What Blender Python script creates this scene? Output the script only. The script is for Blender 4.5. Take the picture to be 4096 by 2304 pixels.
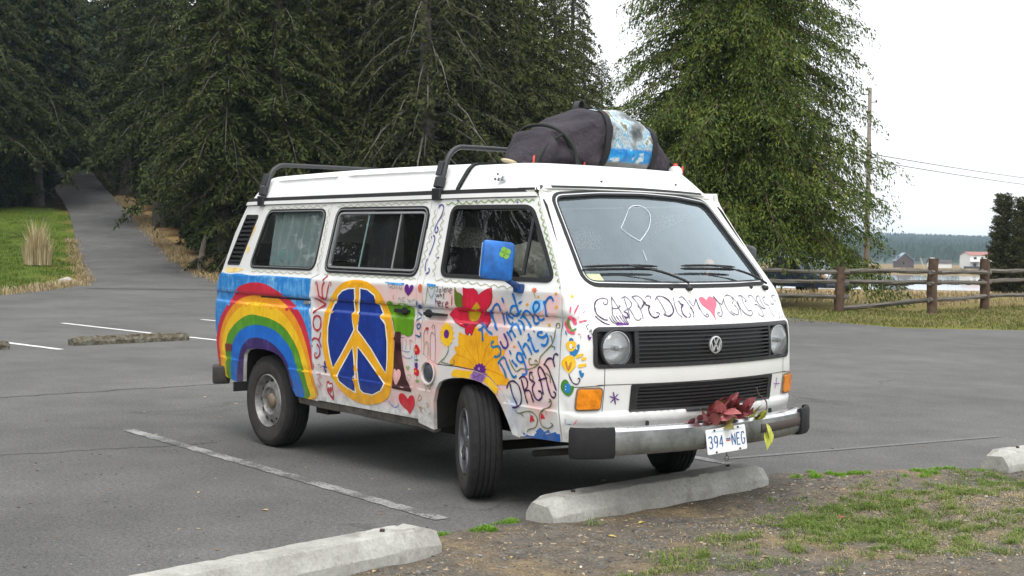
import bpy, bmesh, math, random
import numpy as np
from mathutils import Vector, Matrix
from mathutils.geometry import delaunay_2d_cdt

# ------------------------------------------------------------------ scene, camera, sky, sun, exposure
for o in list(bpy.data.objects): bpy.data.objects.remove(o)
scene = bpy.context.scene
COL = scene.collection
# the van's frame is the world frame: x = forward along the van, y = its left, z = up, front axle above the origin
CAM = Vector((6.0535, -5.5304, 1.4754))
YAW, PITCH, ROLL = math.radians(140.821), math.radians(-1.7817), math.radians(0.7919)
cd = bpy.data.cameras.new('camera'); cam = bpy.data.objects.new('camera', cd); COL.objects.link(cam)
fw = Vector((math.cos(YAW)*math.cos(PITCH), math.sin(YAW)*math.cos(PITCH), math.sin(PITCH)))
rt = fw.cross(Vector((0,0,1))).normalized(); up = rt.cross(fw)
r2 = math.cos(ROLL)*rt + math.sin(ROLL)*up; u2 = -math.sin(ROLL)*rt + math.cos(ROLL)*up
cam.matrix_world = Matrix(((r2.x,u2.x,-fw.x,CAM.x),(r2.y,u2.y,-fw.y,CAM.y),(r2.z,u2.z,-fw.z,CAM.z),(0,0,0,1)))
cd.sensor_width = 36.0; cd.lens = 36.0*5256.8/4096; cd.clip_start = .1; cd.clip_end = 9000
scene.camera = cam
scene.render.engine = 'CYCLES'

SUN_EL, SUN_AZ = math.radians(58), math.radians(-30)      # azimuth measured from +x towards +y
world = bpy.data.worlds.new('World'); scene.world = world; world.use_nodes = True
nt = world.node_tree; nt.nodes.clear()
out = nt.nodes.new('ShaderNodeOutputWorld'); sky = nt.nodes.new('ShaderNodeTexSky')
sky.sky_type = 'NISHITA'; sky.sun_disc = False; sky.sun_elevation = SUN_EL; sky.sun_rotation = math.pi/2 - SUN_AZ
sky.air_density = 1.0; sky.dust_density = 3.0
b1 = nt.nodes.new('ShaderNodeBackground'); b1.inputs['Strength'].default_value = .10
nt.links.new(sky.outputs['Color'], b1.inputs['Color'])
# closed cloud cover: pale, a little brighter towards the zenith, as an overcast sky is
geo = nt.nodes.new('ShaderNodeTexCoord'); sep = nt.nodes.new('ShaderNodeSeparateXYZ'); nt.links.new(geo.outputs['Generated'], sep.inputs[0])
mr = nt.nodes.new('ShaderNodeMapRange'); mr.inputs['From Min'].default_value = 0; mr.inputs['From Max'].default_value = 1
mr.inputs['To Min'].default_value = .72; mr.inputs['To Max'].default_value = 1.18
nt.links.new(sep.outputs['Z'], mr.inputs['Value'])
cn = nt.nodes.new('ShaderNodeTexNoise'); cn.inputs['Scale'].default_value = 3.0; cn.inputs['Detail'].default_value = 5
nt.links.new(geo.outputs['Generated'], cn.inputs['Vector'])
mr2 = nt.nodes.new('ShaderNodeMapRange'); mr2.inputs['To Min'].default_value = .92; mr2.inputs['To Max'].default_value = 1.08
nt.links.new(cn.outputs['Fac'], mr2.inputs['Value'])
mm = nt.nodes.new('ShaderNodeMath'); mm.operation = 'MULTIPLY'; nt.links.new(mr.outputs[0], mm.inputs[0]); nt.links.new(mr2.outputs[0], mm.inputs[1])
b2 = nt.nodes.new('ShaderNodeBackground'); b2.inputs['Color'].default_value = (.97, .985, 1, 1); nt.links.new(mm.outputs[0], b2.inputs['Strength'])
mx = nt.nodes.new('ShaderNodeMixShader'); mx.inputs[0].default_value = .9
nt.links.new(b1.outputs[0], mx.inputs[1]); nt.links.new(b2.outputs[0], mx.inputs[2]); nt.links.new(mx.outputs[0], out.inputs['Surface'])

sd = bpy.data.lights.new('sun', 'SUN'); sd.energy = .9; sd.angle = math.radians(28); sd.color = (1, .97, .92)
sun = bpy.data.objects.new('sun', sd); COL.objects.link(sun); sun.location = (0, 0, 60)
sdir = Vector((math.cos(SUN_EL)*math.cos(SUN_AZ), math.cos(SUN_EL)*math.sin(SUN_AZ), math.sin(SUN_EL)))
sun.rotation_euler = sdir.to_track_quat('Z', 'Y').to_euler()
vs = scene.view_settings; vs.view_transform = 'Standard'; vs.look = 'None'; vs.gamma = 1; vs.exposure = .92

FWH = Vector((fw.x, fw.y, 0)).normalized(); RTH = Vector((rt.x, rt.y, 0)).normalized()
def W(D, S, z=0.0):
    """a place D metres ahead of where the photographer stood and S metres to the right of the line of sight"""
    p = CAM + FWH*D + RTH*S; return Vector((p.x, p.y, z))
def DS(x, y):
    v = Vector((x-CAM.x, y-CAM.y, 0)); return v.dot(FWH), v.dot(RTH)

# ------------------------------------------------------------------ helpers
def itp(t, x):
    if x <= t[0][0]: return t[0][1]
    for (a, b), (c, d) in zip(t, t[1:]):
        if x <= c: return b+(d-b)*(x-a)/(c-a)
    return t[-1][1]
def sst(a, b, x):
    t = min(1, max(0, (x-a)/(b-a))); return t*t*(3-2*t)

def mesh_obj(name, verts, faces, mats, parent=None, smooth=False, midx=None, normals=None):
    me = bpy.data.meshes.new(name)
    if isinstance(verts, np.ndarray): verts = verts.tolist()
    if isinstance(faces, np.ndarray): faces = faces.tolist()
    me.from_pydata(verts, [], faces)
    if not isinstance(mats, (list, tuple)): mats = [mats]
    for m in mats: me.materials.append(m)
    if midx is not None: me.polygons.foreach_set('material_index', np.asarray(midx, dtype=np.int32))
    if smooth or normals is not None: me.polygons.foreach_set('use_smooth', np.ones(len(me.polygons), dtype=bool))
    if normals is not None: me.normals_split_custom_set_from_vertices(normals)
    me.update()
    o = bpy.data.objects.new(name, me); COL.objects.link(o)
    if parent is not None: o.parent = parent
    return o
def bm_obj(name, bm, mats, parent=None, smooth=False, recalc=True, angle=None):
    if recalc: bmesh.ops.recalc_face_normals(bm, faces=bm.faces)
    me = bpy.data.meshes.new(name); bm.to_mesh(me); bm.free()
    if not isinstance(mats, (list, tuple)): mats = [mats]
    for m in mats: me.materials.append(m)
    if smooth: me.polygons.foreach_set('use_smooth', np.ones(len(me.polygons), dtype=bool))
    if angle: me.set_sharp_from_angle(angle=math.radians(angle))
    o = bpy.data.objects.new(name, me); COL.objects.link(o)
    if parent is not None: o.parent = parent
    return o
def empty(name, loc=(0,0,0), parent=None):
    o = bpy.data.objects.new(name, None); COL.objects.link(o); o.location = loc; o.empty_display_size = .1
    if parent is not None: o.parent = parent
    return o
def tag(o, label=None, cat=None, group=None, kind=None):
    if label: o['label'] = label
    if cat: o['category'] = cat
    if group: o['group'] = group
    if kind: o['kind'] = kind
    return o
def copy_tree(o, parent=None):
    c = o.copy(); COL.objects.link(c)
    if parent is not None:
        c.parent = parent
    for ch in list(o.children): copy_tree(ch, c)
    return c

def box(bm, c, s, rot=None, bevel=0):
    """an axis box: centre c, size s, optional Matrix rotation"""
    r = bmesh.ops.create_cube(bm, size=1.0); vs_ = r['verts']
    for v in vs_:
        v.co = Vector((v.co.x*s[0], v.co.y*s[1], v.co.z*s[2]))
    if bevel:
        ed = list({e for v in vs_ for e in v.link_edges}); bb = bmesh.ops.bevel(bm, geom=ed, offset=bevel, segments=2, affect='EDGES', profile=.5)
        vs_ = list({v for f in bb['faces'] for v in f.verts} | {v for v in vs_ if v.is_valid})
    for v in vs_:
        v.co = ((rot @ v.co) if rot is not None else v.co) + Vector(c)
    return vs_
def tube(bm, pts, r, n=8, caps=True):
    """round bar along a list of points; r a radius or a list"""
    pts = [Vector(p) for p in pts]; rs = r if isinstance(r, (list, tuple)) else [r]*len(pts); rings = []
    for i, p in enumerate(pts):
        d = (pts[min(i+1, len(pts)-1)]-pts[max(i-1, 0)]).normalized()
        a = d.orthogonal().normalized() if i == 0 else (rings[-1][1]-d*rings[-1][1].dot(d)).normalized()
        b = d.cross(a)
        rings.append(([bm.verts.new(p+(a*math.cos(2*math.pi*k/n)+b*math.sin(2*math.pi*k/n))*rs[i]) for k in range(n)], a))
    for (A, _), (B, _) in zip(rings, rings[1:]):
        for k in range(n): bm.faces.new((A[k], A[(k+1) % n], B[(k+1) % n], B[k]))
    if caps and n > 2:
        bm.faces.new(rings[0][0][::-1]); bm.faces.new(rings[-1][0])
def lathe(bm, prof, n=32, axis='y', c=(0,0,0), mat=0, closed=False):
    """profile [(radius, along)] spun round the axis"""
    c = Vector(c); rings = []
    for (r, a) in prof:
        ring = []
        for k in range(n):
            t = 2*math.pi*k/n; u, v = r*math.cos(t), r*math.sin(t)
            co = {'x': Vector((a, u, v)), 'y': Vector((u, a, v)), 'z': Vector((u, v, a))}[axis]
            ring.append(bm.verts.new(c+co))
        rings.append(ring)
    prs = list(zip(rings, rings[1:]))+([(rings[-1], rings[0])] if closed else [])
    fs = []
    for A, B in prs:
        for k in range(n): fs.append(bm.faces.new((A[k], A[(k+1) % n], B[(k+1) % n], B[k])))
    for f in fs: f.material_index = mat
    return rings
def crom(pts, n=6, closed=False):
    """smooth curve through the points"""
    P = [Vector((*p, 0)) if len(p) == 2 else Vector(p) for p in pts]; N = len(P); o = []
    if N < 3: return [tuple(p)[:len(pts[0])] for p in P]
    for i in range(N if closed else N-1):
        a, b, c, d = (P[(i+k) % N] if closed else P[min(max(i+k, 0), N-1)] for k in (-1, 0, 1, 2))
        for j in range(n):
            t = j/n
            o.append(.5*((2*b)+(c-a)*t+(2*a-5*b+4*c-d)*t*t+(3*b-a-3*c+d)*t**3))
    if not closed: o.append(P[-1])
    return [tuple(p)[:len(pts[0])] for p in o]
def roundpoly(pts, r, n=5):
    o = []; N = len(pts)
    for i in range(N):
        a, b, c = (Vector(pts[i-1]), Vector(pts[i]), Vector(pts[(i+1) % N])); rr = r[i] if isinstance(r, (list, tuple)) else r
        d1, d2 = (a-b), (c-b); k1 = min(rr, d1.length*.45); k2 = min(rr, d2.length*.45)
        p, q = b+d1.normalized()*k1, b+d2.normalized()*k2
        for j in range(n+1):
            t = j/n; v = p*(1-t)**2+b*2*t*(1-t)+q*t*t; o.append((v.x, v.y))
    return o
def offset_poly(p, d):
    n = len(p); ar = sum(p[i][0]*p[(i+1) % n][1]-p[(i+1) % n][0]*p[i][1] for i in range(n)); s = 1 if ar > 0 else -1; r = []
    for i in range(n):
        a, b, c = p[i-1], p[i], p[(i+1) % n]
        e1, e2 = Vector((b[0]-a[0], b[1]-a[1])), Vector((c[0]-b[0], c[1]-b[1]))
        if e1.length < 1e-7: e1 = e2
        if e2.length < 1e-7: e2 = e1
        e1.normalize(); e2.normalize()
        n1, n2 = Vector((e1.y*s, -e1.x*s)), Vector((e2.y*s, -e2.x*s)); k = max(.4, 1+n1.dot(n2)); m = (n1+n2)/k
        r.append((b[0]+m.x*d, b[1]+m.y*d))
    return r
def in_poly(P, poly):
    """numpy point-in-polygon for many points"""
    x, y = P[:, 0], P[:, 1]; ins = np.zeros(len(P), bool); n = len(poly)
    for i in range(n):
        x1, y1 = poly[i]; x2, y2 = poly[(i+1) % n]
        if y1 == y2: continue
        c = ((y1 > y) != (y2 > y)) & (x < (x2-x1)*(y-y1)/(y2-y1)+x1); ins ^= c
    return ins
def fill2d(outline, holes=(), us=(), vs_=(), clip=None, margin=.004):
    """triangulated sheet inside outline (and inside clip), outside the holes, with grid points on the us x vs lines"""
    loops = [outline]+list(holes)+([clip] if clip else [])
    pts, edges = [], []
    for lp in loops:
        b = len(pts); pts += [tuple(p) for p in lp]; edges += [(b+i, b+(i+1) % len(lp)) for i in range(len(lp))]
    xs = [p[0] for p in outline]; ys = [p[1] for p in outline]
    g = [(u, v) for u in us if min(xs) < u < max(xs) for v in vs_ if min(ys) < v < max(ys)]
    if g:
        G = np.array(g); k = in_poly(G, outline)
        if clip: k &= in_poly(G, clip)
        for h in holes: k &= ~in_poly(G, h)
        G = G[k]
        # keep grid points off the loops
        for lp in loops:
            A = np.array(lp); B = np.roll(A, -1, axis=0)
            for a, b_ in zip(A, B):
                if not len(G): break
                d = b_-a; L2 = max(1e-12, d@d); t = np.clip(((G-a)@d)/L2, 0, 1); q = a+t[:, None]*d
                G = G[np.hypot(*(G-q).T) > margin]
        pts += [tuple(p) for p in G]
    r = delaunay_2d_cdt([Vector(p) for p in pts], edges, [], 0, 1e-5)
    V = np.array([(v.x, v.y) for v in r[0]]); T = [tuple(f) for f in r[2]]
    if not T: return V, []
    cen = np.array([V[list(t)].mean(axis=0) for t in T])
    k = in_poly(cen, outline)
    if clip: k &= in_poly(cen, clip)
    for h in holes: k &= ~in_poly(cen, h)
    T = [t for t, ok in zip(T, k) if ok]
    used = sorted({i for t in T for i in t}); mp = {a: i for i, a in enumerate(used)}
    return V[used], [tuple(mp[i] for i in t) for t in T]
def surf_normal(fn, u, v, e=.004):
    p = Vector(fn(u, v)); a = Vector(fn(u+e, v))-Vector(fn(u-e, v)); b = Vector(fn(u, v+e))-Vector(fn(u, v-e))
    n = a.cross(b)
    return n.normalized() if n.length > 1e-12 else Vector((0, 0, 1))
def sheet(name, V, T, fn, out, mats, parent=None, off=0.0, depth=0.0, midx=None):
    """map a 2-D sheet onto the surface fn, off metres proud along the outward normal; depth gives it returned edges"""
    P, N = [], []
    for u, v in V:
        n = surf_normal(fn, u, v)
        if n.dot(Vector(out(u, v))) < 0: n = -n
        P.append(Vector(fn(u, v))+n*off); N.append(n)
    F = []
    for t in T:
        a, b, c = (P[i] for i in t); nn = (b-a).cross(c-a)
        F.append(t if nn.dot(N[t[0]]) > 0 else (t[0], t[2], t[1]))
    Nl = [tuple(n) for n in N]; Pl = [tuple(p) for p in P]; mi = list(midx) if midx is not None else [0]*len(F)
    if depth:
        cnt = {}
        for t in F:
            for i in range(3):
                e = (t[i], t[(i+1) % 3]); cnt[e] = 1
        bd = [e for e in cnt if (e[1], e[0]) not in cnt]
        for a, b in bd:
            k = len(Pl); pa, pb = Vector(Pl[a]), Vector(Pl[b]); qa, qb = pa-N[a]*depth, pb-N[b]*depth
            nn = (pa-pb).cross(qa-pb); nn = nn.normalized() if nn.length > 0 else N[a]
            Pl += [tuple(pa), tuple(pb), tuple(qb), tuple(qa)]; Nl += [tuple(nn)]*4; F.append((k+1, k, k+3, k+2)); mi.append(0)
    return mesh_obj(name, Pl, F, mats, parent, midx=mi, normals=Nl)

# ------------------------------------------------------------------ materials
MATS = {}
def mat(name, col, rough=.5, metal=0.0, var=0.0, vscale=6.0, bump=0.0, bscale=40.0, spec=.5, coat=0.0, col2=None, detail=5.0, coords='Object', trans=0.0):
    if name in MATS: return MATS[name]
    m = bpy.data.materials.new(name); m.use_nodes = True; t = m.node_tree; b = t.nodes['Principled BSDF']; MATS[name] = m
    b.inputs['Roughness'].default_value = rough; b.inputs['Metallic'].default_value = metal
    b.inputs['Specular IOR Level'].default_value = spec; b.inputs['Coat Weight'].default_value = coat; b.inputs['Coat Roughness'].default_value = .12
    b.inputs['Base Color'].default_value = (*col, 1)
    if var or bump or col2:
        tc = t.nodes.new('ShaderNodeTexCoord')
    if var or col2:
        n = t.nodes.new('ShaderNodeTexNoise'); n.inputs['Scale'].default_value = vscale; n.inputs['Detail'].default_value = detail; n.inputs['Roughness'].default_value = .62
        t.links.new(tc.outputs[coords], n.inputs['Vector'])
        r = t.nodes.new('ShaderNodeValToRGB'); t.links.new(n.outputs['Fac'], r.inputs['Fac'])
        c2 = col2 if col2 else tuple(min(1, c*(1+var)) for c in col); c1 = col if col2 else tuple(c*(1-var) for c in col)
        r.color_ramp.elements[0].position = .32; r.color_ramp.elements[1].position = .68
        r.color_ramp.elements[0].color = (*c1, 1); r.color_ramp.elements[1].color = (*c2, 1)
        t.links.new(r.outputs['Color'], b.inputs['Base Color'])
    if bump:
        n2 = t.nodes.new('ShaderNodeTexNoise'); n2.inputs['Scale'].default_value = bscale; n2.inputs['Detail'].default_value = 6
        t.links.new(tc.outputs[coords], n2.inputs['Vector'])
        bp = t.nodes.new('ShaderNodeBump'); bp.inputs['Strength'].default_value = bump; bp.inputs['Distance'].default_value = .01
        t.links.new(n2.outputs['Fac'], bp.inputs['Height']); t.links.new(bp.outputs['Normal'], b.inputs['Normal'])
    return m
def N(m, kind, **kw):
    n = m.node_tree.nodes.new(kind)
    for k, v in kw.items():
        if k in n.inputs: n.inputs[k].default_value = v
        else: setattr(n, k, v)
    return n
def lk(m, a, b): m.node_tree.links.new(a, b)
def ramp(m, src, stops):
    r = N(m, 'ShaderNodeValToRGB'); cr = r.color_ramp
    while len(cr.elements) < len(stops): cr.elements.new(.5)
    for e, (p, c) in zip(cr.elements, stops): e.position = p; e.color = (*c, 1) if len(c) == 3 else c
    lk(m, src, r.inputs['Fac']); return r.outputs['Color']
def mixc(m, fac, a, b, blend='MIX'):
    n = m.node_tree.nodes.new('ShaderNodeMix'); n.data_type = 'RGBA'; n.blend_type = blend
    for s, v in ((n.inputs[0], fac), (n.inputs[6], a), (n.inputs[7], b)):
        if hasattr(v, 'links') or isinstance(v, bpy.types.NodeSocket): lk(m, v, s)
        elif isinstance(v, (int, float)): s.default_value = v
        else: s.default_value = (*v, 1)
    return n.outputs[2]
def math_(m, op, a, b=None):
    n = N(m, 'ShaderNodeMath', operation=op)
    for s, v in zip(n.inputs, (a, b)):
        if v is None: continue
        if isinstance(v, bpy.types.NodeSocket): lk(m, v, s)
        else: s.default_value = v
    return n.outputs[0]
def noise(m, vec, scale, detail=5, rough=.6):
    n = N(m, 'ShaderNodeTexNoise', Scale=scale, Detail=detail, Roughness=rough); lk(m, vec, n.inputs['Vector']); return n.outputs['Fac']
def maprange(m, src, a, b, c=0.0, d=1.0):
    n = N(m, 'ShaderNodeMapRange'); lk(m, src, n.inputs['Value'])
    for k, v in zip(('From Min', 'From Max', 'To Min', 'To Max'), (a, b, c, d)): n.inputs[k].default_value = v
    return n.outputs[0]
def bumpn(m, h, strength, dist=.01):
    b = N(m, 'ShaderNodeBump', Strength=strength, Distance=dist); lk(m, h, b.inputs['Height']); return b.outputs['Normal']
def blank(name, rough=.8, spec=.3):
    m = bpy.data.materials.new(name); m.use_nodes = True; MATS[name] = m; b = m.node_tree.nodes['Principled BSDF']
    b.inputs['Roughness'].default_value = rough; b.inputs['Specular IOR Level'].default_value = spec
    return m, b
# ------------------------------------------------------------------ terrain
HILL = [(44,0),(50,.15),(60,.62),(71,1.5),(80,2.55),(97,4.85),(115,7.2),(140,10.0),(200,15.0),(400,22.0)]
LOW = [(46,0),(60,-.5),(100,-1.6),(160,-3.3),(205,-4.35),(240,-4.9),(330,-4.8),(352,-4.25),(400,-4.0),(700,-3.8),(5000,-3.5)]
def terrain(D, S):
    a = S/max(D, 20.0)
    left = 1-sst(-.02, .085, a)
    side = 1-sst(-.9, -1.6, -abs(a)) if False else 1.0
    h = itp(HILL, D)*left*side + itp(LOW, D)*(1-left)
    h += .05*math.sin(D*.9+S*.4)*sst(48, 60, D)*left
    # the mown bank on the left of the lot
    if D > 36: h += .22*sst(40, 48, D)*(1-sst(-.36, -.33, a))
    return h
def line_coords(spans):
    o = []
    for a, b, s in spans:
        n = max(1, int(round((b-a)/s))); o += [a+(b-a)*i/n for i in range(n)]
    o.append(spans[-1][1]); return o
Ds = line_coords([(-120,-20,20),(-20,36,7),(36,130,1.6),(130,420,12),(420,1200,80),(1200,5200,500)])
Ss = line_coords([(-3000,-600,300),(-600,-120,40),(-120,-60,8),(-60,40,1.8),(40,140,8),(140,700,40),(700,3000,250)])
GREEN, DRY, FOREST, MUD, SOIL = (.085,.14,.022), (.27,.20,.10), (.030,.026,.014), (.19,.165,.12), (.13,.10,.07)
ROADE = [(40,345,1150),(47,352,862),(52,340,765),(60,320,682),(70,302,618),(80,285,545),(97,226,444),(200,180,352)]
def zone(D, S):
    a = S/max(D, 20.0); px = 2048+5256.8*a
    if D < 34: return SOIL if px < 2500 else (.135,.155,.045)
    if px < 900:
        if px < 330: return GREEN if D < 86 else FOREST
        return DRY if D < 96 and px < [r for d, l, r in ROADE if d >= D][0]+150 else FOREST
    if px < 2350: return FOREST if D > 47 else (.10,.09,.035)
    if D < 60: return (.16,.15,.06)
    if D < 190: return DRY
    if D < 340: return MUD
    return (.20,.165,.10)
gv, gc = [], []
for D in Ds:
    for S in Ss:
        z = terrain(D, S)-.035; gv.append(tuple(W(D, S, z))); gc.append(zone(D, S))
nS = len(Ss); gf = [(i*nS+j, i*nS+j+1, (i+1)*nS+j+1, (i+1)*nS+j) for i in range(len(Ds)-1) for j in range(nS-1)]
m, b = blank('ground_soil', .95, .1)
at = N(m, 'ShaderNodeVertexColor', layer_name='zone'); tc = N(m, 'ShaderNodeTexCoord')
n1 = noise(m, tc.outputs['Object'], .9, 8, .7); n2 = noise(m, tc.outputs['Object'], 7.0, 6, .7)
c = mixc(m, maprange(m, n1, .35, .7), at.outputs['Color'], mixc(m, 1.0, at.outputs['Color'], (1.35,1.05,.75), 'MULTIPLY'))
c = mixc(m, 1.0, c, ramp(m, n2, [(.25,(.55,.55,.55)),(.75,(1.35,1.35,1.3))]), 'MULTIPLY')
lk(m, c, b.inputs['Base Color']); lk(m, bumpn(m, n2, .8, .08), b.inputs['Normal'])
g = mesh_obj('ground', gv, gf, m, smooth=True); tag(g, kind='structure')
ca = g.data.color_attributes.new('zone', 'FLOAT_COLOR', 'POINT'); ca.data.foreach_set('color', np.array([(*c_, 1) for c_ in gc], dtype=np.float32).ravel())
if g.data.polygons[0].normal.z < 0: g.data.flip_normals()

# ------------------------------------------------------------------ asphalt
def asphalt(name, base, patchy):
    m, b = blank(name, .88, .25); tc = N(m, 'ShaderNodeTexCoord'); P = tc.outputs['Object']
    big = noise(m, P, .35, 6, .6); mid = noise(m, P, 2.2, 6, .65)
    v = N(m, 'ShaderNodeTexVoronoi', Scale=115.0); lk(m, P, v.inputs['Vector'])
    fine = noise(m, P, 130.0, 3, .7); grit = noise(m, P, 42.0, 4, .75)
    c = ramp(m, big, [(.3, tuple(x*(1-patchy) for x in base)), (.7, tuple(x*(1+patchy) for x in base))])
    c = mixc(m, 1.0, c, ramp(m, mid, [(.25,(.82,.82,.83)),(.75,(1.14,1.13,1.11))]), 'MULTIPLY')
    c = mixc(m, 1.0, c, ramp(m, fine, [(.3,(.55,.55,.55)),(.5,(1,1,1)),(.72,(1.75,1.72,1.65))]), 'MULTIPLY')
    c = mixc(m, 1.0, c, ramp(m, grit, [(.3,(.62,.62,.62)),(.5,(1,1,1)),(.7,(1.42,1.41,1.38))]), 'MULTIPLY')
    oil = math_(m, 'MULTIPLY', maprange(m, noise(m, P, 1.1, 4, .6), .62, .74), maprange(m, noise(m, P, 6.0, 3), .35, .6)); c = mixc(m, math_(m, 'MULTIPLY', oil, .45), c, tuple(x*.45 for x in base))
    # hairline cracks filled with dirt
    w = N(m, 'ShaderNodeTexVoronoi', Scale=.28, feature='DISTANCE_TO_EDGE'); 
    wn = N(m, 'ShaderNodeTexNoise', Scale=1.6, Detail=6); lk(m, P, wn.inputs['Vector'])
    vm = N(m, 'ShaderNodeVectorMath', operation='MULTIPLY_ADD'); lk(m, wn.outputs['Color'], vm.inputs[0]); vm.inputs[1].default_value = (1.1,1.1,0); lk(m, P, vm.inputs[2])
    lk(m, vm.outputs[0], w.inputs['Vector'])
    ck = maprange(m, w.outputs['Distance'], .0, .006, .55, 0)
    msk = maprange(m, noise(m, P, .5, 3), .5, .6)
    c = mixc(m, math_(m, 'MULTIPLY', ck, msk), c, tuple(x*.4 for x in base))
    lk(m, c, b.inputs['Base Color'])
    h = math_(m, 'ADD', fine, math_(m, 'MULTIPLY', v.outputs['Distance'], .8))
    lk(m, bumpn(m, h, .55, .004), b.inputs['Normal'])
    return m
ASPH = asphalt('asphalt', (.104,.103,.101), .26)
rnd = random.Random(5)
near_edge = [(3.2,-24),(2.3,-14),(1.45,-8.0),(1.12,-4.0),(.98,-3.0),(.86,-2.3),(.74,-1.75),(.64,-1.4),(.585,-1.0),(.66,-.4),(.62,.3),(.56,.88),(.47,1.3),(.66,1.75),(.86,2.15),(1.15,2.62),(1.3,3.6),(1.6,5.2),(1.9,8.0),(2.6,13.0)]
fine_edge = []
for (x1, y1), (x2, y2) in zip(near_edge, near_edge[1:]):
    n = max(1, int(math.hypot(x2-x1, y2-y1)/.09))
    for i in range(n): t = i/n; fine_edge.append((x1+(x2-x1)*t+rnd.uniform(-.022,.022), y1+(y2-y1)*t))
fine_edge.append(near_edge[-1])
lot = fine_edge + [(-2.0,18.6),(-7.39,18.2),(-8.96,16.6),(-10.8,17.0),(-12.4,17.45),(-17,18.2),(-24,18.2),(-31,16.9),(-36,15.4),(-42.4,16.3),(-43,13.6),(-37,11.05),(-33,8.3),(-29.9,6.05),(-26,3.0),(-22,-4),(-18,-14),(-16,-24)]
V, T = fill2d(lot); 
lo = mesh_obj('parking_lot', [(x, y, 0.0) for x, y in V], T, ASPH); tag(lo, kind='structure')
if sum(p.normal.z for p in lo.data.polygons) < 0: lo.data.flip_normals()
rv, rf = [], []
ROAD = [(41,345,1150),(44,350,970),(47,352,862),(52,340,765),(60,320,682),(70,302,618),(80,285,545),(88,262,500),(97,226,444),(106,205,405),(116,188,372),(124,180,352)]
ROAD = [(d, l, r) for d, l, r in crom([(float(a), float(b_), float(c_)) for a, b_, c_ in ROAD], 5)]
for D, l, r in ROAD:
    for k in range(9):
        S = (l+(r-l)*k/8-2048)/5256.8*D
        rv.append(tuple(W(D, S, terrain(D, S)+.008+(.06+.05*(1-abs(k-4)/4))*sst(43, 50, D))))
for i in range(len(ROAD)-1):
    for k in range(8): a = i*9+k; rf.append((a, a+1, a+10, a+9))
rd = mesh_obj('path', rv, rf, ASPH, smooth=True); tag(rd, kind='structure')
if rd.data.polygons[0].normal.z < 0: rd.data.flip_normals()

# ------------------------------------------------------------------ worn paint lines
def worn(name, keep):
    m, b = blank(name, .85, .2); tc = N(m, 'ShaderNodeTexCoord'); P = tc.outputs['Object']
    f = noise(m, P, 55.0, 4, .75); g_ = noise(m, P, 4.0, 4, .6)
    s = math_(m, 'ADD', math_(m, 'MULTIPLY', f, .6), math_(m, 'MULTIPLY', g_, .55))
    k = maprange(m, s, keep, keep+.09)
    lk(m, mixc(m, k, (.108,.107,.105), (.30,.297,.29)), b.inputs['Base Color'])
    lk(m, bumpn(m, f, .4, .004), b.inputs['Normal']); return m
def strip(name, pts, w, mt, z=.004):
    v, f = [], []; n = len(pts)
    for i, (x, y) in enumerate(pts):
        a, c = Vector(pts[max(i-1, 0)]), Vector(pts[min(i+1, n-1)]); d = (c-a).normalized(); nn = Vector((-d.y, d.x))
        ww = w*(1+.12*math.sin(i*2.3+x*3))/2
        v += [(x+nn.x*ww, y+nn.y*ww, z), (x-nn.x*ww, y-nn.y*ww, z)]
    f = [(2*i, 2*i+1, 2*i+3, 2*i+2) for i in range(n-1)]
    o = mesh_obj(name, v, f, mt); tag(o, kind='structure')
    if o.data.polygons[0].normal.z < 0: o.data.flip_normals()
    return o
def seg(a, b_, n=24): return [(a[0]+(b_[0]-a[0])*i/n, a[1]+(b_[1]-a[1])*i/n) for i in range(n+1)]
WL = worn('worn_line_paint', .535); WL2 = mat('ghost_line_paint', (.108,.107,.105), .88, col2=(.155,.153,.149), vscale=40, bump=.3, bscale=130); WL3 = mat('fresh_line_paint', (.62,.62,.60), .7, var=.12, vscale=12)
strip('parking_line', seg((-3.8,-1.365), (.36,-1.355), 40), .10, WL)
strip('parking_line', seg((-4.4,1.37), (.22,1.35), 40), .10, WL)
strip('parking_line', seg((-.15,1.5), (.35,4.2), 24), .06, WL2)
strip('parking_line', seg((-17.3,3.1), (-13.1,3.45), 20), .11, WL3)
strip('parking_line', seg((-13.0,3.5), (-11.9,3.62), 8), .11, WL3)
strip('parking_line', seg((-16.2,.35), (-11.6,.98), 20), .11, WL3)
strip('parking_line', seg((-17.3,5.8), (-12.4,6.1), 20), .11, WL3)
# tar-filled crack running across the lot
TAR = mat('crack_tar', (.035,.035,.037), .9, var=.3, vscale=9)
rr = random.Random(3); strip('asphalt_crack', [(-6.5+.05*rr.uniform(-1,1), -5.5+i*.14) for i in range(60)], .022, TAR)
strip('asphalt_crack', [(-3.3+.03*rr.uniform(-1,1)+.02*i, -3.6+i*.1) for i in range(26)], .012, TAR)

# ------------------------------------------------------------------ the strip of soil and grass in front of the stops
vx = line_coords([(.2,3.2,.045),(3.2,9,.4)]); vy = line_coords([(-26,-5,1.0),(-5,4.5,.05),(4.5,14,.6)])
def soil_h(x, y):
    e = itp([(p[1], p[0]) for p in near_edge], y)
    d = x-e
    return -.022+.036*sst(-.13+.05*math.sin(y*9.0)+.03*math.sin(y*23.0), .08, d)+.010*math.sin(x*5.1+y*2.3)*sst(.1,.5,d)+.012*math.sin(y*3.1-x*1.7)*sst(.1,.5,d)+.006*math.sin(x*23+y*19)*sst(.1,.3,d)
sv = [(x, y, soil_h(x, y)) for x in vx for y in vy]; ny = len(vy)
sf = [(i*ny+j, (i+1)*ny+j, (i+1)*ny+j+1, i*ny+j+1) for i in range(len(vx)-1) for j in range(ny-1)]
m, b = blank('dry_soil', .95, .1); tc = N(m, 'ShaderNodeTexCoord'); P = tc.outputs['Object']
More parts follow.
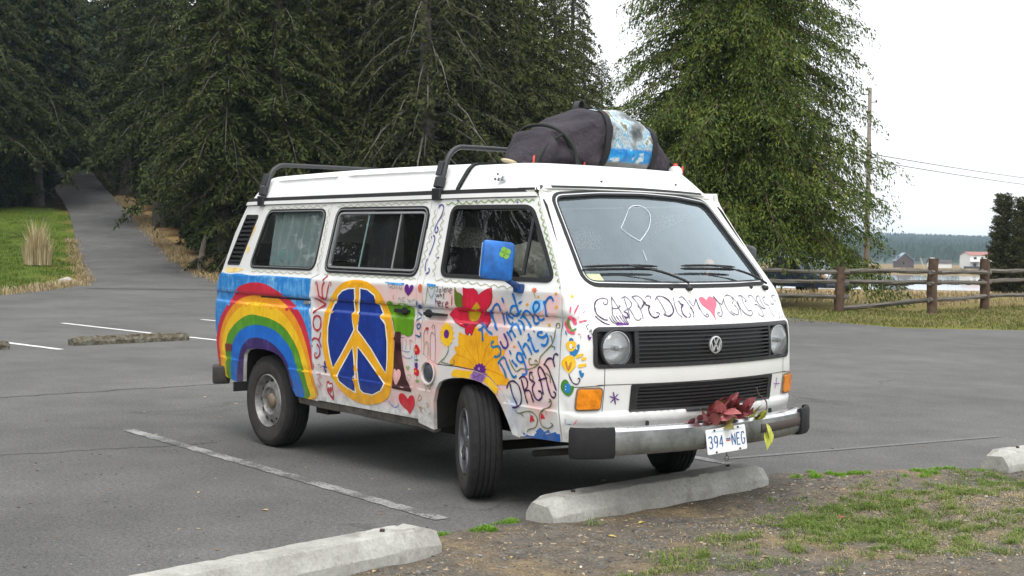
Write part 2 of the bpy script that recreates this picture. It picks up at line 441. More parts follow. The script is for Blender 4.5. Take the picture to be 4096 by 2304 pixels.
a1 = noise(m, P, 1.5, 5, .6); a2 = noise(m, P, 9.0, 6, .7); a3 = noise(m, P, 70.0, 5, .75)
c = ramp(m, a1, [(.34,(.105,.100,.096)),(.48,(.150,.140,.128)),(.57,(.168,.146,.118)),(.70,(.27,.215,.14))])
c = mixc(m, 1.0, c, ramp(m, a2, [(.28,(.62,.60,.58)),(.72,(1.28,1.24,1.15))]), 'MULTIPLY')
c = mixc(m, 1.0, c, ramp(m, a3, [(.32,(.5,.48,.46)),(.5,(1,1,1)),(.74,(1.9,1.75,1.5))]), 'MULTIPLY')
lk(m, c, b.inputs['Base Color']); lk(m, bumpn(m, math_(m, 'ADD', a3, a2), .9, .015), b.inputs['Normal'])
so = mesh_obj('dirt_verge', sv, sf, m, smooth=True); tag(so, kind='structure')
if so.data.polygons[0].normal.z < 0: so.data.flip_normals()

# blades, straw and chips: far too many to count
def blades(name, spots, mt, hmin, hmax, width, lean, seed, zf, curl=.5, kind='stuff', label=None, cat=None):
    """spots: (x, y, radius, count) clumps of bent three-sided blades"""
    R_ = np.random.default_rng(seed); Vv, Ff = [], []; base = 0
    for (x, y, rad, cnt) in spots:
        ang = R_.uniform(0, 2*np.pi, cnt); rr_ = rad*np.sqrt(R_.uniform(0, 1, cnt)); px = x+rr_*np.cos(ang); py = y+rr_*np.sin(ang)
        for i in range(cnt):
            h = R_.uniform(hmin, hmax)*(1-.5*(rr_[i]/rad)**2); az = R_.uniform(0, 2*np.pi); ln = R_.uniform(.15, 1)*lean*h; z0 = zf(px[i], py[i])-.004
            dx, dy = np.cos(az), np.sin(az); wx, wy = -dy*width*.5, dx*width*.5
            mx_, my_ = px[i]+dx*ln*.35, py[i]+dy*ln*.35; tx, ty = px[i]+dx*ln, py[i]+dy*ln
            Vv += [(px[i]-wx, py[i]-wy, z0), (px[i]+wx, py[i]+wy, z0), (mx_+wx*.8, my_+wy*.8, z0+h*.62), (mx_-wx*.8, my_-wy*.8, z0+h*.62), (tx, ty, z0+h*(1-curl*lean*.3))]
            Ff += [(base, base+1, base+2, base+3), (base+3, base+2, base+4)]; base += 5
    o = mesh_obj(name, Vv, Ff, mt); tag(o, label, cat, kind=kind); return o
def leafmat(name, stops, rough=.7, spec=.25, trans=.0, nsc=.55, nw=.55, iw=.6):
    m, b = blank(name, rough, spec); gi = N(m, 'ShaderNodeNewGeometry'); tc = N(m, 'ShaderNodeTexCoord')
    r = math_(m, 'ADD', math_(m, 'MULTIPLY', gi.outputs['Random Per Island'], iw), math_(m, 'MULTIPLY', noise(m, tc.outputs['Object'], nsc, 3), nw))
    lk(m, ramp(m, r, stops), b.inputs['Base Color'])
    if trans:
        tr = N(m, 'ShaderNodeBsdfTranslucent'); lk(m, ramp(m, r, stops), tr.inputs['Color'])
        mxs = N(m, 'ShaderNodeMixShader'); mxs.inputs[0].default_value = trans
        lk(m, b.outputs[0], mxs.inputs[1]); lk(m, tr.outputs[0], mxs.inputs[2]); lk(m, mxs.outputs[0], m.node_tree.nodes['Material Output'].inputs['Surface'])
    return m
GR = leafmat('grass_green', [(.2,(.065,.12,.02)),(.5,(.12,.19,.03)),(.75,(.19,.25,.05)),(.95,(.32,.29,.13))], trans=.2)
GRB = leafmat('grass_bright', [(.2,(.10,.22,.015)),(.5,(.15,.32,.02)),(.85,(.20,.36,.05))], trans=.25)
STR = leafmat('straw', [(.2,(.20,.14,.07)),(.5,(.33,.25,.13)),(.85,(.47,.39,.24))], trans=.1)
rg = random.Random(11)
spots = []
def clump(cx, cy, sx, sy, n, cnt, r=.09):
    for _ in range(n): spots.append((rg.gauss(cx, sx), rg.gauss(cy, sy), rg.uniform(.4,1)*r, cnt))
clump(1.75,.25,.16,.28,50,70); clump(1.62,1.0,.14,.35,56,70); clump(1.62,1.75,.15,.3,34,60); clump(1.7,2.4,.2,.3,30,60); clump(2.05,.1,.18,.3,50,70); clump(2.4,.8,.25,.4,50,70); clump(2.3,.35,.2,.4,26,55)
clump(1.85,-1.05,.09,.2,16,50); clump(1.75,-.45,.08,.25,16,50); clump(1.5,.55,.08,.2,12,45); clump(2.1,-.7,.12,.25,16,50); clump(1.2,1.6,.12,.5,14,40); clump(1.4,3.0,.2,.5,20,50); clump(2.2,1.2,.25,.5,22,55)
spots = [s_ for s_ in spots if s_[0]-itp([(p[1], p[0]) for p in near_edge], s_[1]) > .1]
blades('verge_grass', spots, GR, .014, .055, .0040, 1.9, 1, soil_h, label='patchy green grass growing in the dry soil', cat='grass')
spots = []
clump(.72,1.42,.05,.10,9,90,.06); clump(.80,1.62,.04,.07,6,80,.05); clump(.98,2.28,.05,.12,8,70,.06); clump(1.08,2.05,.05,.16,7,60,.05); clump(1.28,2.75,.05,.12,7,70,.06); clump(.76,-1.36,.03,.05,5,90,.05); clump(.70,-1.20,.03,.05,4,60,.05); clump(.70,-1.62,.03,.04,3,60,.04)
blades('verge_moss_grass', spots, GRB, .014, .042, .0045, .9, 2, soil_h, label='bright short grass tufts along the asphalt edge', cat='grass')
spots = [(rg.uniform(.7,2.9), rg.uniform(-4.2,3.4), rg.uniform(.05,.2), rg.randint(8,26)) for _ in range(420)]+[(rg.gauss(1.9,.4), rg.gauss(1.0,.9), rg.uniform(.06,.2), rg.randint(20,50)) for _ in range(620)]
spots = [s_ for s_ in spots if s_[0]-itp([(p[1], p[0]) for p in near_edge], s_[1]) > .12 and not (s_[0] < 1.5 and rg.random() < .45)]
blades('dry_straw', spots, STR, .005, .024, .0034, 4.0, 3, soil_h, label='dry straw scattered over the soil', cat='straw')
# wood chips, shell bits and gravel
def bits(name, n, mt, smin, smax, seed, flat, label, cat, xr=(.62,2.8), yr=(-4,3.2), zf=soil_h, off=.14):
    R_ = random.Random(seed); bm = bmesh.new()
    for _ in range(n):
        x, y = R_.uniform(*xr), R_.uniform(*yr)
        if x-itp([(p[1], p[0]) for p in near_edge], y) < off: continue
        s = R_.uniform(smin, smax); L_ = s*R_.uniform(1, 2.6); rot = Matrix.Rotation(R_.uniform(0, 6.28), 3, 'Z') @ Matrix.Rotation(R_.uniform(-.35,.35), 3, 'X')
        vs4 = box(bm, (x, y, zf(x, y)+s*flat*.3), (L_, s, s*flat), rot)
        for v in vs4: v.co += Vector((R_.uniform(-.15,.15)*s, R_.uniform(-.15,.15)*s, 0))
    o = bm_obj(name, bm, mt); tag(o, label, cat, kind='stuff'); return o
CHIP = leafmat('wood_chip', [(.2,(.11,.075,.05)),(.5,(.20,.14,.085)),(.85,(.42,.33,.22))])
bits('wood_chips', 2600, CHIP, .004, .013, 21, .3, 'small brown bark chips strewn over the soil', 'wood chips')
SHELL = mat('shell_white', (.72,.70,.66), .6, var=.1)
bits('shell_bits', 70, SHELL, .004, .010, 22, .5, 'white crushed shell bits scattered on the soil', 'shell bits')
GRAV = leafmat('gravel', [(.2,(.06,.06,.062)),(.5,(.12,.12,.12)),(.85,(.26,.25,.24))])
bits('gravel', 2600, GRAV, .004, .011, 23, .75, 'fine grey gravel in the soil', 'gravel')
bits('road_grit', 260, GRAV, .003, .009, 24, .75, 'loose grit on the asphalt', 'gravel', xr=(-3,.6), yr=(-5,-1.0), zf=lambda x, y: .0, off=-9)

bits('lot_litter', 170, CHIP, .006, .016, 25, .25, 'dry leaf and bark scraps blown over the asphalt', 'litter', xr=(-6,.7), yr=(-7,3.5), zf=lambda x, y: .001, off=-9)
# ------------------------------------------------------------------ fallen leaves and litter
def leaf_mesh(L_, w, bend=.15):
    n = 5; v = []; f = []
    for i in range(n+1):
        t = i/n; ww = w*math.sin(math.pi*min(1, t**.8))*.5+.0004; z = L_*bend*(math.sin(math.pi*t))
        v += [(L_*t, -ww, z*.6), (L_*t, 0, z*.35), (L_*t, ww, z*.7)]
    for i in range(n): a = i*3; f += [(a, a+1, a+4, a+3), (a+1, a+2, a+5, a+4)]
    return v, f
LEAFY = mat('leaf_yellow', (.52,.40,.10), .6, var=.25, vscale=60); LEAFR = mat('petal_red', (.45,.03,.04), .6, var=.2, vscale=60); LEAFB = mat('leaf_tan', (.38,.27,.13), .7, var=.3, vscale=60)
def ground_leaf(x, y, L_, w, rz, mt, z, label, cat='leaf', group=None):
    v, f = leaf_mesh(L_, w); o = mesh_obj('fallen_leaf', v, f, mt, smooth=True); o.location = (x, y, z+.002); o.rotation_euler = (0, 0, rz); tag(o, label, cat, group)
ground_leaf(-.42,-2.02,.045,.028,.5,LEAFB,.001,'single tan leaf lying on the asphalt beside the near parking line')
ground_leaf(1.62,.42,.05,.035,1.2,LEAFR,soil_h(1.62,.42),'small red petal lying on the dry soil')
for x, y, rz in [(1.22,-.95,.3),(1.12,-.62,1.9)]:
    ground_leaf(x, y, .06,.022,rz,LEAFY,soil_h(x,y),'yellow leaf on the soil beside the concrete stop','leaf','yellow leaves by the stop')
for k in range(12):
    x, y = rg.uniform(.85,2.2), rg.uniform(-2.6,1.4)
    ground_leaf(x, y, rg.uniform(.035,.06), rg.uniform(.012,.02), rg.uniform(0,6.3), LEAFB, soil_h(x, y), 'curled dry tan leaf lying on the soil', 'leaf', 'dry leaves on the soil')

# ------------------------------------------------------------------ concrete wheel stops
m, b = blank('stop_concrete', .9, .2); tc = N(m, 'ShaderNodeTexCoord'); P = tc.outputs['Object']
c1 = noise(m, P, 3.2, 7, .65); c2 = noise(m, P, 60.0, 5, .7)
c = ramp(m, c1, [(.3,(.27,.262,.24)),(.5,(.36,.352,.325)),(.7,(.46,.452,.425))])
c = mixc(m, 1.0, c, ramp(m, c2, [(.3,(.78,.78,.77)),(.7,(1.14,1.14,1.13))]), 'MULTIPLY')
st = noise(m, P, 9.0, 3, .5); c = mixc(m, maprange(m, st, .56, .70, 0, .5), c, (.16,.15,.125)); c = mixc(m, maprange(m, noise(m, P, 26.0, 4, .7), .64, .72, 0, .6), c, (.10,.095,.085))
lk(m, c, b.inputs['Base Color']); lk(m, bumpn(m, c2, .35, .004), b.inputs['Normal']); CONC = m
m, b = blank('mossy_stone', .95, .1); tc = N(m, 'ShaderNodeTexCoord'); P = tc.outputs['Object']
c1 = noise(m, P, 12.0, 6, .7); lk(m, ramp(m, c1, [(.3,(.055,.042,.03)),(.5,(.12,.105,.075)),(.62,(.19,.19,.155)),(.75,(.085,.10,.04))]), b.inputs['Base Color']); lk(m, bumpn(m, c1, 1.0, .03), b.inputs['Normal']); MOSS = m
PIN = mat('rusty_pin', (.07,.05,.04), .8, metal=.4)
def wheel_stop(p0, p1, width, h, mt, label, group, seed=0, rough=0.0, pins=True, z=0.0):
    """precast bar with chamfered shoulders and sloped ends"""
    p0, p1 = Vector((*p0, 0)), Vector((*p1, 0)); L_ = (p1-p0).length; d = (p1-p0)/L_
    root = empty('wheel_stop', ((p0+p1)/2)+Vector((0,0,z))); root.rotation_euler = (0, 0, math.atan2(d.y, d.x)); tag(root, label, 'wheel stop', group)
    R_ = random.Random(seed); bm = bmesh.new(); n = 44; rings = []
    prof = [(-.5,0),(-.5,.44),(-.485,.50),(-.30,.965),(-.26,1.0),(.26,1.0),(.30,.965),(.485,.50),(.5,.44),(.5,0)]
    for i in range(n+1):
        t = i/n; x = -L_/2+L_*t; e = min(t, 1-t)*L_
        k = .82+.18*sst(0, .09, e); hh = h*(.80+.20*sst(0, .10, e))
        ring = []
        for j, (yy, zz) in enumerate(prof):
            chip = (.012 if (R_.random() < .06 and j in (3,4,5,6)) else 0)
            ring.append(bm.verts.new((x+R_.uniform(-1,1)*rough, yy*width*k*(1-.0*zz)+R_.uniform(-1,1)*rough+.0012*R_.uniform(-1,1), zz*hh-chip+R_.uniform(-1,1)*rough*(zz > 0)-(0.012 if zz == 0 else 0))))
        rings.append(ring)
    for A, B in zip(rings, rings[1:]):
        for j in range(len(prof)-1): bm.faces.new((A[j], A[j+1], B[j+1], B[j]))
    bm.faces.new(rings[0][::-1]); bm.faces.new(rings[-1])
    bm_obj('concrete_bar', bm, mt, root, smooth=True, angle=18)
    if pins:
        for s in (-.36, .36):
            bm = bmesh.new(); lathe(bm, [(.0,h+.012),(.012,h+.012),(.013,h-.01),(0,h-.01)], 10, 'z', (s*L_, .01, 0)); bm_obj('anchor_pin', bm, PIN, root)
    return root
wheel_stop((.775,-1.02),(.655,.86),.26,.145,CONC,'grey concrete wheel stop under the front bumper of the painted van','precast wheel stops',1,.0016)
wheel_stop((.93,-1.86),(1.20,-3.95),.25,.145,CONC,'pale concrete wheel stop at the end of the empty bay beside the van','precast wheel stops',2,.0016)
wheel_stop((1.28,2.58),(1.42,4.5),.26,.145,CONC,'concrete wheel stop standing in grass beyond the van','precast wheel stops',3,.0016)
wheel_stop((-12.25,1.36),(-12.5,3.22),.22,.115,MOSS,'low mossy stone kerb bar lying across the lot behind the van','mossy bars behind the van',4,.012,False)
wheel_stop((-12.0,-1.1),(-12.1,.42),.22,.115,MOSS,'mossy stone kerb bar beside the fresh white line','mossy bars behind the van',5,.012,False)
# ------------------------------------------------------------------ the camper van: surfaces of its body
YZ=[(.28,.872),(.40,.892),(.59,.916),(.60,.9195),(1.01,.921),(1.235,.921),(1.27,.906),(1.775,.80),(2.3,.69)]
def half_width(x,z):
    y=itp(YZ,z)
    y-=.006*(sst(.596,.606,z)-sst(.606,.66,z))          # lower swage
    y-=.013*(sst(1.022,1.045,z)-sst(1.100,1.108,z))     # recessed band under the belt
    tp=itp([(.7,0),(1.25,.042),(1.77,.085)],z)
    y-=tp*sst(-.25,1.0,x)*1.15
    y-=.055*max(0,(-2.55-x)/.65)**2                      # rear taper
    return y
XC=[(.30,1.00),(.42,1.03),(.60,1.05),(.75,1.068),(.94,1.068),(1.05,1.056),(1.07,1.045),(1.275,.925),(1.78,.472),(2.0,.30)]
BOW=.21
U1T=[(.4,.80),(1.05,.80),(1.286,.735),(1.78,.64)]
XS=[(.4,.806),(1.18,.778),(1.225,.772),(1.77,.408)]
LC=.20
def front_xc(z): return itp(XC,z)
def front(u,z):
    """front skin: u metres across from the middle, wraps round the corner to the door seam at |u|=U1+LC"""
    s=-1 if u<0 else 1; a=abs(u); U1=itp(U1T,z)
    xc=front_xc(z)
    if a<=U1: return (xc-BOW*a*a, u, z)
    t=(a-U1)/LC
    x0=xc-BOW*U1*U1; y0=U1; dx,dy=-2*BOW*U1,1.
    xe=itp(XS,z); ye=half_width(xe,z)
    k=.62*max(.04,min(ye-y0,.14)); k2=.6*max(.03,x0-xe)
    p1=(x0+k*dx,y0+k*dy); p2=(xe+k2,ye-k2*(half_width(xe,z)-half_width(xe+.05,z))/.05)
    b0,b1,b2,b3=(1-t)**3,3*t*(1-t)**2,3*t*t*(1-t),t**3
    return (b0*x0+b1*p1[0]+b2*p2[0]+b3*xe, s*(b0*y0+b1*p1[1]+b2*p2[1]+b3*ye), z)
def sidefn(sg): return lambda x, z: (x, sg*half_width(x, z), z)
def sideout(sg): return lambda x, z: (0, sg, 0)
frontout = lambda u, z: (1, .35*u, .25)

def densify(pts, s):
    o = []
    for (a, b_), (c_, d) in zip(pts, pts[1:]):
        n = max(1, int(math.hypot(c_-a, d-b_)/s)); o += [(a+(c_-a)*i/n, b_+(d-b_)*i/n) for i in range(n)]
    o.append(pts[-1]); return o
def ribbon(name, pts, w, fn, outv, mt, par, off):
    v, f, nn = [], [], []
    n = len(pts)
    for i in range(n):
        a, c_ = Vector(pts[max(i-1,0)]), Vector(pts[min(i+1,n-1)]); d = (c_-a).normalized() if (c_-a).length > 0 else Vector((1,0)); nrm = Vector((-d.y, d.x))
        ww = w/2*(1 if 0 < i < n-1 else .55)
        for s in (1, -1):
            u, z = pts[i][0]+nrm.x*ww*s, pts[i][1]+nrm.y*ww*s; nv = surf_normal(fn, u, z)
            if nv.dot(Vector(outv(u, z))) < 0: nv = -nv
            v.append(tuple(Vector(fn(u, z))+nv*off)); nn.append(tuple(nv))
    f = [(2*i, 2*i+1, 2*i+3, 2*i+2) for i in range(n-1)]
    return mesh_obj(name, v, f, mt, par, normals=nn)
m, b = blank('van_white', .32, .5); b.inputs['Coat Weight'].default_value = .25; b.inputs['Coat Roughness'].default_value = .15
tc = N(m, 'ShaderNodeTexCoord'); P = tc.outputs['Object']; sx = N(m, 'ShaderNodeSeparateXYZ'); lk(m, P, sx.inputs[0])
base = ramp(m, noise(m, P, 2.5, 6, .6), [(.3,(.70,.70,.675)),(.7,(.80,.80,.785))])
# airbrushed pink, cream and blue-grey washes between the belt and the sill, on the right-hand doors only
zm = math_(m, 'MULTIPLY', maprange(m, sx.outputs['Z'], .44, .50), maprange(m, sx.outputs['Z'], 1.235, 1.215))
xm = math_(m, 'MULTIPLY', maprange(m, sx.outputs['X'], -1.78, -1.7), maprange(m, sx.outputs['X'], .80, .74))
ym = maprange(m, sx.outputs['Y'], -.80, -.85)
msk = math_(m, 'MULTIPLY', math_(m, 'MULTIPLY', zm, xm), ym)
wash = ramp(m, noise(m, P, 3.4, 2, .5), [(.30,(.46,.52,.62)),(.40,(.62,.61,.60)),(.47,(.66,.61,.57)),(.55,(.76,.50,.46)),(.64,(.74,.55,.58)),(.75,(.66,.62,.50))])
base = mixc(m, msk, base, wash)
# road grime low down and drips under seams
gr = noise(m, P, 14.0, 6, .7); lowm = maprange(m, sx.outputs['Z'], .60, .40, 0, .75)
base = mixc(m, math_(m, 'MULTIPLY', lowm, maprange(m, gr, .38, .66)), base, (.20,.17,.13))
base = mixc(m, maprange(m, noise(m, P, 38.0, 4, .7), .66, .76, 0, .35), base, (.46,.43,.38))
lk(m, base, b.inputs['Base Color']); VW = m
FIB = mat('roof_fibreglass', (.74,.745,.73), .55, var=.07, vscale=5, bump=.12, bscale=160)
BLK = mat('black_plastic', (.018,.018,.020), .48, var=.3, vscale=30)
RUB = mat('black_rubber', (.012,.012,.013), .7)
ALU = mat('window_trim', (.62,.63,.64), .35, metal=.8)
CHR = mat('worn_chrome', (.62,.63,.64), .22, metal=1.0, var=.25, vscale=18)
DARK = mat('cabin_dark', (.012,.012,.013), .9)
UND = mat('underbody', (.018,.016,.014), .95, var=.4, vscale=8)
def glass(name, tint, dust_sheen, dcol=(.5,.52,.55), rough=.02, ior=1.5, fm=1.7, gcol=(1,1,1)):
    m = bpy.data.materials.new(name); m.use_nodes = True; m.node_tree.nodes.clear(); MATS[name] = m
    o = N(m, 'ShaderNodeOutputMaterial'); tr = N(m, 'ShaderNodeBsdfTransparent', Color=(*tint, 1)); gl = N(m, 'ShaderNodeBsdfGlossy', Roughness=rough, Color=(*gcol, 1)); fr = N(m, 'ShaderNodeFresnel', IOR=ior)
    df = N(m, 'ShaderNodeBsdfDiffuse', Color=(*dcol, 1)); m1 = N(m, 'ShaderNodeMixShader'); m2 = N(m, 'ShaderNodeMixShader')
    f = math_(m, 'MINIMUM', math_(m, 'MULTIPLY', fr.outputs[0], fm), 1.0)
    tc = N(m, 'ShaderNodeTexCoord'); d = maprange(m, noise(m, tc.outputs['Object'], 6.0, 6, .7), .3, .7, dust_sheen*.6, dust_sheen*1.4)
    lk(m, d, m1.inputs[0]); lk(m, tr.outputs[0], m1.inputs[1]); lk(m, df.outputs[0], m1.inputs[2])
    lk(m, f, m2.inputs[0]); lk(m, m1.outputs[0], m2.inputs[1]); lk(m, gl.outputs[0], m2.inputs[2]); lk(m, m2.outputs[0], o.inputs['Surface']); return m
GLS = glass('side_glass', (.93,.96,.95), .010, rough=.005, fm=1.0)
GLW = glass('windscreen_glass', (.94,.97,.98), .075, (.56,.67,.73), .012, 1.6, 2.3, (.80,.93,1.0))  # pale blue diffuse layer paints the sky's sheen into the windscreen

van = empty('camper_van', (0,0,0)); tag(van, 'white camper van hand-painted with rainbow, peace sign, flowers and lettering', 'van')

# --- panel outlines on the flank, in metres ahead of the front axle and above the ground
ARCH_R = [(-2.809,.424),(-2.772,.55),(-2.739,.655),(-2.688,.690),(-2.581,.708),(-2.44,.712),(-2.310,.703),(-2.215,.684),(-2.153,.652),(-2.091,.584),(-2.062,.475),(-2.008,.411)]
ARCH_F = [(-.372,.365),(-.351,.536),(-.323,.613),(-.283,.660),(-.225,.686),(-.154,.700),(-.053,.709),(.046,.708),(.125,.698),(.192,.679),(.256,.642),(.307,.588),(.353,.505),(.389,.428)]
REAR = [(-3.10,.443),(-3.23,.463),(-3.29,.52),(-3.33,.64),(-3.365,.77),(-3.385,.90),(-3.375,1.06),(-3.345,1.14),(-3.29,1.21),(-3.245,1.273),(-3.205,1.36),(-3.115,1.557),(-2.965,1.758)]
TOP = 1.758
def dn(poly, s=.05):
    o = []
    for (a, b_), (c_, d) in zip(poly, poly[1:]+poly[:1]):
        n = max(1, int(math.hypot(c_-a, d-b_)/s)); o += [(a+(c_-a)*i/n, b_+(d-b_)*i/n) for i in range(n)]
    return o
quarter = REAR+[(-1.705,TOP),(-1.705,1.275),(-1.787,1.245),(-1.778,1.0),(-1.757,.69),(-1.722,.405)]+ARCH_R[::-1]
G_ = .006
slide = [(-1.705+G_,TOP),(-.535,TOP),(-.530,1.0),(-.545,.72),(-.533,.415),(-1.722+G_,.412),(-1.757+G_,.69),(-1.778+G_,1.0),(-1.787+G_,1.241),(-1.705+G_,1.271)]
DS_ = [(-.462,.826),(-.309,.772),(-.12,.774),(.06,.767),(.13,.757),(.207,.738),(.30,.680),(.382,.602),(.43,.50),(.455,.428)]
pillar = [(-.535+G_,TOP),(-.456-G_,TOP),(-.462-G_,1.0),(-.468,.826)]+[(x, z-G_) for x, z in DS_[1:]]+[(.448,.418)]+ARCH_F[::-1]+[(-.528,.392),(-.540,.72),(-.524,1.0)]
front_door = [(-.456,TOP)]+[(itp(XS, z)-.003, z) for z in (TOP,1.6,1.45,1.3,1.225,1.1,.9,.7,.55,.437)]+DS_[::-1]+[(-.462,1.0)]
W_REAR = roundpoly([(-2.567,1.716),(-1.758,1.713),(-1.778,1.304),(-2.705,1.303)], .07)
W_MID = roundpoly([(-1.607,1.718),(-.540,1.712),(-.552,1.293),(-1.637,1.296)], .07)
W_FRONT = roundpoly([(-.307,1.712),(.383,1.706),(.682,1.293),(-.302,1.300)], [.06,.06,.07,.06])
LOUV = roundpoly([(-2.934,1.686),(-2.726,1.683),(-2.898,1.318),(-3.145,1.317)], .015)
UX = [round(-3.4+.055*i, 4) for i in range(80)]
VZ = [.38,.41,.45,.5,.55,.588,.594,.598,.602,.606,.615,.63,.66,.70,.75,.80,.85,.90,.95,1.0,1.018,1.024,1.029,1.034,1.039,1.045,1.06,1.08,1.096,1.100,1.103,1.106,1.109,1.13,1.16,1.20,1.228,1.236,1.247,1.26,1.27,1.30,1.38,1.46,1.54,1.62,1.70,1.74]
PANELS = [('rear_quarter_panel', quarter, [W_REAR, LOUV]), ('sliding_door', slide, [W_MID]), ('front_wing_panel', pillar, []), ('front_door', front_door, [W_FRONT])]
panel_obj = {}
for sg in (-1, 1):
    for nm, ol, ho in PANELS:
        V, T = fill2d(dn(ol), [dn(h, .04) for h in ho], UX, VZ)
        o = sheet(nm, V, T, sidefn(sg), sideout(sg), VW, van, 0, .025); panel_obj[(nm, sg)] = o
    # sill strip, rain gutter, roof seal
    V, T = fill2d(dn([(-2.0,.41),(-1.72,.403),(-.53,.413),(-.375,.39),(-.38,.345),(-.53,.362),(-1.72,.358),(-1.99,.365)]), [], UX, [.36,.38,.4])
    sheet('sill', V, T, sidefn(sg), sideout(sg), mat('grimy_sill', (.075,.065,.055), .9, var=.5, vscale=12), van, -.006, .05)
    for nm, z0, z1, off, mt in (('rain_gutter', 1.762, 1.786, .014, VW), ('roof_seal', 1.788, 1.814, .006, RUB)):
        V, T = fill2d(dn([(-2.965 if z0 < 1.78 else -2.90, z0), (.405, z0), (.39, z1), (-2.945 if z0 < 1.78 else -2.88, z1)]), [], UX, [])
        sheet(nm, V, T, sidefn(sg), sideout(sg), mt, van, off, .03)
    for nm, ol in (('side_window', W_REAR), ('side_window', W_MID), ('door_window', W_FRONT)):
        par = panel_obj[({'side_window': 'rear_quarter_panel' if ol is W_REAR else 'sliding_door', 'door_window': 'front_door'}[nm], sg)]
        V, T = fill2d(dn(offset_poly(ol, .004), .04), [], UX[::2], [1.4,1.5,1.6]); pane = sheet(nm, V, T, sidefn(sg), sideout(sg), GLS, par, -.010)
        V, T = fill2d(dn(offset_poly(ol, .010), .04), [dn(offset_poly(ol, -.014), .04)]); sheet('window_seal', V, T, sidefn(sg), sideout(sg), RUB, par, .006, .02)
        if ol is not W_FRONT:
            V, T = fill2d(dn(offset_poly(ol, -.003), .04), [dn(offset_poly(ol, -.008), .04)]); sheet('window_trim', V, T, sidefn(sg), sideout(sg), ALU, par, .0085, .004)
        if ol is W_MID:
            V, T = fill2d(dn(offset_poly(ol, -.024), .04), [dn(offset_poly(ol, -.036), .04)]); sheet('window_trim', V, T, sidefn(sg), sideout(sg), ALU, par, .004, .02)
    # sliding pane edge and quarter-light bar
    for nm, x0, x1, w_, mt, par in (('pane_edge', -.852, -.852, .012, ALU, 'sliding_door'), ('pane_edge', -1.22, -1.235, .012, mat('teal_edge', (.16,.26,.25), .3), 'sliding_door'), ('quarter_light_bar', .405, .415, .020, BLK, 'front_door')):
        V, T = fill2d(dn([(x0-w_/2, 1.685), (x0+w_/2, 1.685), (x1+w_/2, 1.325), (x1-w_/2, 1.325)])); sheet(nm, V, T, sidefn(sg), sideout(sg), mt, panel_obj[(par, sg)], -.003 if nm != 'pane_edge' else -.007, .012)
    # air intake behind the rear side window
    par = panel_obj[('rear_quarter_panel', sg)]
    V, T = fill2d(dn(LOUV, .04)); lou = sheet('air_intake', V, T, sidefn(sg), sideout(sg), DARK, par, -.02)
    for k in range(11):
        z = 1.335+k*.0325; xa = itp([(1.317,-3.145),(1.686,-2.934)], z)+.012; xb = itp([(1.317,-2.898),(1.686,-2.726)], z)-.012
        V, T = fill2d(dn([(xa, z), (xb, z), (xb+.008, z+.016), (xa+.008, z+.016)])); sheet('air_intake_slat', V, T, sidefn(sg), sideout(sg), BLK, par, .002, .018)
    V, T = fill2d(dn(offset_poly(LOUV, .006), .04), [dn(offset_poly(LOUV, -.010), .04)]); sheet('air_intake_frame', V, T, sidefn(sg), sideout(sg), BLK, par, .004, .02)
    # door handles, hinge rail, side marker, wing gap fillers
    for nm, x0, x1, z0, z1, par in (('door_handle', -.43,-.215,1.058,1.078,'front_door'), ('door_handle', -.745,-.60,1.060,1.084,'sliding_door')):
        V, T = fill2d(roundpoly([(x0,z0),(x1,z0+.004),(x1,z1-.004),(x0,z1)], .008), [], UX, []); sheet(nm, V, T, sidefn(sg), sideout(sg), BLK, panel_obj[(par, sg)], .028, .034)
        V, T = fill2d([((x0 if nm == 'x' else (x1-.05 if par == 'sliding_door' else x0+.03))+.026*math.cos(t*.5236), (z0+z1)/2+.026*math.sin(t*.5236)) for t in range(12)]); sheet('handle_boss', V, T, sidefn(sg), sideout(sg), BLK, panel_obj[(par, sg)], .018, .02)
    V, T = fill2d(dn([(-2.5,1.086),(-1.80,1.088),(-1.80,1.099),(-2.5,1.098)])); sheet('door_rail', V, T, sidefn(sg), sideout(sg), RUB, panel_obj[('rear_quarter_panel', sg)], .005, .01)
    V, T = fill2d(roundpoly([(-1.875,1.062),(-1.80,1.066),(-1.80,1.088),(-1.875,1.086)], .008)); sheet('rail_cap', V, T, sidefn(sg), sideout(sg), ALU, panel_obj[('rear_quarter_panel', sg)], .014, .02)
    V, T = fill2d(roundpoly([(-3.09,.655),(-2.965,.662),(-2.962,.716),(-3.10,.709)], .01)); sheet('side_marker_lamp', V, T, sidefn(sg), sideout(sg), mat('dull_red_lens', (.16,.03,.02), .4, var=.3, vscale=30), panel_obj[('rear_quarter_panel', sg)], .012, .02)
    # liners seen through the door gaps
    for pl_ in ([(-1.702,1.75),(-1.702,1.272),(-1.784,1.243),(-1.775,1.0),(-1.754,.69),(-1.72,.42)],[(-.532,1.75),(-.527,1.0),(-.542,.72),(-.53,.42)],[(-.459,1.75),(-.465,1.0),(-.465,.83),(-.31,.769),(.06,.764),(.205,.735),(.38,.60),(.452,.43)],[(itp(XS, z)-.002, z) for z in (1.75,1.5,1.225,.9,.45)]):
        ribbon('door_jamb', densify(pl_, .05), .05, sidefn(sg), sideout(sg), RUB, van, -.028)
# fuel filler on the right flank
par = panel_obj[('front_wing_panel', -1)]; fy = -half_width(-.382,.712)
bm = bmesh.new(); lathe(bm, [(.070,-.008),(.072,-.016),(.064,-.016),(.060,-.004),(.056,.03)], 28, 'y', (-.382, fy-.002, .712)); bm_obj('filler_ring', bm, VW, par, True, angle=40)
bm = bmesh.new(); lathe(bm, [(0,-.002),(.03,-.004),(.045,.006),(.061,.012)], 24, 'y', (-.382, fy-.014, .712)); bm_obj('filler_cap', bm, mat('filler_cap_grey', (.055,.06,.075), .35, var=.4, vscale=25), par, True)

